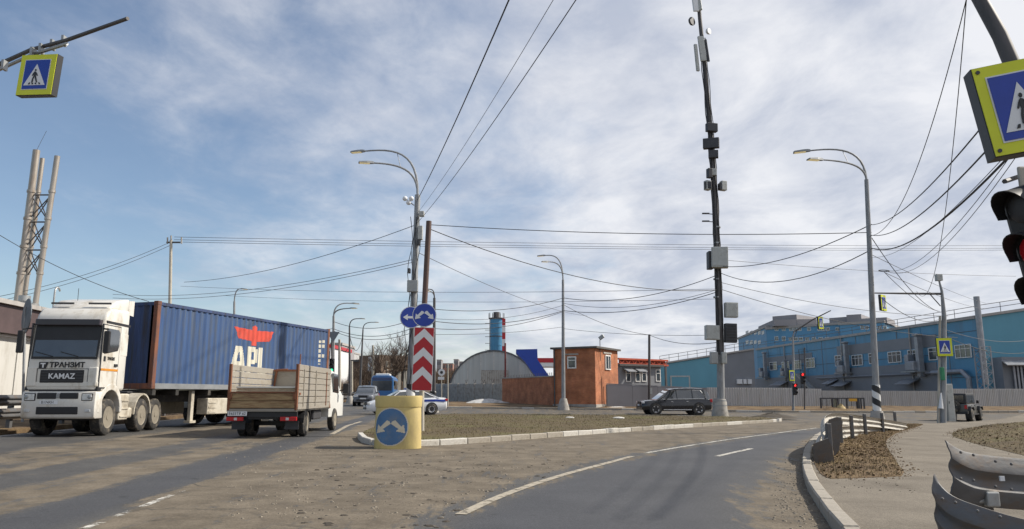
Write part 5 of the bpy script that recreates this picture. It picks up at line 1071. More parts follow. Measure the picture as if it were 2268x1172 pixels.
dk = on(811, 66); car('dark crossover car approaching with its headlights on, in front of the blue bus', dk, 0.06, -1.0, 4.4, 1.84, [(a * 0.86, b * 0.98, c_, d_) for a, b, c_, d_ in suv_st], [(a * 0.86, b * 0.92, c_) for a, b, c_ in suv_gh], m_carg, 0.35, (-1.3, 1.35), dict(pillars=[(-1.8, -1.7), (0, 0.05), (1.08, 0.36)], doors=(-0.6, 0.35), mir=0.75, zl=0.80, zt=0.95, ht=0.2), name='crossover_car', spokes=5)
# jeep
m_jeep = mat('grey_green_jeep_paint', (0.085, 0.085, 0.08), 0.4, 0.1, 0.1, 2, coat=0.3, dirt=(0.17, 0.15, 0.12), dirt_amt=0.4); jf = Vector((0.66, 0.751, 0)); 
j0 = gp(2150, 934); jc = j0 + jf * 1.45 - Vector((jf.y, -jf.x, 0)) * 0.78; jc.z = ground_z(jc.x, jc.y)
jp = thing('jeep', 'boxy dark grey four-door jeep with dusty wheels driving off to the right', 'car', jc, heading(jf.x, jf.y))
q = MB(); q.prism([(-2.0, 0.55), (-2.02, 1.12), (0.75, 1.12), (0.85, 1.08), (1.95, 1.0), (2.02, 0.62), (1.9, 0.5), (-1.9, 0.48)], 'x', -0.80, 0.80); pt('body', q, m_jeep, jp, 0.05, True)
q = MB(); q.prism([(-1.98, 1.12), (-1.9, 1.76), (-1.8, 1.82), (0.35, 1.82), (0.45, 1.78), (0.78, 1.12)], 'x', -0.74, 0.74); pt('hard_top', q, m_black, jp, 0.05, True)
for s in (-1, 1):
    for pg in ([(-1.85, 1.2), (-1.8, 1.68), (-1.15, 1.68), (-1.15, 1.2)], [(-1.05, 1.2), (-1.05, 1.68), (-0.35, 1.68), (-0.35, 1.2)], [(-0.27, 1.2), (-0.27, 1.68), (0.38, 1.68), (0.62, 1.2)]):
        q = MB(); q.prism(pg, 'x', s * 0.735, s * 0.752); q.build('side_window', m_glassb, jp)
    for y in (-1.45, 1.45):
        q = MB(); ring = [(y - 0.62, 0.70), (y - 0.42, 0.98), (y + 0.42, 0.98), (y + 0.62, 0.70), (y + 0.56, 0.70), (y + 0.38, 0.90), (y - 0.38, 0.90), (y - 0.56, 0.70)]; q.prism(ring, 'x', s * 0.78, s * 0.98); pt('fender_flare', q, m_black, jp, 0.01, False, 1)
        q = MB(); q.cyl((s * 0.6, y, 0.45), (s * 0.806, y, 0.45), 0.48, n=20); q.build('wheel_arch', m_black, jp); wheel(jp, s * 0.82, y, 0.41, 0.26, m_dustrim, 5, 'jeep')
    for y in (-0.75, 0.1): bx('door_handle', (s * 0.80, y - 0.08, 1.0), (s * 0.83, y + 0.08, 1.04), m_black, jp)
    bx('mirror', (s * 0.85, 0.55, 1.15), (s * 1.0, 0.65, 1.35), m_black, jp, 0.02); bx('sill', (s * 0.78, -0.95, 0.42), (s * 0.88, 0.95, 0.5), m_black, jp)
    bx('tail_light', (s * 0.62, -2.06, 0.82), (s * 0.76, -1.99, 1.05), m_redlens, jp); q = MB(); q.sphere((s * 0.52, 1.97, 0.86), 0.11, 12, 6, (1, 0.4, 1)); q.build('headlight', m_clear, jp)
bx('rear_window', (-0.6, -2.0, 1.22), (0.6, -1.93, 1.68), m_glass, jp); bx('rear_bumper', (-0.8, -2.15, 0.48), (0.8, -1.98, 0.62), m_black, jp, 0.02); bx('front_bumper', (-0.8, 1.98, 0.5), (0.8, 2.2, 0.66), m_black, jp, 0.02); bx('windscreen', (-0.66, 0.55, 1.2), (0.66, 0.58, 1.3), m_glass, jp)
o = inst('spare_wheel', wheel_meshes(0.41, 0.26, m_dustrim, 5, 'jeep')[0], jp, (0.0, -2.14, 0.98), (0, 0, -R(90))); inst('rim', WH['jeep'][1], o)
# bus
m_bus = mat('blue_bus_paint', (0.025, 0.13, 0.34), 0.35, 0, 0.08, 2, coat=0.3); m_busd = mat('dark_blue_bus_paint', (0.03, 0.06, 0.16), 0.35, 0, 0.08, 2, coat=0.3)
bl = on(845, 84); bus = thing('city_bus', 'blue city bus coming towards us behind the dark crossover', 'bus', bl, heading(0.10, -0.995))
q = MB(); q.loft([[(x, y, z) for x, z in ((-1.25, 0.35), (1.25, 0.35), (1.26, 1.6), (1.22, 2.75), (1.0, 3.0), (-1.0, 3.0), (-1.22, 2.75), (-1.26, 1.6))] for y in (-10.0, -0.3)] + [[(x * 0.95, 0.0, 0.35 + (z - 0.35) * 0.985) for x, z in ((-1.25, 0.35), (1.25, 0.35), (1.26, 1.6), (1.22, 2.75), (1.0, 3.0), (-1.0, 3.0), (-1.22, 2.75), (-1.26, 1.6))]]); pt('body', q, m_bus, bus, 0.0, False)
bx('windscreen', (-1.08, -0.05, 1.35), (1.08, 0.03, 2.45), m_glassb, bus, 0.03); bx('destination_panel', (-1.05, -0.05, 2.5), (1.05, 0.035, 2.8), m_busd, bus, 0.02); bx('roof_unit', (-0.8, -3.0, 3.0), (0.8, -0.6, 3.25), m_white, bus, 0.08)
for s in (-1, 1):
    bx('headlight', (s * 0.75, 0.0, 0.7), (s * 1.08, 0.035, 0.9), m_clear, bus, 0.02); bx('mirror', (s * 1.3, 0.05, 1.9), (s * 1.48, 0.2, 2.35), m_black, bus, 0.03)
    for k in range(6): bx('side_window', (s * 1.235, -9.4 + 1.5 * k, 1.5), (s * 1.265, -8.05 + 1.5 * k, 2.5), m_glass, bus)
    for y in (-2.2, -7.6): wheel(bus, s * 1.1, y, 0.48, 0.3, m_dustrim, 0, 'lorry')
bx('bumper', (-1.2, -0.1, 0.3), (1.2, 0.045, 0.6), m_busd, bus, 0.03)
# ------------------------------------------------------------------ buildings and fences
class Wall:
    """a vertical wall standing from spot A (seen at its left) to spot B; local x runs along it, -y looks out"""
    def __init__(s, A, B, z=None):
        s.A, s.B = Vector(A), Vector(B); d_ = (s.B - s.A); d_.z = 0; s.L = d_.length; s.d = d_.normalized(); s.rz = math.atan2(s.d.y, s.d.x); s.z0 = s.A.z if z is None else z; s.org = Vector((s.A.x, s.A.y, s.z0))
    def loc(s, u, v):
        r = ray(u, v); den = r.x * s.d.y - r.y * s.d.x; t = (s.A.x * s.d.y - s.A.y * s.d.x) / den; p = Vector((0, 0, EYE)) + r * t
        return ((p - s.A).xy.dot(s.d.xy), p.z - s.z0)
def window(parent, x, z, w, h, nv=2, transom=True, y=0.0, frame=None):
    fm = frame or m_whiteframe; q = MB(); f = 0.09
    q.box((x, y - 0.03, z + h / 2 - f / 2), (w, 0.12, f)); q.box((x, y - 0.03, z - h / 2 + f / 2), (w, 0.12, f))
    for k in range(nv + 1): q.box((x - w / 2 + f / 2 + (w - f) * k / nv, y - 0.03, z), (f if k in (0, nv) else f * 0.7, 0.118, h - 2 * f))
    if transom: q.box((x, y - 0.028, z + h * 0.18), (w - 2 * f, 0.10, f * 0.6))
    o = q.build('window', fm, parent); g_ = MB(); g_.box((x, y - 0.02, z), (w - f, 0.04, h - f)); g_.build('pane', m_glassb, o); return o
def wall_panel(name, parent, pts, th, m, y=0.0): q = MB(); q.prism(pts, 'y', y, y + th); return q.build(name, m, parent)

# --- brick gatehouse and brick wall
def brick_mat(name, c1, c2, mortar):
    m = bpy.data.materials.new(name); m.use_nodes = True; nt = m.node_tree; b = nt.nodes['Principled BSDF']; b.inputs['Roughness'].default_value = 0.9
    t = nt.nodes.new('ShaderNodeTexCoord'); sx = nt.nodes.new('ShaderNodeSeparateXYZ'); nt.links.new(t.outputs['Object'], sx.inputs[0]); ad = nt.nodes.new('ShaderNodeMath'); ad.operation = 'ADD'; nt.links.new(sx.outputs[0], ad.inputs[0]); nt.links.new(sx.outputs[1], ad.inputs[1]); cb_ = nt.nodes.new('ShaderNodeCombineXYZ'); nt.links.new(ad.outputs[0], cb_.inputs[0]); nt.links.new(sx.outputs[2], cb_.inputs[1])
    br = nt.nodes.new('ShaderNodeTexBrick'); br.inputs['Color1'].default_value = (*c1, 1); br.inputs['Color2'].default_value = (*c2, 1); br.inputs['Mortar'].default_value = (*mortar, 1); br.inputs['Scale'].default_value = 1.0; br.inputs['Brick Width'].default_value = 0.26; br.inputs['Row Height'].default_value = 0.078; br.inputs['Mortar Size'].default_value = 0.008; nt.links.new(cb_.outputs[0], br.inputs['Vector'])
    n = nt.nodes.new('ShaderNodeTexNoise'); n.inputs['Scale'].default_value = 1.2; n.inputs['Detail'].default_value = 8; nt.links.new(t.outputs['Object'], n.inputs['Vector']); r_ = nt.nodes.new('ShaderNodeValToRGB'); r_.color_ramp.elements[0].position = 0.3; r_.color_ramp.elements[0].color = (.6, .6, .6, 1); r_.color_ramp.elements[1].position = 0.7; r_.color_ramp.elements[1].color = (1.15, 1.15, 1.15, 1); nt.links.new(n.outputs[0], r_.inputs[0])
    mx = nt.nodes.new('ShaderNodeMix'); mx.data_type = 'RGBA'; mx.blend_type = 'MULTIPLY'; mx.inputs[0].default_value = 1; nt.links.new(br.outputs[0], mx.inputs[6]); nt.links.new(r_.outputs[0], mx.inputs[7]); nt.links.new(mx.outputs[2], b.inputs['Base Color'])
    bp = nt.nodes.new('ShaderNodeBump'); bp.inputs['Strength'].default_value = 0.5; bp.inputs['Distance'].default_value = 0.01; nt.links.new(br.outputs[1], bp.inputs['Height']); nt.links.new(bp.outputs[0], b.inputs['Normal']); return m
m_brick = brick_mat('red_brick', (0.50, 0.17, 0.065), (0.42, 0.125, 0.05), (0.30, 0.21, 0.15))
cB = on(1320, 62.0); cB.z += 0.05
lB = Vector((cB.x - 3.35, cB.y + 1.85, cB.z)); wB = Wall(lB, cB)
gh_ = thing('brick_gatehouse', 'two-storey red brick gatehouse with a flat roof, right half sunlit', 'building', wB.org, wB.rz)
HB = wB.loc(1320, 771)[1]; LB = wB.L; DB = 5.2
bx('wall', (0, 0, -0.4), (LB, DB, HB), m_brick, gh_)
bx('roof', (-0.2, -0.2, HB), (LB + 0.25, DB + 0.2, HB + 0.16), mat('dark_roof_felt', (0.09, 0.085, 0.08), 0.8), gh_)
x, z = wB.loc(1267, 803); w1 = window(gh_, x, z, 0.80, 1.0, 1, True); bx('lintel', (x - 0.6, -0.06, z + 0.62), (x + 0.6, 0.02, z + 0.75), m_conc, gh_)
q = MB(); w2 = Wall(Vector((LB, 0, 0)), Vector((LB, DB, 0)))
wr = Wall(cB, cB + Vector((-wB.d.y, wB.d.x, 0)) * DB); x, z = wr.loc(1345, 803)
f_ = MB(); f_.box((LB + 0.03, x, z), (0.14, 1.15, 1.25)); wnd = f_.build('window', m_whiteframe, gh_); f_ = MB(); f_.box((LB + 0.06, x, z), (0.12, 0.95, 1.05)); f_.build('pane', m_glassb, wnd); bx('window_bar', (LB + 0.11, x - 0.04, z - 0.55), (LB + 0.135, x + 0.04, z + 0.55), m_whiteframe, wnd)
bx('lintel', (LB - 0.02, x - 0.9, z + 0.72), (LB + 0.07, x + 0.9, z + 0.86), m_conc, gh_)
q = MB(); q.tube([(0.15, -0.1, -0.2), (0.15, -0.1, HB)], 0.06, 6); q.build('downpipe', m_darkpole, gh_)
bx('plinth', (-0.06, -0.06, -0.4), (LB + 0.06, DB + 0.05, 0.35), m_conc, gh_)
q = MB(); q.tube([(LB + 0.1, 0.9, HB - 1.0), (LB + 0.1, 0.9, HB + 0.9)], 0.03, 6); fl = q.build('floodlight_mast', m_darkpole, gh_)
q = MB(); q.box((LB + 0.25, 0.9, HB + 0.95), (0.45, 0.2, 0.28), ry=-0.6); q.build('floodlight', m_steel, fl)
wW = Wall(on(1112, 76.0), Vector((lB.x - 0.02, lB.y + 0.5, ground_z(lB.x, lB.y))))
bw = thing('brick_wall', 'long low red brick boundary wall joined to the gatehouse', 'wall', wW.org, wW.rz); zl_, zr_ = wW.loc(1112, 839)[1], wW.loc(1234, 834)[1]
wall_panel('wall', bw, [(0, -0.5), (wW.L, -0.5), (wW.L, zr_), (0, zl_)], 0.35, m_brick); wall_panel('coping', bw, [(-0.05, zl_), (wW.L, zr_), (wW.L, zr_ + 0.1), (-0.05, zl_ + 0.1)], 0.47, m_conc, -0.06)
for k in range(30): bx('coping_spike', (0.2 + k * wW.L / 30, 0.15, zl_ + 0.05), (0.23 + k * wW.L / 30, 0.18, zl_ + 0.30), m_darkpole, bw)
# --- concrete panel fence
wC = Wall(on(964, 92.0), on(1112, 76.5)); cfn = thing('concrete_fence', 'weathered grey concrete panel fence left of the brick wall', 'fence', wC.org, wC.rz); npn = 8
for k in range(npn):
    x0, x1 = wC.L * k / npn, wC.L * (k + 1) / npn; hh_ = wC.loc(968 + 144 * (k + 0.5) / npn, 850)[1]
    q = MB(); q.b2((x0 + 0.03, 0, -0.5), (x1 - 0.03, 0.14, hh_))
    for a in range(6):
        for b in range(4): q.b2((x0 + 0.15 + (x1 - x0 - 0.3) * a / 6, -0.03, 0.15 + (hh_ - 0.3) * b / 4), (x0 + 0.15 + (x1 - x0 - 0.3) * (a + 0.8) / 6, 0.01, 0.15 + (hh_ - 0.3) * (b + 0.8) / 4))
    q.build('concrete_panel', m_conc, cfn); bx('post', (x0 - 0.1, -0.08, -0.5), (x0 + 0.1, 0.2, hh_ + 0.05), m_conc, cfn)
    if k > 3: q = MB(); q.tube([(x0, 0.05, hh_), (x0 - 0.3, 0.05, hh_ + 0.45)], 0.025, 5); q.tube([(x0, 0.05, hh_), (x0 + 0.3, 0.05, hh_ + 0.45)], 0.025, 5); q.build('barbed_wire_bracket', m_darkpole, cfn)
# --- hangar
hC = on(1094, 97.0); hang = thing('arched_hangar', 'grey corrugated arched hangar behind the concrete fence', 'building', hC, 0.0)
hwid = at(1196, 860, 97).x - hC.x; htop = at(1094, 777, 97).z - hC.z
m_tin = mat('weathered_grey_tin', (0.40, 0.43, 0.43), 0.55, 0.2, 0.15, 0.8, dirt=(0.42, 0.43, 0.42), dirt_amt=0.35, dirt_scale=1.2, stretch=(3, 1, 0.15))
def arch(k, zk): return [(-hwid * k, 0)] + [(hwid * k * math.cos(math.pi * (1 - j / 24)), htop * zk * math.sin(math.pi * j / 24) ** 0.85) for j in range(1, 24)] + [(hwid * k, 0)]
q = MB(); q.prism(arch(1, 1), 'y', 0, 24); pt('shell', q, m_tin, hang); q = MB(); ar, ai = arch(1.015, 1.015), arch(0.985, 0.985); q.prism(ar + ai[::-1], 'y', -0.12, 0.1); pt('arch_rim', q, mat('dark_tin_edge', (0.10, 0.11, 0.12), 0.6, 0.2), hang)
for k in range(-6, 7):
    x = hwid * k / 7; zt = htop * math.sin(math.acos(max(-1, min(1, k / 7)))) ** 0.85 - 0.1; bx('seam', (x - 0.12, -0.05, 0), (x + 0.05, -0.005, zt), m_tin if k % 2 else mat('pale_tin_seam', (0.45, 0.46, 0.45), 0.5, 0.2), hang)
zd = at(1097, 820, 97).z - hC.z; gd = bx('gate', (at(1066, 840, 97).x - hC.x, -0.15, 0), (at(1126, 840, 97).x - hC.x, -0.06, zd), m_conc, hang)
for k in range(14): bx('gate_rib', (at(1069 + 4 * k, 840, 97).x - hC.x, -0.19, 0.1), (at(1070.6 + 4 * k, 840, 97).x - hC.x, -0.15, zd - 0.15), m_box, gd)
# --- blue chimney with masts
ch = on(1099, 135.0); chm = thing('blue_chimney', 'fat sky-blue cylindrical chimney behind the hangar', 'chimney', ch); m_chb = mat('sky_blue_cladding', (0.06, 0.23, 0.40), 0.5, 0.1, 0.15, 0.8, dirt=(0.04, 0.12, 0.2), dirt_amt=0.3, stretch=(1, 1, 0.3))
R_ = (at(1113, 740, 135).x - at(1085, 740, 135).x) / 2; zt = at(1099, 705, 135).z - ch.z
q = MB(); q.cyl((0, 0, 0), (0, 0, zt), R_, n=28); pt('shaft', q, m_chb, chm, 0, True); q = MB(); q.cyl((0, 0, zt), (0, 0, zt + 1.1), R_ * 0.5, n=16); pt('flue', q, m_darkpole, chm, 0, True)
for k in range(7): q = MB(); q.cyl((0, 0, zt - 0.2 - 1.6 * k), (0, 0, zt - 0.05 - 1.6 * k), R_ * 1.04, n=28); pt('hoop', q, m_chb if k % 2 else m_darkpole, chm, 0, True)
q = MB(); q.cyl((0, 0, zt - 0.1), (0, 0, zt + 0.02), R_ * 1.25, n=20); pt('gallery', q, m_darkpole, chm)
for k in range(12): a = 2 * math.pi * k / 12; q = MB(); q.tube([(R_ * 1.22 * math.cos(a), R_ * 1.22 * math.sin(a), zt), (R_ * 1.22 * math.cos(a), R_ * 1.22 * math.sin(a), zt + 0.9)], 0.05, 5); q.build('railing_post', m_darkpole, chm)
for k in range(9): bx('ladder_rung', (-R_ - 0.9, -0.2, zt - 1 - 1.2 * k), (-R_, -0.1, zt - 0.92 - 1.2 * k), m_darkpole, chm)
bx('ladder_rail', (-R_ - 0.12, -0.22, 3), (-R_ - 0.02, -0.1, zt + 1), m_darkpole, chm)
rm = on(1115.5, 133.0); rmast = thing('striped_mast', 'red and white banded mast right of the blue chimney', 'mast', rm); zt2 = at(1115, 706, 133).z - rm.z
for k in range(8): bx('band', (-0.3, -0.3, zt2 * (1 - 0.085 * (k + 1))), (0.3, 0.3, zt2 * (1 - 0.085 * k)), m_sred if k % 2 == 0 else m_swhite, rmast)
bx('shaft', (-0.25, -0.25, 0), (0.25, 0.25, zt2 * 0.33), m_sred, rmast); rp_ = plain_pole('thin dark red post in front of the hangar', on(1119.5, 90), at(1119, 760, 90), 0.13, 0.11, mat('dark_red_post', (0.14, 0.03, 0.03), 0.6))
# --- blue hopper and canopy
hp = on(1180, 90.0); hop = thing('blue_hopper', 'bright blue sloping metal hopper between hangar and gatehouse', 'hopper', hp); m_hop = mat('bright_blue_metal', (0.012, 0.055, 0.36), 0.4, 0.1, 0.1)
def hq(u, v): p = at(u, v, 90); return (p.x - hp.x, p.z - hp.z)
q = MB(); q.prism([hq(1143, 774), hq(1190, 773), hq(1191, 797), hq(1217, 834), hq(1186, 834), hq(1162, 800), hq(1143, 782)], 'y', 0, 3.0); pt('chute', q, m_hop, hop); bx('leg', (hq(1200, 834)[0] - 0.2, 1, -0.5), (hq(1200, 834)[0] + 0.2, 1.4, hq(1200, 834)[1]), m_darkpole, hop); bx('leg', (hq(1212, 834)[0] - 0.2, 2.2, -0.5), (hq(1212, 834)[0] + 0.2, 2.6, hq(1212, 834)[1]), m_darkpole, hop)
fc = on(1215, 128.0); can = thing('fuel_canopy', 'distant canopy with a red band and white fascia behind the hopper', 'canopy', fc)
def fq(u, v): p = at(u, v, 128); return (p.x - fc.x, p.z - fc.z)
a, b = fq(1188, 803), fq(1250, 793); bx('red_band', (a[0], 0, a[1]), (b[0], 6, b[1]), m_sred, can); a, b = fq(1189, 812), fq(1249, 803); bx('white_fascia', (a[0], 0.1, a[1]), (b[0], 5.9, b[1]), m_swhite, can)
for u in (1200, 1230): bx('column', (fq(u, 850)[0] - 0.2, 2, -0.3), (fq(u, 850)[0] + 0.2, 2.4, a[1]), m_conc, can)

# --- grey fences in front of the works
m_fA = mat('plum_grey_sheet', (0.20, 0.195, 0.21), 0.6, 0.1, 0.08, 0.6); m_fB = mat('pale_grey_profiled_sheet', (0.44, 0.435, 0.43), 0.55, 0.15, 0.10, 0.6, dirt=(0.33, 0.31, 0.28), dirt_amt=0.3, stretch=(1, 1, 0.3)); m_fC = mat('mid_grey_profiled_sheet', (0.38, 0.375, 0.37), 0.55, 0.15, 0.10, 0.6, dirt=(0.3, 0.28, 0.25), dirt_amt=0.3, stretch=(1, 1, 0.3))
def ribbed(L_, h_, m, pitch=0.20, dep=0.045):
    q = MB(); vv = []; n = int(L_ / pitch); p_ = L_ / n
    for k in range(n):
        for f, y in ((0.0, 0), (0.30, 0), (0.5, dep), (0.8, dep)): vv.append(((k + f) * p_, -y))
    vv.append((L_, 0)); w = len(vv); V3 = [(x, y, z) for x, y in vv for z in (0, h_)]
    q.add(V3 + [(x, y + 0.02, z) for x, y, z in V3], [(2 * i, 2 * i + 1, 2 * i + 3, 2 * i + 2) for i in range(w - 1)] + [(2 * w + 2 * i, 2 * w + 2 * i + 2, 2 * w + 2 * i + 3, 2 * w + 2 * i + 1) for i in range(w - 1)]); return q.mesh('sheet', m)
def fence(label, ua, da, ub, db, va, vb, m, rib=True, n=4, seam=True):
    w_ = Wall(on(ua, da), on(ub, db)); t = thing('metal_fence', label, 'fence', w_.org, w_.rz); za, zb = w_.loc(ua, va)[1], w_.loc(ub, vb)[1]; gb = w_.B.z - w_.z0
    Ls = w_.L / n; hmid = (za + zb - gb) / 2
    me = ribbed(Ls - 0.015, 1.0, m) if rib else None
    for k in range(n):
        f = (k + 0.5) / n; zz_ = gb * f; hh_ = za + (zb - za) * f - zz_
        if rib: inst('sheet', me, t, (Ls * k, random.uniform(-0.01, 0.01), zz_ - 0.12), (0, 0, random.uniform(-.004, .004)), (1, 1, hh_ + 0.12 + random.uniform(-.02, .02)))
        else: bx('sheet', (Ls * k + 0.01, 0, zz_ - 0.1), (Ls * (k + 1) - 0.01, 0.04, zz_ + hh_), m, t)
        bx('post', (Ls * k - 0.04, 0.05, zz_ - 0.3), (Ls * k + 0.04, 0.13, zz_ + hh_ - 0.03), m_steel, t)
    q = MB(); q.box((w_.L / 2, 0.03, (za + zb) / 2 + 0.01), (w_.L, 0.08, 0.04), ry=-math.atan2(zb - za, w_.L)); q.build('top_rail', m, t)
    return t
fence('smooth plum-grey sheet fence beside the gatehouse', 1345, 63.5, 1567, 66.0, 850, 860, m_fA, False, 4)
fence('pale ribbed sheet fence behind the cell tower', 1568, 66.5, 1760, 67.5, 859, 860, m_fB, True, 4)
fence('short pale ribbed fence section beside the slanted-arm traffic light', 1761, 67.5, 1822, 68.0, 861, 862, m_fB, True, 2)
fence('ribbed grey fence section behind the barred enclosure and striped lamp', 1823, 68.0, 2085, 70.5, 866, 867, m_fC, True, 6)
fence('plain grey sheet fence behind the jeep', 2086, 70.5, 2380, 75.0, 862, 862, m_fC, True, 7)
# barred enclosure
wE = Wall(on(1819, 63.0), on(1915, 63.6)); en = thing('barred_enclosure', 'dark framed barred enclosure with a yellow notice against the fence', 'enclosure', wE.org, wE.rz); he = wE.loc(1860, 881)[1]
for x in (0, wE.L * 0.27, wE.L * 0.40, wE.L * 0.6, wE.L * 0.86, wE.L): bx('upright', (x - 0.05, -0.05, -0.1), (x + 0.05, 0.05, he), m_boxd, en)
bx('top_bar', (-0.05, -0.055, he - 0.1), (wE.L + 0.05, 0.055, he), m_boxd, en); bx('bottom_bar', (-0.05, -0.045, 0.05), (wE.L + 0.05, 0.045, 0.14), m_boxd, en)
for k in range(26):
    x = wE.L * (k + 0.5) / 26; bx('bar', (x - 0.015, -0.02, 0.12), (x + 0.015, 0.02, he - 0.08), m_steel if k % 3 else m_boxd, en)
bx('back_panel', (wE.L * 0.87, 0.3, 0), (wE.L, 0.34, he - 0.1), m_boxd, en); bx('yellow_notice', (wE.L * 0.64, -0.09, he * 0.72), (wE.L * 0.83, -0.06, he * 0.93), mat('orange_notice', (0.62, 0.33, 0.03), 0.6), en); bx('pale_panel', (wE.L * 0.27, 0.12, 0.1), (wE.L * 0.39, 0.15, he - 0.1), mat('olive_panel', (0.25, 0.25, 0.15), 0.7), en)

# --- the blue works
m_wb = mat('works_blue_cladding', (0.085, 0.265, 0.42), 0.5, 0.1, 0.12, 0.25, dirt=(0.10, 0.19, 0.27), dirt_amt=0.4, dirt_scale=0.7, stretch=(1, 1, 0.2)); m_wg = mat('works_grey_cladding', (0.20, 0.21, 0.23), 0.55, 0.1, 0.10, 0.3)
m_teal = mat('works_teal_cladding', (0.11, 0.30, 0.39), 0.5, 0.1, 0.10, 0.25, stretch=(1, 1, 0.3)); m_roofed = mat('pale_roof_edge', (0.36, 0.34, 0.32), 0.7); m_duct = mat('galvanised_duct', (0.30, 0.31, 0.33), 0.45, 0.5, 0.2, 1.5)
zt_w = at(2170, 706, 85).z; pA_ = at(2170, 800, 85); r_far = ray(1676, 776); tt = (zt_w - EYE) / r_far.z; pB_ = Vector((0, 0, EYE)) + r_far * tt
zg = ground_z(pA_.x, pA_.y)
wF = Wall(Vector((pB_.x, pB_.y, zg)), Vector((pA_.x, pA_.y, zg))); fac = thing('factory_hall', 'long dark blue factory hall with grey bands, windows and metal ducts', 'building', wF.org, wF.rz); HF = zt_w - zg
bx('wall', (0, 0, -0.5), (wF.L, 26, HF), m_wb, fac); bx('roof', (-0.1, -0.25, HF), (wF.L + 0.2, 26, HF + 0.35), m_roofed, fac)
zb1 = wF.loc(2050, 780)[1]
def gband(u0, v0, u1, v1): 
    a = wF.loc(u0, v0); b = wF.loc(u1, v1); bx('grey_cladding', (a[0], -0.10, a[1]), (b[0], 0.02, b[1]), m_wg, fac)
gband(1676, 870, 1855, 829); gband(1855, 870, 2075, 802); a = wF.loc(1855, 790); b = wF.loc(2075, 765); bx('grey_cladding', (a[0], -0.06, wF.loc(2000, 768)[1] - 0.4), (b[0], 0.02, wF.loc(2000, 768)[1] + 1.1), m_wg, fac)
a = wF.loc(1692, 800); b = wF.loc(1800, 800); bx('grey_cladding', (a[0], -0.06, wF.loc(1740, 795)[1] - 1), (b[0], 0.02, wF.loc(1740, 795)[1] + 0.6), m_wg, fac)
for u, v, du, dv, nv in [(1714, 811, 15, 18, 2), (1741, 810, 15, 18, 2), (1767, 808, 16, 20, 2), (1796, 804, 18, 22, 3), (1858, 799, 12, 24, 2), (1900, 798, 22, 24, 3), (1934, 794, 14, 24, 2), (1983, 791, 27, 25, 3), (2024, 788, 20, 27, 2), (2068, 784, 16, 28, 1), (2135, 778, 33, 30, 3)]:
    a, b = wF.loc(u - du / 2, v + dv / 2), wF.loc(u + du / 2, v - dv / 2); c_ = wF.loc(u, v); window(fac, c_[0], c_[1], abs(b[0] - a[0]), dv * (c_[1] - wF.loc(u, v + 1)[1]), nv, True, -0.08)
for k in range(1, 12): bx('cladding_seam', (wF.L * k / 12 - 0.06, -0.045, 0), (wF.L * k / 12 + 0.06, -0.002, HF - 0.1), m_wg if k % 2 else m_wb, fac)
for z_ in (0.33, 0.62, 0.86): bx('cladding_seam', (0, -0.03, HF * z_), (wF.L, -0.001, HF * z_ + 0.06), m_darkpole, fac)
for xx in (0.2, 0.52, 0.8): q = MB(); q.tube([(wF.L * xx, -0.2, 0), (wF.L * xx, -0.2, HF)], 0.1, 6); q.build('downpipe', m_roofed, fac)
def duct(u, vt, vb, wpx, el=True):
    c0, c1 = wF.loc(u, vt), wF.loc(u, vb); s_ = wF.loc(u, 800)[1] - wF.loc(u, 801)[1]; w = wpx * s_; x = c0[0]
    d_ = bx('duct', (x - w / 2, -w - 0.5, c1[1]), (x + w / 2, -0.4, c0[1]), m_duct, fac, 0.05)
    bx('hood', (x - w * 0.75, -w * 1.3 - 0.5, c0[1]), (x + w * 0.75, -0.35, c0[1] + w * 0.5), m_duct, d_, 0.1); bx('fan_housing', (x - w * 3.2, -w * 1.8 - 0.5, c1[1] + w * 1.2), (x - w * 0.4, -0.35, c1[1] + w * 3.2), m_duct, d_, 0.15); bx('elbow', (x - w * 3.6, -w * 1.6 - 0.5, c1[1] + w * 3.0), (x - w * 2.4, -0.45, c1[1] + w * 4.6), m_duct, d_, 0.15); bx('shelf', (x - w * 4.0, -w * 2.2 - 0.5, c1[1] + w * 0.9), (x + w * 0.9, -0.11, c1[1] + w * 1.2), m_steel, d_)
duct(1701, 783, 842, 6); duct(1882, 761, 835, 8); duct(2045, 745, 835, 11); duct(1747, 800, 838, 5)
for u, v, du in ((1735, 850, 26), (1868, 851, 40), (2023, 846, 34), (1850, 846, 18)):
    a, b = wF.loc(u - du / 2, v), wF.loc(u + du / 2, v); s_ = wF.loc(u, 800)[1] - wF.loc(u, 801)[1]; q = MB(); q.box(((a[0] + b[0]) / 2, -0.9, a[1]), (abs(b[0] - a[0]), 1.8, 0.1), rx=0.45); q.build('canopy', m_duct, fac)
q = MB(); a, b = wF.loc(1815, 838), wF.loc(2072, 833); q.tube([(a[0], -0.5, a[1]), (b[0], -0.5, a[1])], 0.14, 8); q.build('pipe_run', m_wg, fac); a, b = wF.loc(2075, 826), wF.loc(2155, 824); q = MB(); q.tube([(a[0], -0.6, a[1]), (b[0] - 1, -0.6, a[1]), (b[0], -0.6, a[1] - 0.8), (b[0], -0.6, 0)], 0.3, 10); q.build('pipe_run', m_duct, fac)
def railing(parent, x0, x1, z0, n, y=0.3, slope=0.0, r=0.035, hh=1.1):
    for k in range(n + 1): x = x0 + (x1 - x0) * k / n; q = MB(); q.tube([(x, y, z0 + slope * (x - x0)), (x, y, z0 + slope * (x - x0) + hh)], r, 5); q.build('railing_post', m_darkpole, parent)
    for f in (0.55, 1.0): q = MB(); q.tube([(x0, y, z0 + hh * f), (x1, y, z0 + slope * (x1 - x0) + hh * f)], r, 5); q.build('handrail', m_darkpole, parent)
railing(fac, 0, wF.L, HF + 0.35, 16)
for xx in (0.30, 0.33):
    q = MB(); q.tube([(wF.L * xx, -0.4, 0), (wF.L * xx, -0.4, HF * 0.9)], 0.06, 5); q.build('ladder_rail', m_darkpole, fac)
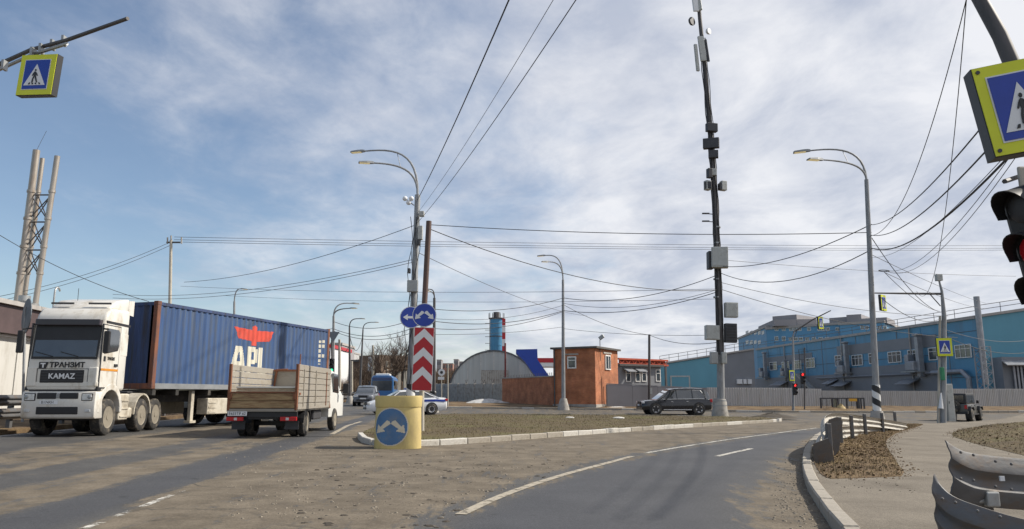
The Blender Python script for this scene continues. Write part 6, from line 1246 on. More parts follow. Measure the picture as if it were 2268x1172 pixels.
for k in range(10): bx('ladder_rung', (wF.L * 0.30, -0.43, 0.8 + k * 0.9), (wF.L * 0.33, -0.37, 0.86 + k * 0.9), m_darkpole, fac)
a = wF.loc(1800, 820); q = MB(); q.box((a[0], -1.2, 3.2), (6.5, 0.9, 0.25), ry=0.5); st_ = q.build('outside_stair', m_steel, fac)
# teal end block to the right
wT = Wall(Vector((pA_.x, pA_.y - 0.4, zg)), Vector((pA_.x + 18, pA_.y - 4.0, zg))); te = thing('teal_works_block', 'light teal works block right of the blue factory hall', 'building', wT.org, wT.rz); za, zb = wT.loc(2171, 704)[1], wT.loc(2268, 689)[1]; xb = wT.loc(2268, 700)[0]
sl = (zb - za) / xb; wall_panel('wall', te, [(0, -0.5), (18, -0.5), (18, za + sl * 18), (0, za)], 14, m_teal); wall_panel('roof', te, [(-0.2, za), (18.2, za + sl * 18), (18.2, za + sl * 18 + 0.3), (-0.2, za + 0.3)], 14.4, m_roofed, -0.25); railing(te, 0, 18, za + 0.3, 7, 0.2, sl)
a = wT.loc(2196, 793)[1]; wall_panel('grey_annexe', te, [(wT.loc(2196, 800)[0], -0.4), (18, -0.4), (18, a - 0.4), (wT.loc(2196, 800)[0], a)], 3.0, m_wg, -2.6); a1 = wT.loc(2205, 806)[0]; q = MB(); q.box((a1 + 1.2, -3.2, wT.loc(2215, 806)[1]), (3.2, 1.6, 0.12), rx=0.4); q.build('canopy', m_duct, te)
for k in range(5): bx('vertical_pipe', (a1 + 0.5 + k * 0.35, -3.0, 0), (a1 + 0.68 + k * 0.35, -2.75, wT.loc(2215, 812)[1]), m_duct, te)
lt = on(2189, 80.0); lat_t = thing('lattice_flue', 'tall grey flue pipe in a lattice support beside the teal block', 'chimney', lt); zt = at(2186, 657, 80).z - lt.z; zl2 = at(2186, 768, 80).z - lt.z; wl2 = 0.55
q = MB(); q.cyl((0, 0, zl2 - 4), (0, 0, zt), 0.30, n=14); pt('flue', q, m_duct, lat_t, 0, True)
for sx in (-1, 1):
    for sy in (-1, 1): bx('leg', (sx * wl2 - 0.05, sy * wl2 - 0.05, 0), (sx * wl2 + 0.05, sy * wl2 + 0.05, zl2), m_duct, lat_t)
for k in range(7):
    z0, z1 = zl2 * k / 7, zl2 * (k + 1) / 7
    for sy in (-1, 1): q = MB(); q.tube([(-wl2, sy * wl2, z0), (wl2, sy * wl2, z1)], 0.035, 5); q.tube([(wl2, sy * wl2, z0), (-wl2, sy * wl2, z1)], 0.035, 5); q.build('cross_brace', m_duct, lat_t)
    bx('ring_bar', (-wl2, -wl2 - 0.03, z1 - 0.05), (wl2, -wl2 + 0.03, z1 + 0.02), m_duct, lat_t)
# teal hall on the left of the works
tA, tB = on(1465, 118), on(1676, 117.5); wH = Wall(tA, tB); th_ = thing('teal_hall', 'pale teal metal hall with rising roofline and grey right half', 'building', wH.org, wH.rz); za, zm, zb = wH.loc(1465, 808)[1], wH.loc(1592, 788)[1], wH.loc(1676, 775)[1]; xm = wH.loc(1592, 800)[0]
wall_panel('teal_wall', th_, [(0, -0.5), (xm, -0.5), (xm, zm), (0, za)], 20, m_teal); wall_panel('grey_wall', th_, [(xm, -0.5), (wH.L, -0.5), (wH.L, zb), (xm, zm)], 20, m_wg, 0.003); wall_panel('roof', th_, [(-0.3, za), (wH.L, zb), (wH.L, zb + 0.25), (-0.3, za + 0.25)], 20.5, m_roofed, -0.25); railing(th_, 0, wH.L, za + 0.25, 10, 0.2, (zb - za) / wH.L)
a, b = wH.loc(1488, 862), wH.loc(1525, 835); dd_ = bx('door', (a[0], -0.1, a[1] - 1), (b[0], 0.0, b[1]), m_teal, th_); q = MB(); f = 0.2
q.b2((a[0] - f, -0.14, a[1] - 1), (a[0], -0.02, b[1] + f)); q.b2((b[0], -0.14, a[1] - 1), (b[0] + f, -0.02, b[1] + f)); q.b2((a[0], -0.14, b[1]), (b[0], -0.02, b[1] + f)); q.build('door_frame', m_box, th_)
for u in (1637, 1651, 1658): a = wH.loc(u, 846); bx('air_conditioner', (a[0] - 0.4, -0.4, a[1] - 0.3), (a[0] + 0.4, -0.01, a[1] + 0.4), m_swhite, th_)
# grey lean-to and red truss in front of it
wS = Wall(on(1372, 92), on(1466, 96)); shd = thing('grey_shed', 'low dark grey shed between the gatehouse and the teal hall', 'building', wS.org, wS.rz); h_ = wS.loc(1420, 812)[1]; bx('wall', (0, 0, -0.5), (wS.L, 8, h_), m_wg, shd); bx('roof', (-0.2, -0.5, h_), (wS.L + 0.1, 8, h_ + 0.25), m_darkpole, shd)
for u in (1391, 1412, 1426, 1457): a = wS.loc(u, 832); window(shd, a[0], a[1], 0.8, 1.5, 1, True); 
for u in (1388, 1412): a = wS.loc(u, 820); q = MB(); q.box((a[0], -0.6, a[1]), (1.4, 1.2, 0.08), rx=0.4); q.build('canopy', m_duct, shd)
wX = Wall(on(1372, 104), on(1482, 110)); trs = thing('red_truss', 'orange-red lattice girder behind the grey shed', 'girder', wX.org, wX.rz); m_or = mat('orange_red_steel', (0.42, 0.07, 0.03), 0.6); z1, z0 = wX.loc(1430, 797)[1], wX.loc(1430, 808)[1]
for z in (z0, z1): bx('chord', (0, -0.15, z - 0.12), (wX.L, 0.15, z + 0.12), m_or, trs)
for k in range(16): x0 = wX.L * k / 16; x1 = wX.L * (k + 1) / 16; q = MB(); q.tube([(x0, 0, z0 if k % 2 else z1), (x1, 0, z1 if k % 2 else z0)], 0.07, 5); q.build('diagonal', m_or, trs)
bx('infill_panel', (wX.L * 0.03, 0.2, z0), (wX.L * 0.97, 0.26, z1), mat('dull_red_mesh', (0.24, 0.07, 0.05), 0.8), trs)
for f in (0.05, 0.5, 0.95): bx('column', (wX.L * f - 0.15, -0.1, -0.3), (wX.L * f + 0.15, 0.1, z0), m_darkpole, trs)
# far blue office block
m_ob = mat('office_blue', (0.11, 0.30, 0.48), 0.6, 0, 0.08, 0.1); m_og = mat('office_grey', (0.27, 0.26, 0.27), 0.7, 0, 0.08, 0.1)
def office(label, A, B, vt, uref, m, depth, rows, top=None, nm='office_block'):
    w_ = Wall(A, B); t = thing(nm, label, 'building', w_.org, w_.rz); h_ = w_.loc(uref, vt)[1]; bx('wall', (0, 0, -1), (w_.L, depth, h_), m, t); bx('roof', (-0.3, -0.3, h_), (w_.L + 0.3, depth, h_ + 0.6), m_roofed, t)
    for us, v, du, dv in rows:
        for u in us:
            c_ = w_.loc(u, v); a = w_.loc(u - du / 2, v); b = w_.loc(u + du / 2, v); s_ = c_[1] - w_.loc(u, v + 1)[1]; window(t, c_[0], c_[1], abs(b[0] - a[0]), dv * s_, 2, False, 0, None)
    for (u0, v0, u1, v1, mm_) in top or []:
        a, b = w_.loc(u0, v0), w_.loc(u1, v1); bx('penthouse', (a[0], 1.0, h_), (b[0], 12, b[1]), mm_, t)
    return t
office('far sky-blue office block with rows of white windows above the factory roof', on(1707, 205), on(1872, 190), 724, 1790, m_ob, 30, [((1720, 1736, 1752, 1761, 1771, 1792, 1815, 1824, 1834, 1855), 729, 8, 8), ((1720, 1736), 750, 8, 10), ((1752, 1763, 1774, 1788, 1803, 1818, 1832), 751, 9, 8)], [(1708, 724, 1760, 696, m_og), (1834, 724, 1872, 701, m_og)])
office('far shaded end wing of the sky-blue office block', on(1642, 250), on(1706.5, 206), 729, 1690, m_ob, 20, [((1655, 1664, 1673, 1682, 1690), 737, 6, 8), ((1655, 1664, 1673, 1682), 758, 6, 8)], [(1672, 729, 1706, 708, m_og)])
office('far stepped blue office wing behind the striped lamp post', on(1872.5, 188), on(1972, 182), 718, 1900, m_ob, 30, [((1910, 1920, 1948, 1960), 726, 8, 8)], [(1874, 718, 1905, 695, m_og), (1906, 718, 1962, 702, m_og)])
# --- left edge: workshop, boiler stacks
m_ww = mat('pale_workshop_wall', (0.50, 0.49, 0.46), 0.85, 0, 0.08, 0.6, dirt=(0.36, 0.34, 0.30), dirt_amt=0.35, stretch=(1, 1, 0.3)); m_fas = mat('brown_fascia', (0.075, 0.05, 0.05), 0.6, 0, 0.3, 0.8)
wL = Wall(on(-160, 26.5), on(330, 46.0)); ws_ = thing('workshop', 'low pale workshop with a dark brown fascia at the left edge', 'building', wL.org, wL.rz); hF_ = wL.loc(0, 738)[1]; hR_ = wL.loc(0, 675)[1]
bx('wall', (0, 0, -0.5), (wL.L, 9, hF_), m_ww, ws_); bx('fascia', (-0.1, -0.35, hF_), (wL.L + 0.1, 9, hR_), m_fas, ws_); bx('roof_edge', (-0.2, -0.5, hR_), (wL.L + 0.2, 9, hR_ + 0.18), m_roofed, ws_); bx('string_course', (0, -0.06, hF_ - 0.12), (wL.L, -0.003, hF_ - 0.02), m_whiteframe, ws_)
for k in range(12): x = wL.L * k / 12; bx('pilaster', (x, -0.05, -0.3), (x + 0.12, -0.003, hF_ - 0.13), m_ww, ws_)
for u, v0, v1, wd in ((103, 695, 655, 0.30), (120, 695, 673, 0.36)):
    x = wL.loc(u, 690)[0]; z1 = wL.loc(u, v1)[1]; q = MB(); q.cyl((x, 1.0, hR_), (x, 1.0, z1), wd * 0.55, n=12); vp = q.build('roof_vent', m_steel, ws_, smooth=True); q = MB(); q.cyl((x, 1.0, z1 - 0.25), (x, 1.0, z1), wd * 0.8, n=12); q.build('vent_cap', m_steel, vp, smooth=True)
x = wL.loc(208, 690)[0]; q = MB(); q.tube([(x, 2, hR_)] + [(x + 0.25 - 0.25 * math.cos(a), 2, hR_ + 1.6 + 0.25 * math.sin(a)) for a in [math.pi * k / 8 for k in range(8)]], 0.05, 6); q.build('vent_hook', m_steel, ws_)
x = wL.loc(14, 670)[0]; q = MB(); q.tube([(x, 1.5, hR_), (x + 0.15, 1.5, hR_ + 2.0)], 0.04, 5); q.build('aerial_mast', m_darkpole, ws_); q = MB(); q.box((x - 0.15, 1.5, hR_ + 0.9), (0.12, 0.08, 0.7), ry=-0.3); q.build('aerial_panel', m_box, ws_)
dK = 41.0; sK = on(62, dK); stk = thing('boiler_stack', 'three steel boiler flues braced together by a lattice frame', 'chimney', sK)
m_flue = mat('steel_flue', (0.40, 0.36, 0.31), 0.4, 0.6, 0.2, 1.0, dirt=(0.22, 0.15, 0.09), dirt_amt=0.4, dirt_scale=0.8, stretch=(2, 2, 0.3))
def ks(u, v, off=0.0): return Vector(rel(at(u, v, dK - off), sK))
FL = [((36, 690), (81, 333), 0.19, 0.0), ((50, 690), (94, 351), 0.13, -0.9), ((76, 690), (127, 346), 0.15, 0.2)]
def fpt(i, v): (u0, v0), (u1, v1), r_, off = FL[i]; return ks(u0 + (u1 - u0) * (v - v0) / (v1 - v0), v, off)
for i in range(3):
    a, b = fpt(i, FL[i][0][1]), fpt(i, FL[i][1][1]); low = a + (a - b).normalized() * 4.0
    q = MB(); q.tube([low, b], FL[i][2], 16); f_ = q.build('flue', m_flue, stk, smooth=True)
    for v in (427, 487, 549, 608): q = MB(); c_ = fpt(i, v); q.tube([c_, c_ + Vector((0, 0, 0.14))], FL[i][2] * 1.22, 16); q.build('collar', m_flue, f_, smooth=True)
for v0, v1 in ((432, 488), (492, 550), (554, 612)):
    for i, j in ((0, 2), (1, 2), (0, 1)): q = MB(); q.tube([fpt(i, v0), fpt(j, v0)], 0.045, 5); q.tube([fpt(i, v0), fpt(j, v1)], 0.035, 5); q.tube([fpt(j, v0), fpt(i, v1)], 0.035, 5); q.build('lattice_brace', m_darkpole, stk)
q = MB(); q.tube([fpt(0, 333), ks(103, 290)], 0.012, 4); q.build('lightning_rod', m_darkpole, stk)
# --- far middle: brown warehouse, kiosk, pipe bridge, apartment blocks
wV = Wall(on(742, 150), on(842, 140)); bwh = thing('brown_warehouse', 'far brown warehouse wall behind the concrete poles', 'building', wV.org, wV.rz); m_bw = mat('brown_far_wall', (0.14, 0.095, 0.07), 0.9, 0, 0.25, 0.3, dirt=(0.09, 0.065, 0.05), dirt_amt=0.5); h1, h2 = wV.loc(760, 803)[1], wV.loc(830, 787)[1]; xs = wV.loc(800, 800)[0]
bx('low_wall', (0, 0, -0.5), (xs, 12, h1), m_bw, bwh); bx('high_wall', (xs, -0.5, -0.5), (wV.L, 12, h2), mat('brown_brick_far', (0.17, 0.12, 0.085), 0.9, 0, 0.3, 0.8), bwh); bx('roof', (-0.2, -0.3, h1), (xs - 0.01, 12, h1 + 0.4), m_darkpole, bwh); bx('sign_panel', (wV.L - 3.2, -0.7, h2 - 3.0), (wV.L - 0.6, -0.51, h2 - 0.3), m_swhite, bwh)
def at_block(label, u0, u1, vt, d, m, nm, fl, cols, cat='building', trim=None):
    w_ = Wall(on(u0, d), on(u1, d)); t = thing(nm, label, cat, w_.org, w_.rz); h_ = w_.loc(u0, vt)[1]; bx('wall', (0, 0, -1), (w_.L, 14, h_), m, t)
    bx('roof', (-0.2, -0.2, h_), (w_.L + 0.2, 14, h_ + 0.5), trim or m_roofed, t)
    for r_ in range(fl):
        for c_ in range(cols): bx('window', (w_.L * (c_ + 0.25) / cols, -0.12, h_ * (r_ + 0.35) / fl), (w_.L * (c_ + 0.75) / cols, 0.01, h_ * (r_ + 0.8) / fl), m_glassb, t)
    return t
at_block('small far red and white shop behind the container end', 712, 728, 770, 112, m_swhite, 'shop', 3, 2, trim=m_sred); at_block('far grey office behind the green traffic light', 728, 752, 764, 170, m_og, 'office_block', 4, 3); at_block('far pale building between lamp posts left of the warehouse', 756, 776, 782, 260, mat('pale_far_wall', (0.42, 0.42, 0.42), 0.8), 'office_block', 3, 3)
for i, (u0, u1, vt, lab) in enumerate([(938, 952, 803, 'pale far apartment block, leftmost on the skyline by the dark lamp'), (966, 976, 798, 'pale far apartment tower, second on the skyline'), (980, 1002, 806, 'long far reddish apartment block in the middle of the skyline'), (1004, 1014, 797, 'tall far apartment tower, fourth on the skyline'), (1016, 1034, 802, 'pale far apartment block nearest the hangar on the skyline')]):
    at_block(lab, u0, u1, vt, 520 + 12 * i, m_og if i != 2 else mat('far_red_wall', (0.3, 0.17, 0.14), 0.8), 'apartment_block', 5, 4)
pbA, pbB = on(858, 112), on(925, 100); wP = Wall(pbA, pbB); pb = thing('pipe_bridge', 'overhead pipe bridge on pale concrete legs under the bare tree', 'pipe bridge', wP.org, wP.rz); zp = wP.loc(890, 812)[1]
for k, z in enumerate((zp, zp - 0.5)): q = MB(); q.tube([(-1, 0, z), (wP.L, 0, z)], 0.18, 8); q.build('pipe', mat('rusty_pipe', (0.25, 0.17, 0.10), 0.8), pb)
for u in (872, 884, 897, 908): x = wP.loc(u, 850)[0]; bx('leg', (x - 0.16, -0.2, -0.5), (x + 0.16, 0.2, zp - 0.6), m_concpole, pb)
# ------------------------------------------------------------------ trees, brush, litter
m_bark = mat('grey_brown_bark', (0.075, 0.058, 0.045), 0.9, 0, 0.25, 3); m_twig = mat('dark_twigs', (0.11, 0.08, 0.06), 0.9, 0, 0.3)
def bare_tree(label, base, h, spread, seed, name='bare_tree', group=None):
    rnd = random.Random(seed); t = thing(name, label, 'tree', base, group=group); tr, cr_ = MB(), MB()
    def grow(p, d, L_, r_, lev):
        pts = [p]; q = p; dd = d.copy(); n = 4; r_ = max(r_, 0.017)
        for k in range(n):
            dd = (dd + Vector((rnd.uniform(-1, 1), rnd.uniform(-1, 1), rnd.uniform(-.3, .6))) * 0.16).normalized(); q = q + dd * (L_ / n); pts.append(q)
        (tr if lev < 1 else cr_).tube(pts, [r_ * (1 - 0.13 * k) for k in range(n + 1)], 7 if lev < 2 else 4 if lev < 3 else 3, caps=False)
        if lev >= 5: return
        for k in range(rnd.randint(4, 5) if lev < 3 else 4):
            i = rnd.randint(1 if lev else 2, n); ax_ = Vector((rnd.uniform(-1, 1), rnd.uniform(-1, 1), rnd.uniform(-.1, .9))).normalized(); nd = (dd * 0.75 + ax_ * spread).normalized()
            grow(pts[i], nd, L_ * rnd.uniform(0.55, 0.8), r_ * 0.55, lev + 1)
    grow(Vector((0, 0, -0.1)), Vector((0.02, 0, 1)), h * 0.36, h * 0.022, 0)
    tr.build('trunk', m_bark, t, smooth=True); cr_.build('crown', m_twig, t); return t
bare_tree('large bare spreading tree above the blue bus', on(862, 104), 10.5, 0.8, 5)
for i, (u, d, h, lab) in enumerate([(800, 125, 8.5, 'small bare tree in front of the brown warehouse'), (905, 118, 7.5, 'small bare tree left of the centre lamp post'), (890, 132, 9.0, 'thin bare tree behind the pipe bridge'), (822, 138, 9.5, 'bare tree against the brown warehouse, left of the largest one'), (762, 128, 8.0, 'bare tree between the two leftmost pale poles'), (1020, 150, 8.0, 'bare tree left of the hangar')]):
    bare_tree(lab, on(u, d), h, 0.7, 20 + i)
def brush(name, label, spots, m, n, hmin, hmax, wid=0.03):
    vv, ff = [], []
    for _ in range(n):
        x, y, z = spots(); h = random.uniform(hmin, hmax); a = random.uniform(0, 6.28); l = random.uniform(0, 0.35) * h; tx, ty = x + math.cos(a) * l, y + math.sin(a) * l; b = random.uniform(0, 3.14); wx, wy = wid * math.cos(b), wid * math.sin(b); o = len(vv)
        vv += [(x - wx, y - wy, z), (x + wx, y + wy, z), (tx, ty, z + h)]; ff.append((o, o + 1, o + 2))
    mb = MB(); mb.add(vv, ff); me = bpy.data.meshes.new(name); me.from_pydata(vv, [], ff); me.materials.append(m); o = bpy.data.objects.new(name, me); C.objects.link(o); return tag(o, label, 'brush', kind='stuff')
m_brush = mat('brown_brush', (0.13, 0.09, 0.06), 0.95, 0, 0.3, 0.5)
def spot_uv(u0, u1, d0, d1, z=0.0):
    def f():
        d = random.uniform(d0, d1); p = on(random.uniform(u0, u1), d); return p.x, p.y, p.z + z
    return f
brush('brush_thicket', 'brown leafless brush along the far road behind the guard rail', spot_uv(690, 790, 112, 134), m_brush, 9000, 1.0, 3.6, 0.05)
brush('brush_thicket', 'brown leafless brush below the bare tree', spot_uv(842, 935, 114, 135), m_brush, 7000, 0.8, 3.2, 0.05)
hl = slab('hill', [(-60, 300), (-20, 292), (6, 300), (10, 420), (-60, 420)], 0.0, mat('brown_wooded_hill', (0.12, 0.085, 0.07), 0.95, 0, 0.3, 0.15, dirt=(0.2, 0.15, 0.12), dirt_amt=0.4, dirt_scale=0.4), 9.0, 12, 0.5, 0.03)
brush('far_wood', 'far brown wood on the rise left of the hangar', spot_uv(935, 1050, 260, 330, 2.0), m_brush, 9000, 3, 9, 0.12)
# dead grass on the island, verge and bank
m_straw = mat('dead_grass', (0.25, 0.19, 0.10), 0.95, 0, 0.65, 0.9); m_turfb = mat('dead_turf_blades', (0.15, 0.125, 0.055), 0.95, 0, 0.35, 0.6); m_leaf = mat('rotting_leaves', (0.13, 0.085, 0.045), 0.95, 0, 0.5, 3)
def in_poly(poly, z):
    xs = [p[0] for p in poly]; ys = [p[1] for p in poly]
    def f():
        while True:
            x, y = random.uniform(min(xs), max(xs)), random.uniform(min(ys), max(ys))
            if inside(poly, x, y): return x, y, ground_z(x, y) + z
    return f
isl_poly = [tuple(p) for p in isl_front] + [tuple(p) for p in isl_back[1:-1]]
def surf(o):
    from mathutils.bvhtree import BVHTree
    bm = bmesh.new(); bm.from_mesh(o.data); t = BVHTree.FromBMesh(bm); bm.free(); return t
def dropped(f, tree):
    def g():
        while True:
            x, y, z = f(); h = tree.ray_cast(Vector((x, y, z + 3)), Vector((0, 0, -1)))
            if h[0] is not None: return x, y, h[0].z - 0.003
    return g
s_isl, s_ver, s_bank = surf(island), surf(verge), surf(bank)
brush('dead_grass', 'short dead grass covering the island', dropped(in_poly(isl_poly, 0), s_isl), m_turfb, 12000, 0.02, 0.07, 0.010)
ver_poly = [(v.co.x, v.co.y) for v in verge.data.vertices]
vx0, vx1 = min(p[0] for p in ver_poly), max(p[0] for p in ver_poly); vy0, vy1 = min(p[1] for p in ver_poly), max(p[1] for p in ver_poly)
brush('dead_grass', 'dead grass and stalks on the soil verge', dropped(lambda: (random.uniform(vx0, vx1), random.uniform(vy0, vy1), 0), s_ver), m_straw, 14000, 0.015, 0.08, 0.006)
def leaves(name, label, f, n, m, s0, s1):
    vv, ff = [], []
    for _ in range(n):
        x, y, z = f(); s_ = random.uniform(s0, s1); a = random.uniform(0, 6.28); c_, s2 = math.cos(a) * s_, math.sin(a) * s_; o = len(vv); t1, t2 = random.uniform(0, s_ * 0.9), random.uniform(0, s_ * 0.9)
        vv += [(x - c_, y - s2, z + 0.004), (x + s2 * 0.6, y - c_ * 0.6, z + 0.004 + t1), (x + c_, y + s2, z + 0.006 + t2), (x - s2 * 0.6, y + c_ * 0.6, z + 0.004)]; ff.append((o, o + 1, o + 2, o + 3))
    me = bpy.data.meshes.new(name); me.from_pydata(vv, [], ff); me.materials.append(m); o = bpy.data.objects.new(name, me); C.objects.link(o); return tag(o, label, 'litter', kind='stuff')
leaves('leaf_litter', 'brown leaf litter on the soil verge', dropped(lambda: (random.uniform(vx0, vx1), random.uniform(vy0, vy1), 0), s_ver), 7000, m_leaf, 0.012, 0.04)
bp_ = [(v.co.x, v.co.y) for v in bank.data.vertices]; bx0, bx1 = min(p[0] for p in bp_), max(p[0] for p in bp_); by0, by1 = min(p[1] for p in bp_), max(p[1] for p in bp_)
brush('dead_grass', 'dead grass on the bank right of the footway', dropped(lambda: (random.uniform(bx0, min(bx1, 26)), random.uniform(by0, by1), 0), s_bank), m_straw, 12000, 0.02, 0.10, 0.008)
leaves('leaf_litter', 'brown leaf litter on the bank right of the footway', dropped(lambda: (random.uniform(bx0, min(bx1, 26)), random.uniform(by0, by1), 0), s_bank), 6000, m_leaf, 0.015, 0.05)
# clods and grit
m_clod = mat('dark_mud_clods', (0.055, 0.045, 0.034), 0.95, 0, 0.3, 5); m_grit = mat('pale_grit', (0.22, 0.19, 0.15), 0.95, 0, 0.4, 8); m_white_l = mat('white_litter', (0.62, 0.60, 0.56), 0.8, 0, 0.1)
def clods(name, label, f, n, m, s0, s1, flat=0.35):
    mb = MB()
    for _ in range(n):
        x, y, z = f(); s_ = s0 + (s1 - s0) * random.random() ** 2.5; k = random.randint(5, 7); a0 = random.uniform(0, 6.28); ring = [(x + s_ * random.uniform(.6, 1.25) * math.cos(a0 + 6.283 * j / k), y + s_ * random.uniform(.5, 1.0) * math.sin(a0 + 6.283 * j / k), z - 0.002) for j in range(k)]
        top = [(x + (p[0] - x) * 0.55, y + (p[1] - y) * 0.55, z + s_ * flat * random.uniform(.6, 1)) for p in ring]; mb.loft([ring, top])
    o = mb.build(name, m); return tag(o, label, 'clods', kind='stuff')
def road_spots(uv0, uv1):
    def f():
        while True:
            p = gp(random.uniform(uv0[0], uv1[0]), random.uniform(uv0[1], uv1[1]))
            if not inside(turn_poly, p.x, p.y) and not inside(isl_poly, p.x, p.y): return p.x, p.y, ground_z(p.x, p.y)
    return f
clods('mud_clods', 'dark clods of dried mud scattered on the dusty road', road_spots((640, 1030), (1120, 1170)), 120, m_clod, 0.012, 0.065, 0.22)
clods('mud_clods', 'small dark clods along the dusty edge of the island', road_spots((700, 985), (1300, 1060)), 150, m_clod, 0.012, 0.06, 0.3)
clods('grit', 'pale grit lying on the dusty road', road_spots((500, 975), (1250, 1150)), 900, m_grit, 0.008, 0.03, 0.5)
clods('grit', 'grit and small stones along the right kerb', lambda: (lambda p: (p.x, p.y, ground_z(p.x, p.y)))(gp(random.uniform(1712, 1790), random.uniform(1020, 1160))), 350, m_grit, 0.006, 0.03, 0.5)
clods('mud_clods', 'dark crumbs of soil on the footway beside the verge', lambda: (lambda p: (p.x, p.y, ground_z(p.x, p.y) + 0.112))(gp(random.uniform(1850, 2030), random.uniform(1082, 1112))), 45, m_clod, 0.005, 0.02, 0.4)
def near_edge(o, w, zoff):
    rim = RIM[o.name]; pts = [(Vector(p), Vector(q)) for p, q in zip(rim, rim[1:] + rim[:1]) if p[1] < 34]
    def f():
        a, b = random.choice(pts); p = a.lerp(b, random.random()); return p.x + random.gauss(0, w), p.y + random.gauss(0, w), ground_z(p.x, p.y) + zoff
    return f
clods('spilt_soil', 'crumbs of soil spilt over the footway round the verge', near_edge(verge, 0.14, 0.113), 1500, m_leaf, 0.006, 0.03, 0.5)
clods('spilt_soil', 'crumbs of soil spilt over the footway along the bank', near_edge(bank, 0.16, 0.113), 900, m_leaf, 0.008, 0.035, 0.5)
clods('spilt_soil', 'sandy crumbs gathered in the gutter of the right kerb', lambda: (lambda p: (p.x, p.y, ground_z(p.x, p.y)))(random.choice([Vector((q[0] - abs(random.gauss(0.12, 0.22)), q[1] + random.uniform(-.5, .5))) for q in kerb_r[6:30]])), 700, m_grit, 0.006, 0.028, 0.5)
for u, v, s_, lab in ((1262, 933, 0.16, 'pale scrap lying on the island turf left of the tower'), (1370, 934, 0.22, 'larger white scrap lying on the island turf near the tower')):
    p = gp(u, v); h = s_isl.ray_cast(Vector((p.x, p.y, 3)), Vector((0, 0, -1))); q = MB(); q.sphere((0, 0, s_ * 0.1), s_, 9, 5, (1.5, 0.7, 0.35)); tag(q.build('scrap', m_white_l, loc=(h[0] if h[0] else p)), lab, 'litter')
# old snow heaps and spoil by the fences
m_snow = mat('dirty_old_snow', (0.55, 0.54, 0.52), 0.9, 0, 0.15, 1.0, dirt=(0.22, 0.2, 0.17), dirt_amt=0.45, dirt_scale=1.5)
def heap(label, u, d, sx, sy, h, m, cat, name):
    p = on(u, d); q = MB(); n, k_ = 22, 6; rings = []
    for j in range(k_ + 1):
        f = j / k_; rings.append([(sx * (1 - f) ** 0.7 * math.cos(2 * math.pi * a / n) * (1 + 0.25 * mnoise.noise((a * 0.9, j * 0.5, u))), sy * (1 - f) ** 0.7 * math.sin(2 * math.pi * a / n), h * f * (1 + 0.4 * mnoise.noise((a * 0.7, u, j)))) for a in range(n)])
    q.loft(rings); o = q.build(name, m, smooth=True, loc=p + Vector((0, 0, 0.08))); tag(o, label, cat); return o
heap('long heap of dirty old snow at the foot of the concrete fence', 1080, 74, 2.6, 1.0, 0.5, m_snow, 'snow heap', 'snow_heap'); heap('small patch of snow at the foot of the plum-grey fence', 1368, 62.6, 1.4, 0.5, 0.14, m_snow, 'snow heap', 'snow_heap')
heap('low heap of dark spoil right of the island end', 1712, 47, 1.6, 1.0, 0.3, m_clod, 'spoil heap', 'spoil_heap'); heap('low heap of brown soil beside the barred enclosure', 1845, 61.8, 2.4, 0.6, 0.25, m_soil, 'spoil heap', 'spoil_heap'); heap('straw-coloured sack-like heap before the barred enclosure', 1863, 61.9, 0.5, 0.35, 0.55, mat('straw_sack', (0.42, 0.32, 0.16), 0.9), 'sack', 'sack')

# ------------------------------------------------------------------ overhead cables
def wire(label, a, b, sag, r=0.012, m=None, n=22):
    a, b = Vector(a), Vector(b); pts = [a.lerp(b, k / n) - Vector((0, 0, 4 * sag * (k / n) * (1 - k / n))) for k in range(n + 1)]; o = a
    q = MB(); q.tube([p - o for p in pts], r, 5, caps=False); x = q.build('overhead_cable', m or m_cable, loc=o); return tag(x, label, 'cable', 'overhead cables')
CP = lambda v: at(922 - (v - 480) * 0.04, v, dC); TP = lambda v: at(1592 - (600 - v) * 0.05, v, dT); RP = lambda v: at(1930 + (v - 500) * 0.03, v, dR); L8 = lambda v: at(1248, v, 60.2)
wire('thick black cable rising steeply from the centre lamp to the top edge', CP(445), at(1140, -30, 11), 0.15, 0.014)
wire('thin cable rising to the top edge, middle of the three', CP(475), at(1240, -25, 11), 0.2, 0.006, m_cabthin); wire('thin cable rising to the top edge, rightmost of the three', CP(497), at(1292, -25, 10.5), 0.2, 0.009)
wire('black cable from the centre lamp down to the far left', CP(498), at(408, 625, 48), 0.5, 0.014); wire('upper of two thin cables from the centre lamp to the left', CP(574), at(250, 652, 46), 0.6, 0.012, m_cabthin); wire('lower of two thin cables from the centre lamp to the left', CP(580), at(250, 660, 46), 0.6, 0.012, m_cabthin)
wire('black cable sagging level from the centre lamp to the right lamp', at(952, 498, dC), RP(515), 0.22, 0.016); wire('black cable dropping from the centre lamp to the cell tower', at(953, 508, dC), TP(642), 0.9, 0.02)
wire('thin grey cable slanting from the centre lamp towards the gatehouse', CP(556), at(1300, 700, 75), 0.5, 0.014, m_cabthin)
for i, (v0, v1, w) in enumerate([(525, 543, 'top'), (531, 549, 'middle'), (536, 553, 'bottom')]): wire(f'{w} wire of the high far power line spanning the whole sky', at(386, v0, 48), at(2420, v1, 66), 0.25, 0.014)
for i, (v0, v1, w) in enumerate([(537, 664, 'upper'), (544, 674, 'lower')]): wire(f'{w} power wire running down left from the utility pole', at(376, v0, 48), at(-40, v1, 40), 0.4, 0.014)
wire('black wire crossing the sky above the white truck', at(-30, 503, 30), at(330, 668, 34), 0.3, 0.014)
wire('thin long level cable above the container, upper', at(400, 634, 75), TP(640), 0.4, 0.014, m_cabthin); wire('thin long level cable above the container, lower', at(500, 655, 75), TP(662), 0.4, 0.012, m_cabthin)
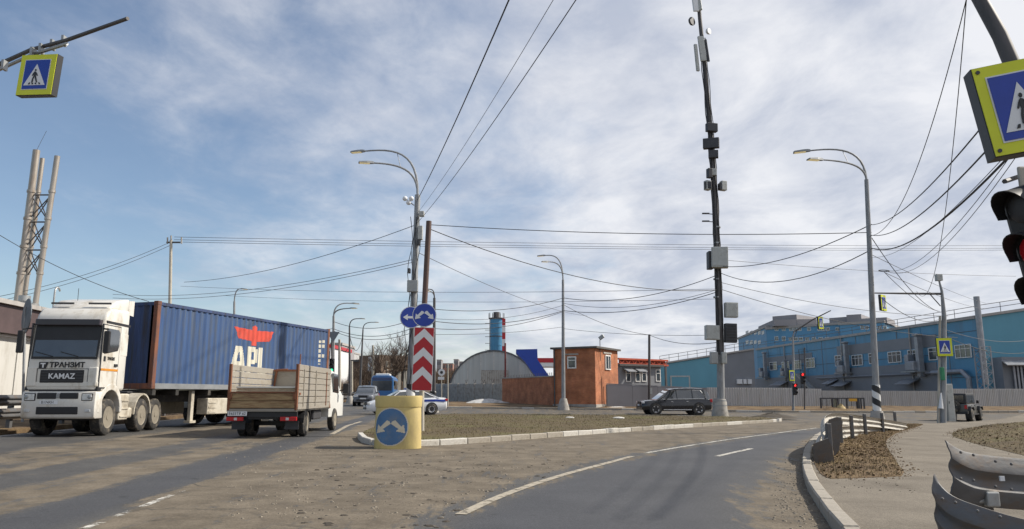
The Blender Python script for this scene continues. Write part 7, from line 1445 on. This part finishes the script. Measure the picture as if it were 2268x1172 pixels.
for v0, v1, sg, r_, w in [(660, 608, 1.1, 0.024, 'top'), (672, 640, 1.0, 0.016, 'second'), (688, 645, 0.9, 0.024, 'third'), (728, 742, 0.3, 0.014, 'bottom')]: wire(f'{w} cable from the gatehouse lamp to the cell tower', L8(v0), TP(v1), sg * 0.7, r_)
for v0, v1, sg, r_, w in [(685, 660, 0.8, 0.022, 'top'), (706, 676, 0.8, 0.014, 'second'), (712, 688, 0.9, 0.024, 'third'), (728, 690, 0.9, 0.02, 'fourth'), (741, 724, 0.3, 0.014, 'lowest')]: wire(f'{w} cable from the dark lamp to the gatehouse lamp', at(963, v0, 52), L8(v1), sg * 0.6, r_)
wire('cable from the gatehouse lamp down to the plum fence pole', L8(675), at(1438, 742, 64), 0.4, 0.02); wire('cable on from the plum fence pole to the cell tower', at(1438, 742, 64), TP(757), 0.4, 0.02)
wire('thick black cable from the tower up to the right lamp, upper', TP(590), RP(497), 0.55, 0.02); wire('thick black cable from the tower to the right lamp, sagging lower', TP(603), RP(552), 0.95, 0.02); wire('black cable from the tower across to the works, upper', TP(625), at(2100, 700, 60), 0.5, 0.018); wire('black cable from the tower across to the works, lower', TP(640), at(2120, 748, 62), 0.6, 0.02); wire('thin level cable from the tower behind the right lamp', TP(575), at(2250, 612, 60), 0.2, 0.014, m_cabthin)
wire('black cable from the right lamp to the big crossing sign, upper', RP(498), at(2190, 262, 9.5), 0.35, 0.012); wire('black cable from the right lamp to the big crossing sign, lower', RP(521), at(2215, 300, 9.0), 0.4, 0.013); wire('thickest black cable from the right lamp behind the near signal', RP(550), at(2262, 318, 9.0), 0.5, 0.018)
wire('thin cable from the right lamp, inner of the fan', RP(570), at(2245, 325, 9.2), 0.4, 0.006, m_cabthin); wire('thin cable from the coil to the near mast, first', at(1960, 598, dR), at(2255, 322, 9.2), 0.55, 0.006); wire('thin cable from the coil to the near mast, second', at(1962, 600, dR), at(2268, 322, 9.2), 0.65, 0.006, m_cabthin)
wire('kinked cable climbing from the right lamp to the top edge', RP(522), at(2145, -20, 13), 1.1, 0.010); wire('loose cable hanging from the top edge to the signal arm', at(2142, -20, 13), at(2030, 645, 44), 2.2, 0.010)
wire('cable from the right lamp to the crossing pole, steep', RP(527), at(2078, 690, d9), 0.5, 0.016); wire('cable from the coil to the crossing pole, upper', at(1958, 602, dR), at(2082, 690, d9), 0.3, 0.012); wire('cable from the right lamp to the lattice flue, upper', RP(565), at(2184, 672, 78), 0.2, 0.012, m_cabthin); wire('cable from the right lamp to the lattice flue, lower', at(1960, 604, dR), at(2184, 684, 78), 0.3, 0.012, m_cabthin)
wire('cable from the hanging crossing sign to the crossing pole', at(1946, 655, dR), at(2084, 706, d9), 0.5, 0.014); wire('cable from the crossing pole to the right edge, upper', at(2092, 730, d9), at(2300, 748, 58), 0.5, 0.016, m_cabthin); wire('cable from the crossing pole to the right edge, lower', at(2092, 745, d9), at(2300, 775, 58), 0.6, 0.018)
for i, (a, b, w) in enumerate([((738, 712, 58), (960, 685, 52), 'upper'), ((738, 728, 58), (960, 705, 52), 'middle'), ((738, 733, 58), (960, 716, 52), 'lower')]): wire(f'{w} cable from the green-light lamp to the dark lamp', at(*a), at(*b), 0.9, 0.02)
wire('cable from the green-light lamp to the container side', at(738, 728, 58), at(640, 722, 70), 0.2, 0.02); wire('dark cable slung between the two slim lamps', at(775, 745, 78), at(803, 745, 92), 1.6, 0.03); wire('dark cable from the first slim lamp to the concrete pole', at(752, 753, 95), at(775, 760, 78), 1.2, 0.03)

# ------------------------------------------------------------------ families of like things
_fam = {}
for o in C.objects:
    if o.parent is None and 'category' in o and 'group' not in o and 'kind' not in o: _fam.setdefault(o['category'], []).append(o)
_names = {'street lamp': 'street lamps round the junction', 'traffic light': 'traffic lights round the junction', 'guard rail': 'guard rails along the roads', 'pole': 'plain poles', 'road sign': 'small road signs', 'car': 'cars on the roads', 'truck': 'trucks on the main road', 'building': 'buildings round the junction', 'fence': 'fences of the works yards', 'chimney': 'chimneys and flues', 'tree': 'bare trees', 'litter': 'scraps on the island', 'snow heap': 'old snow heaps', 'spoil heap': 'spoil heaps'}
for k_, os_ in _fam.items():
    if len(os_) > 1:
        for o in os_: o['group'] = _names.get(k_, k_ + 's')
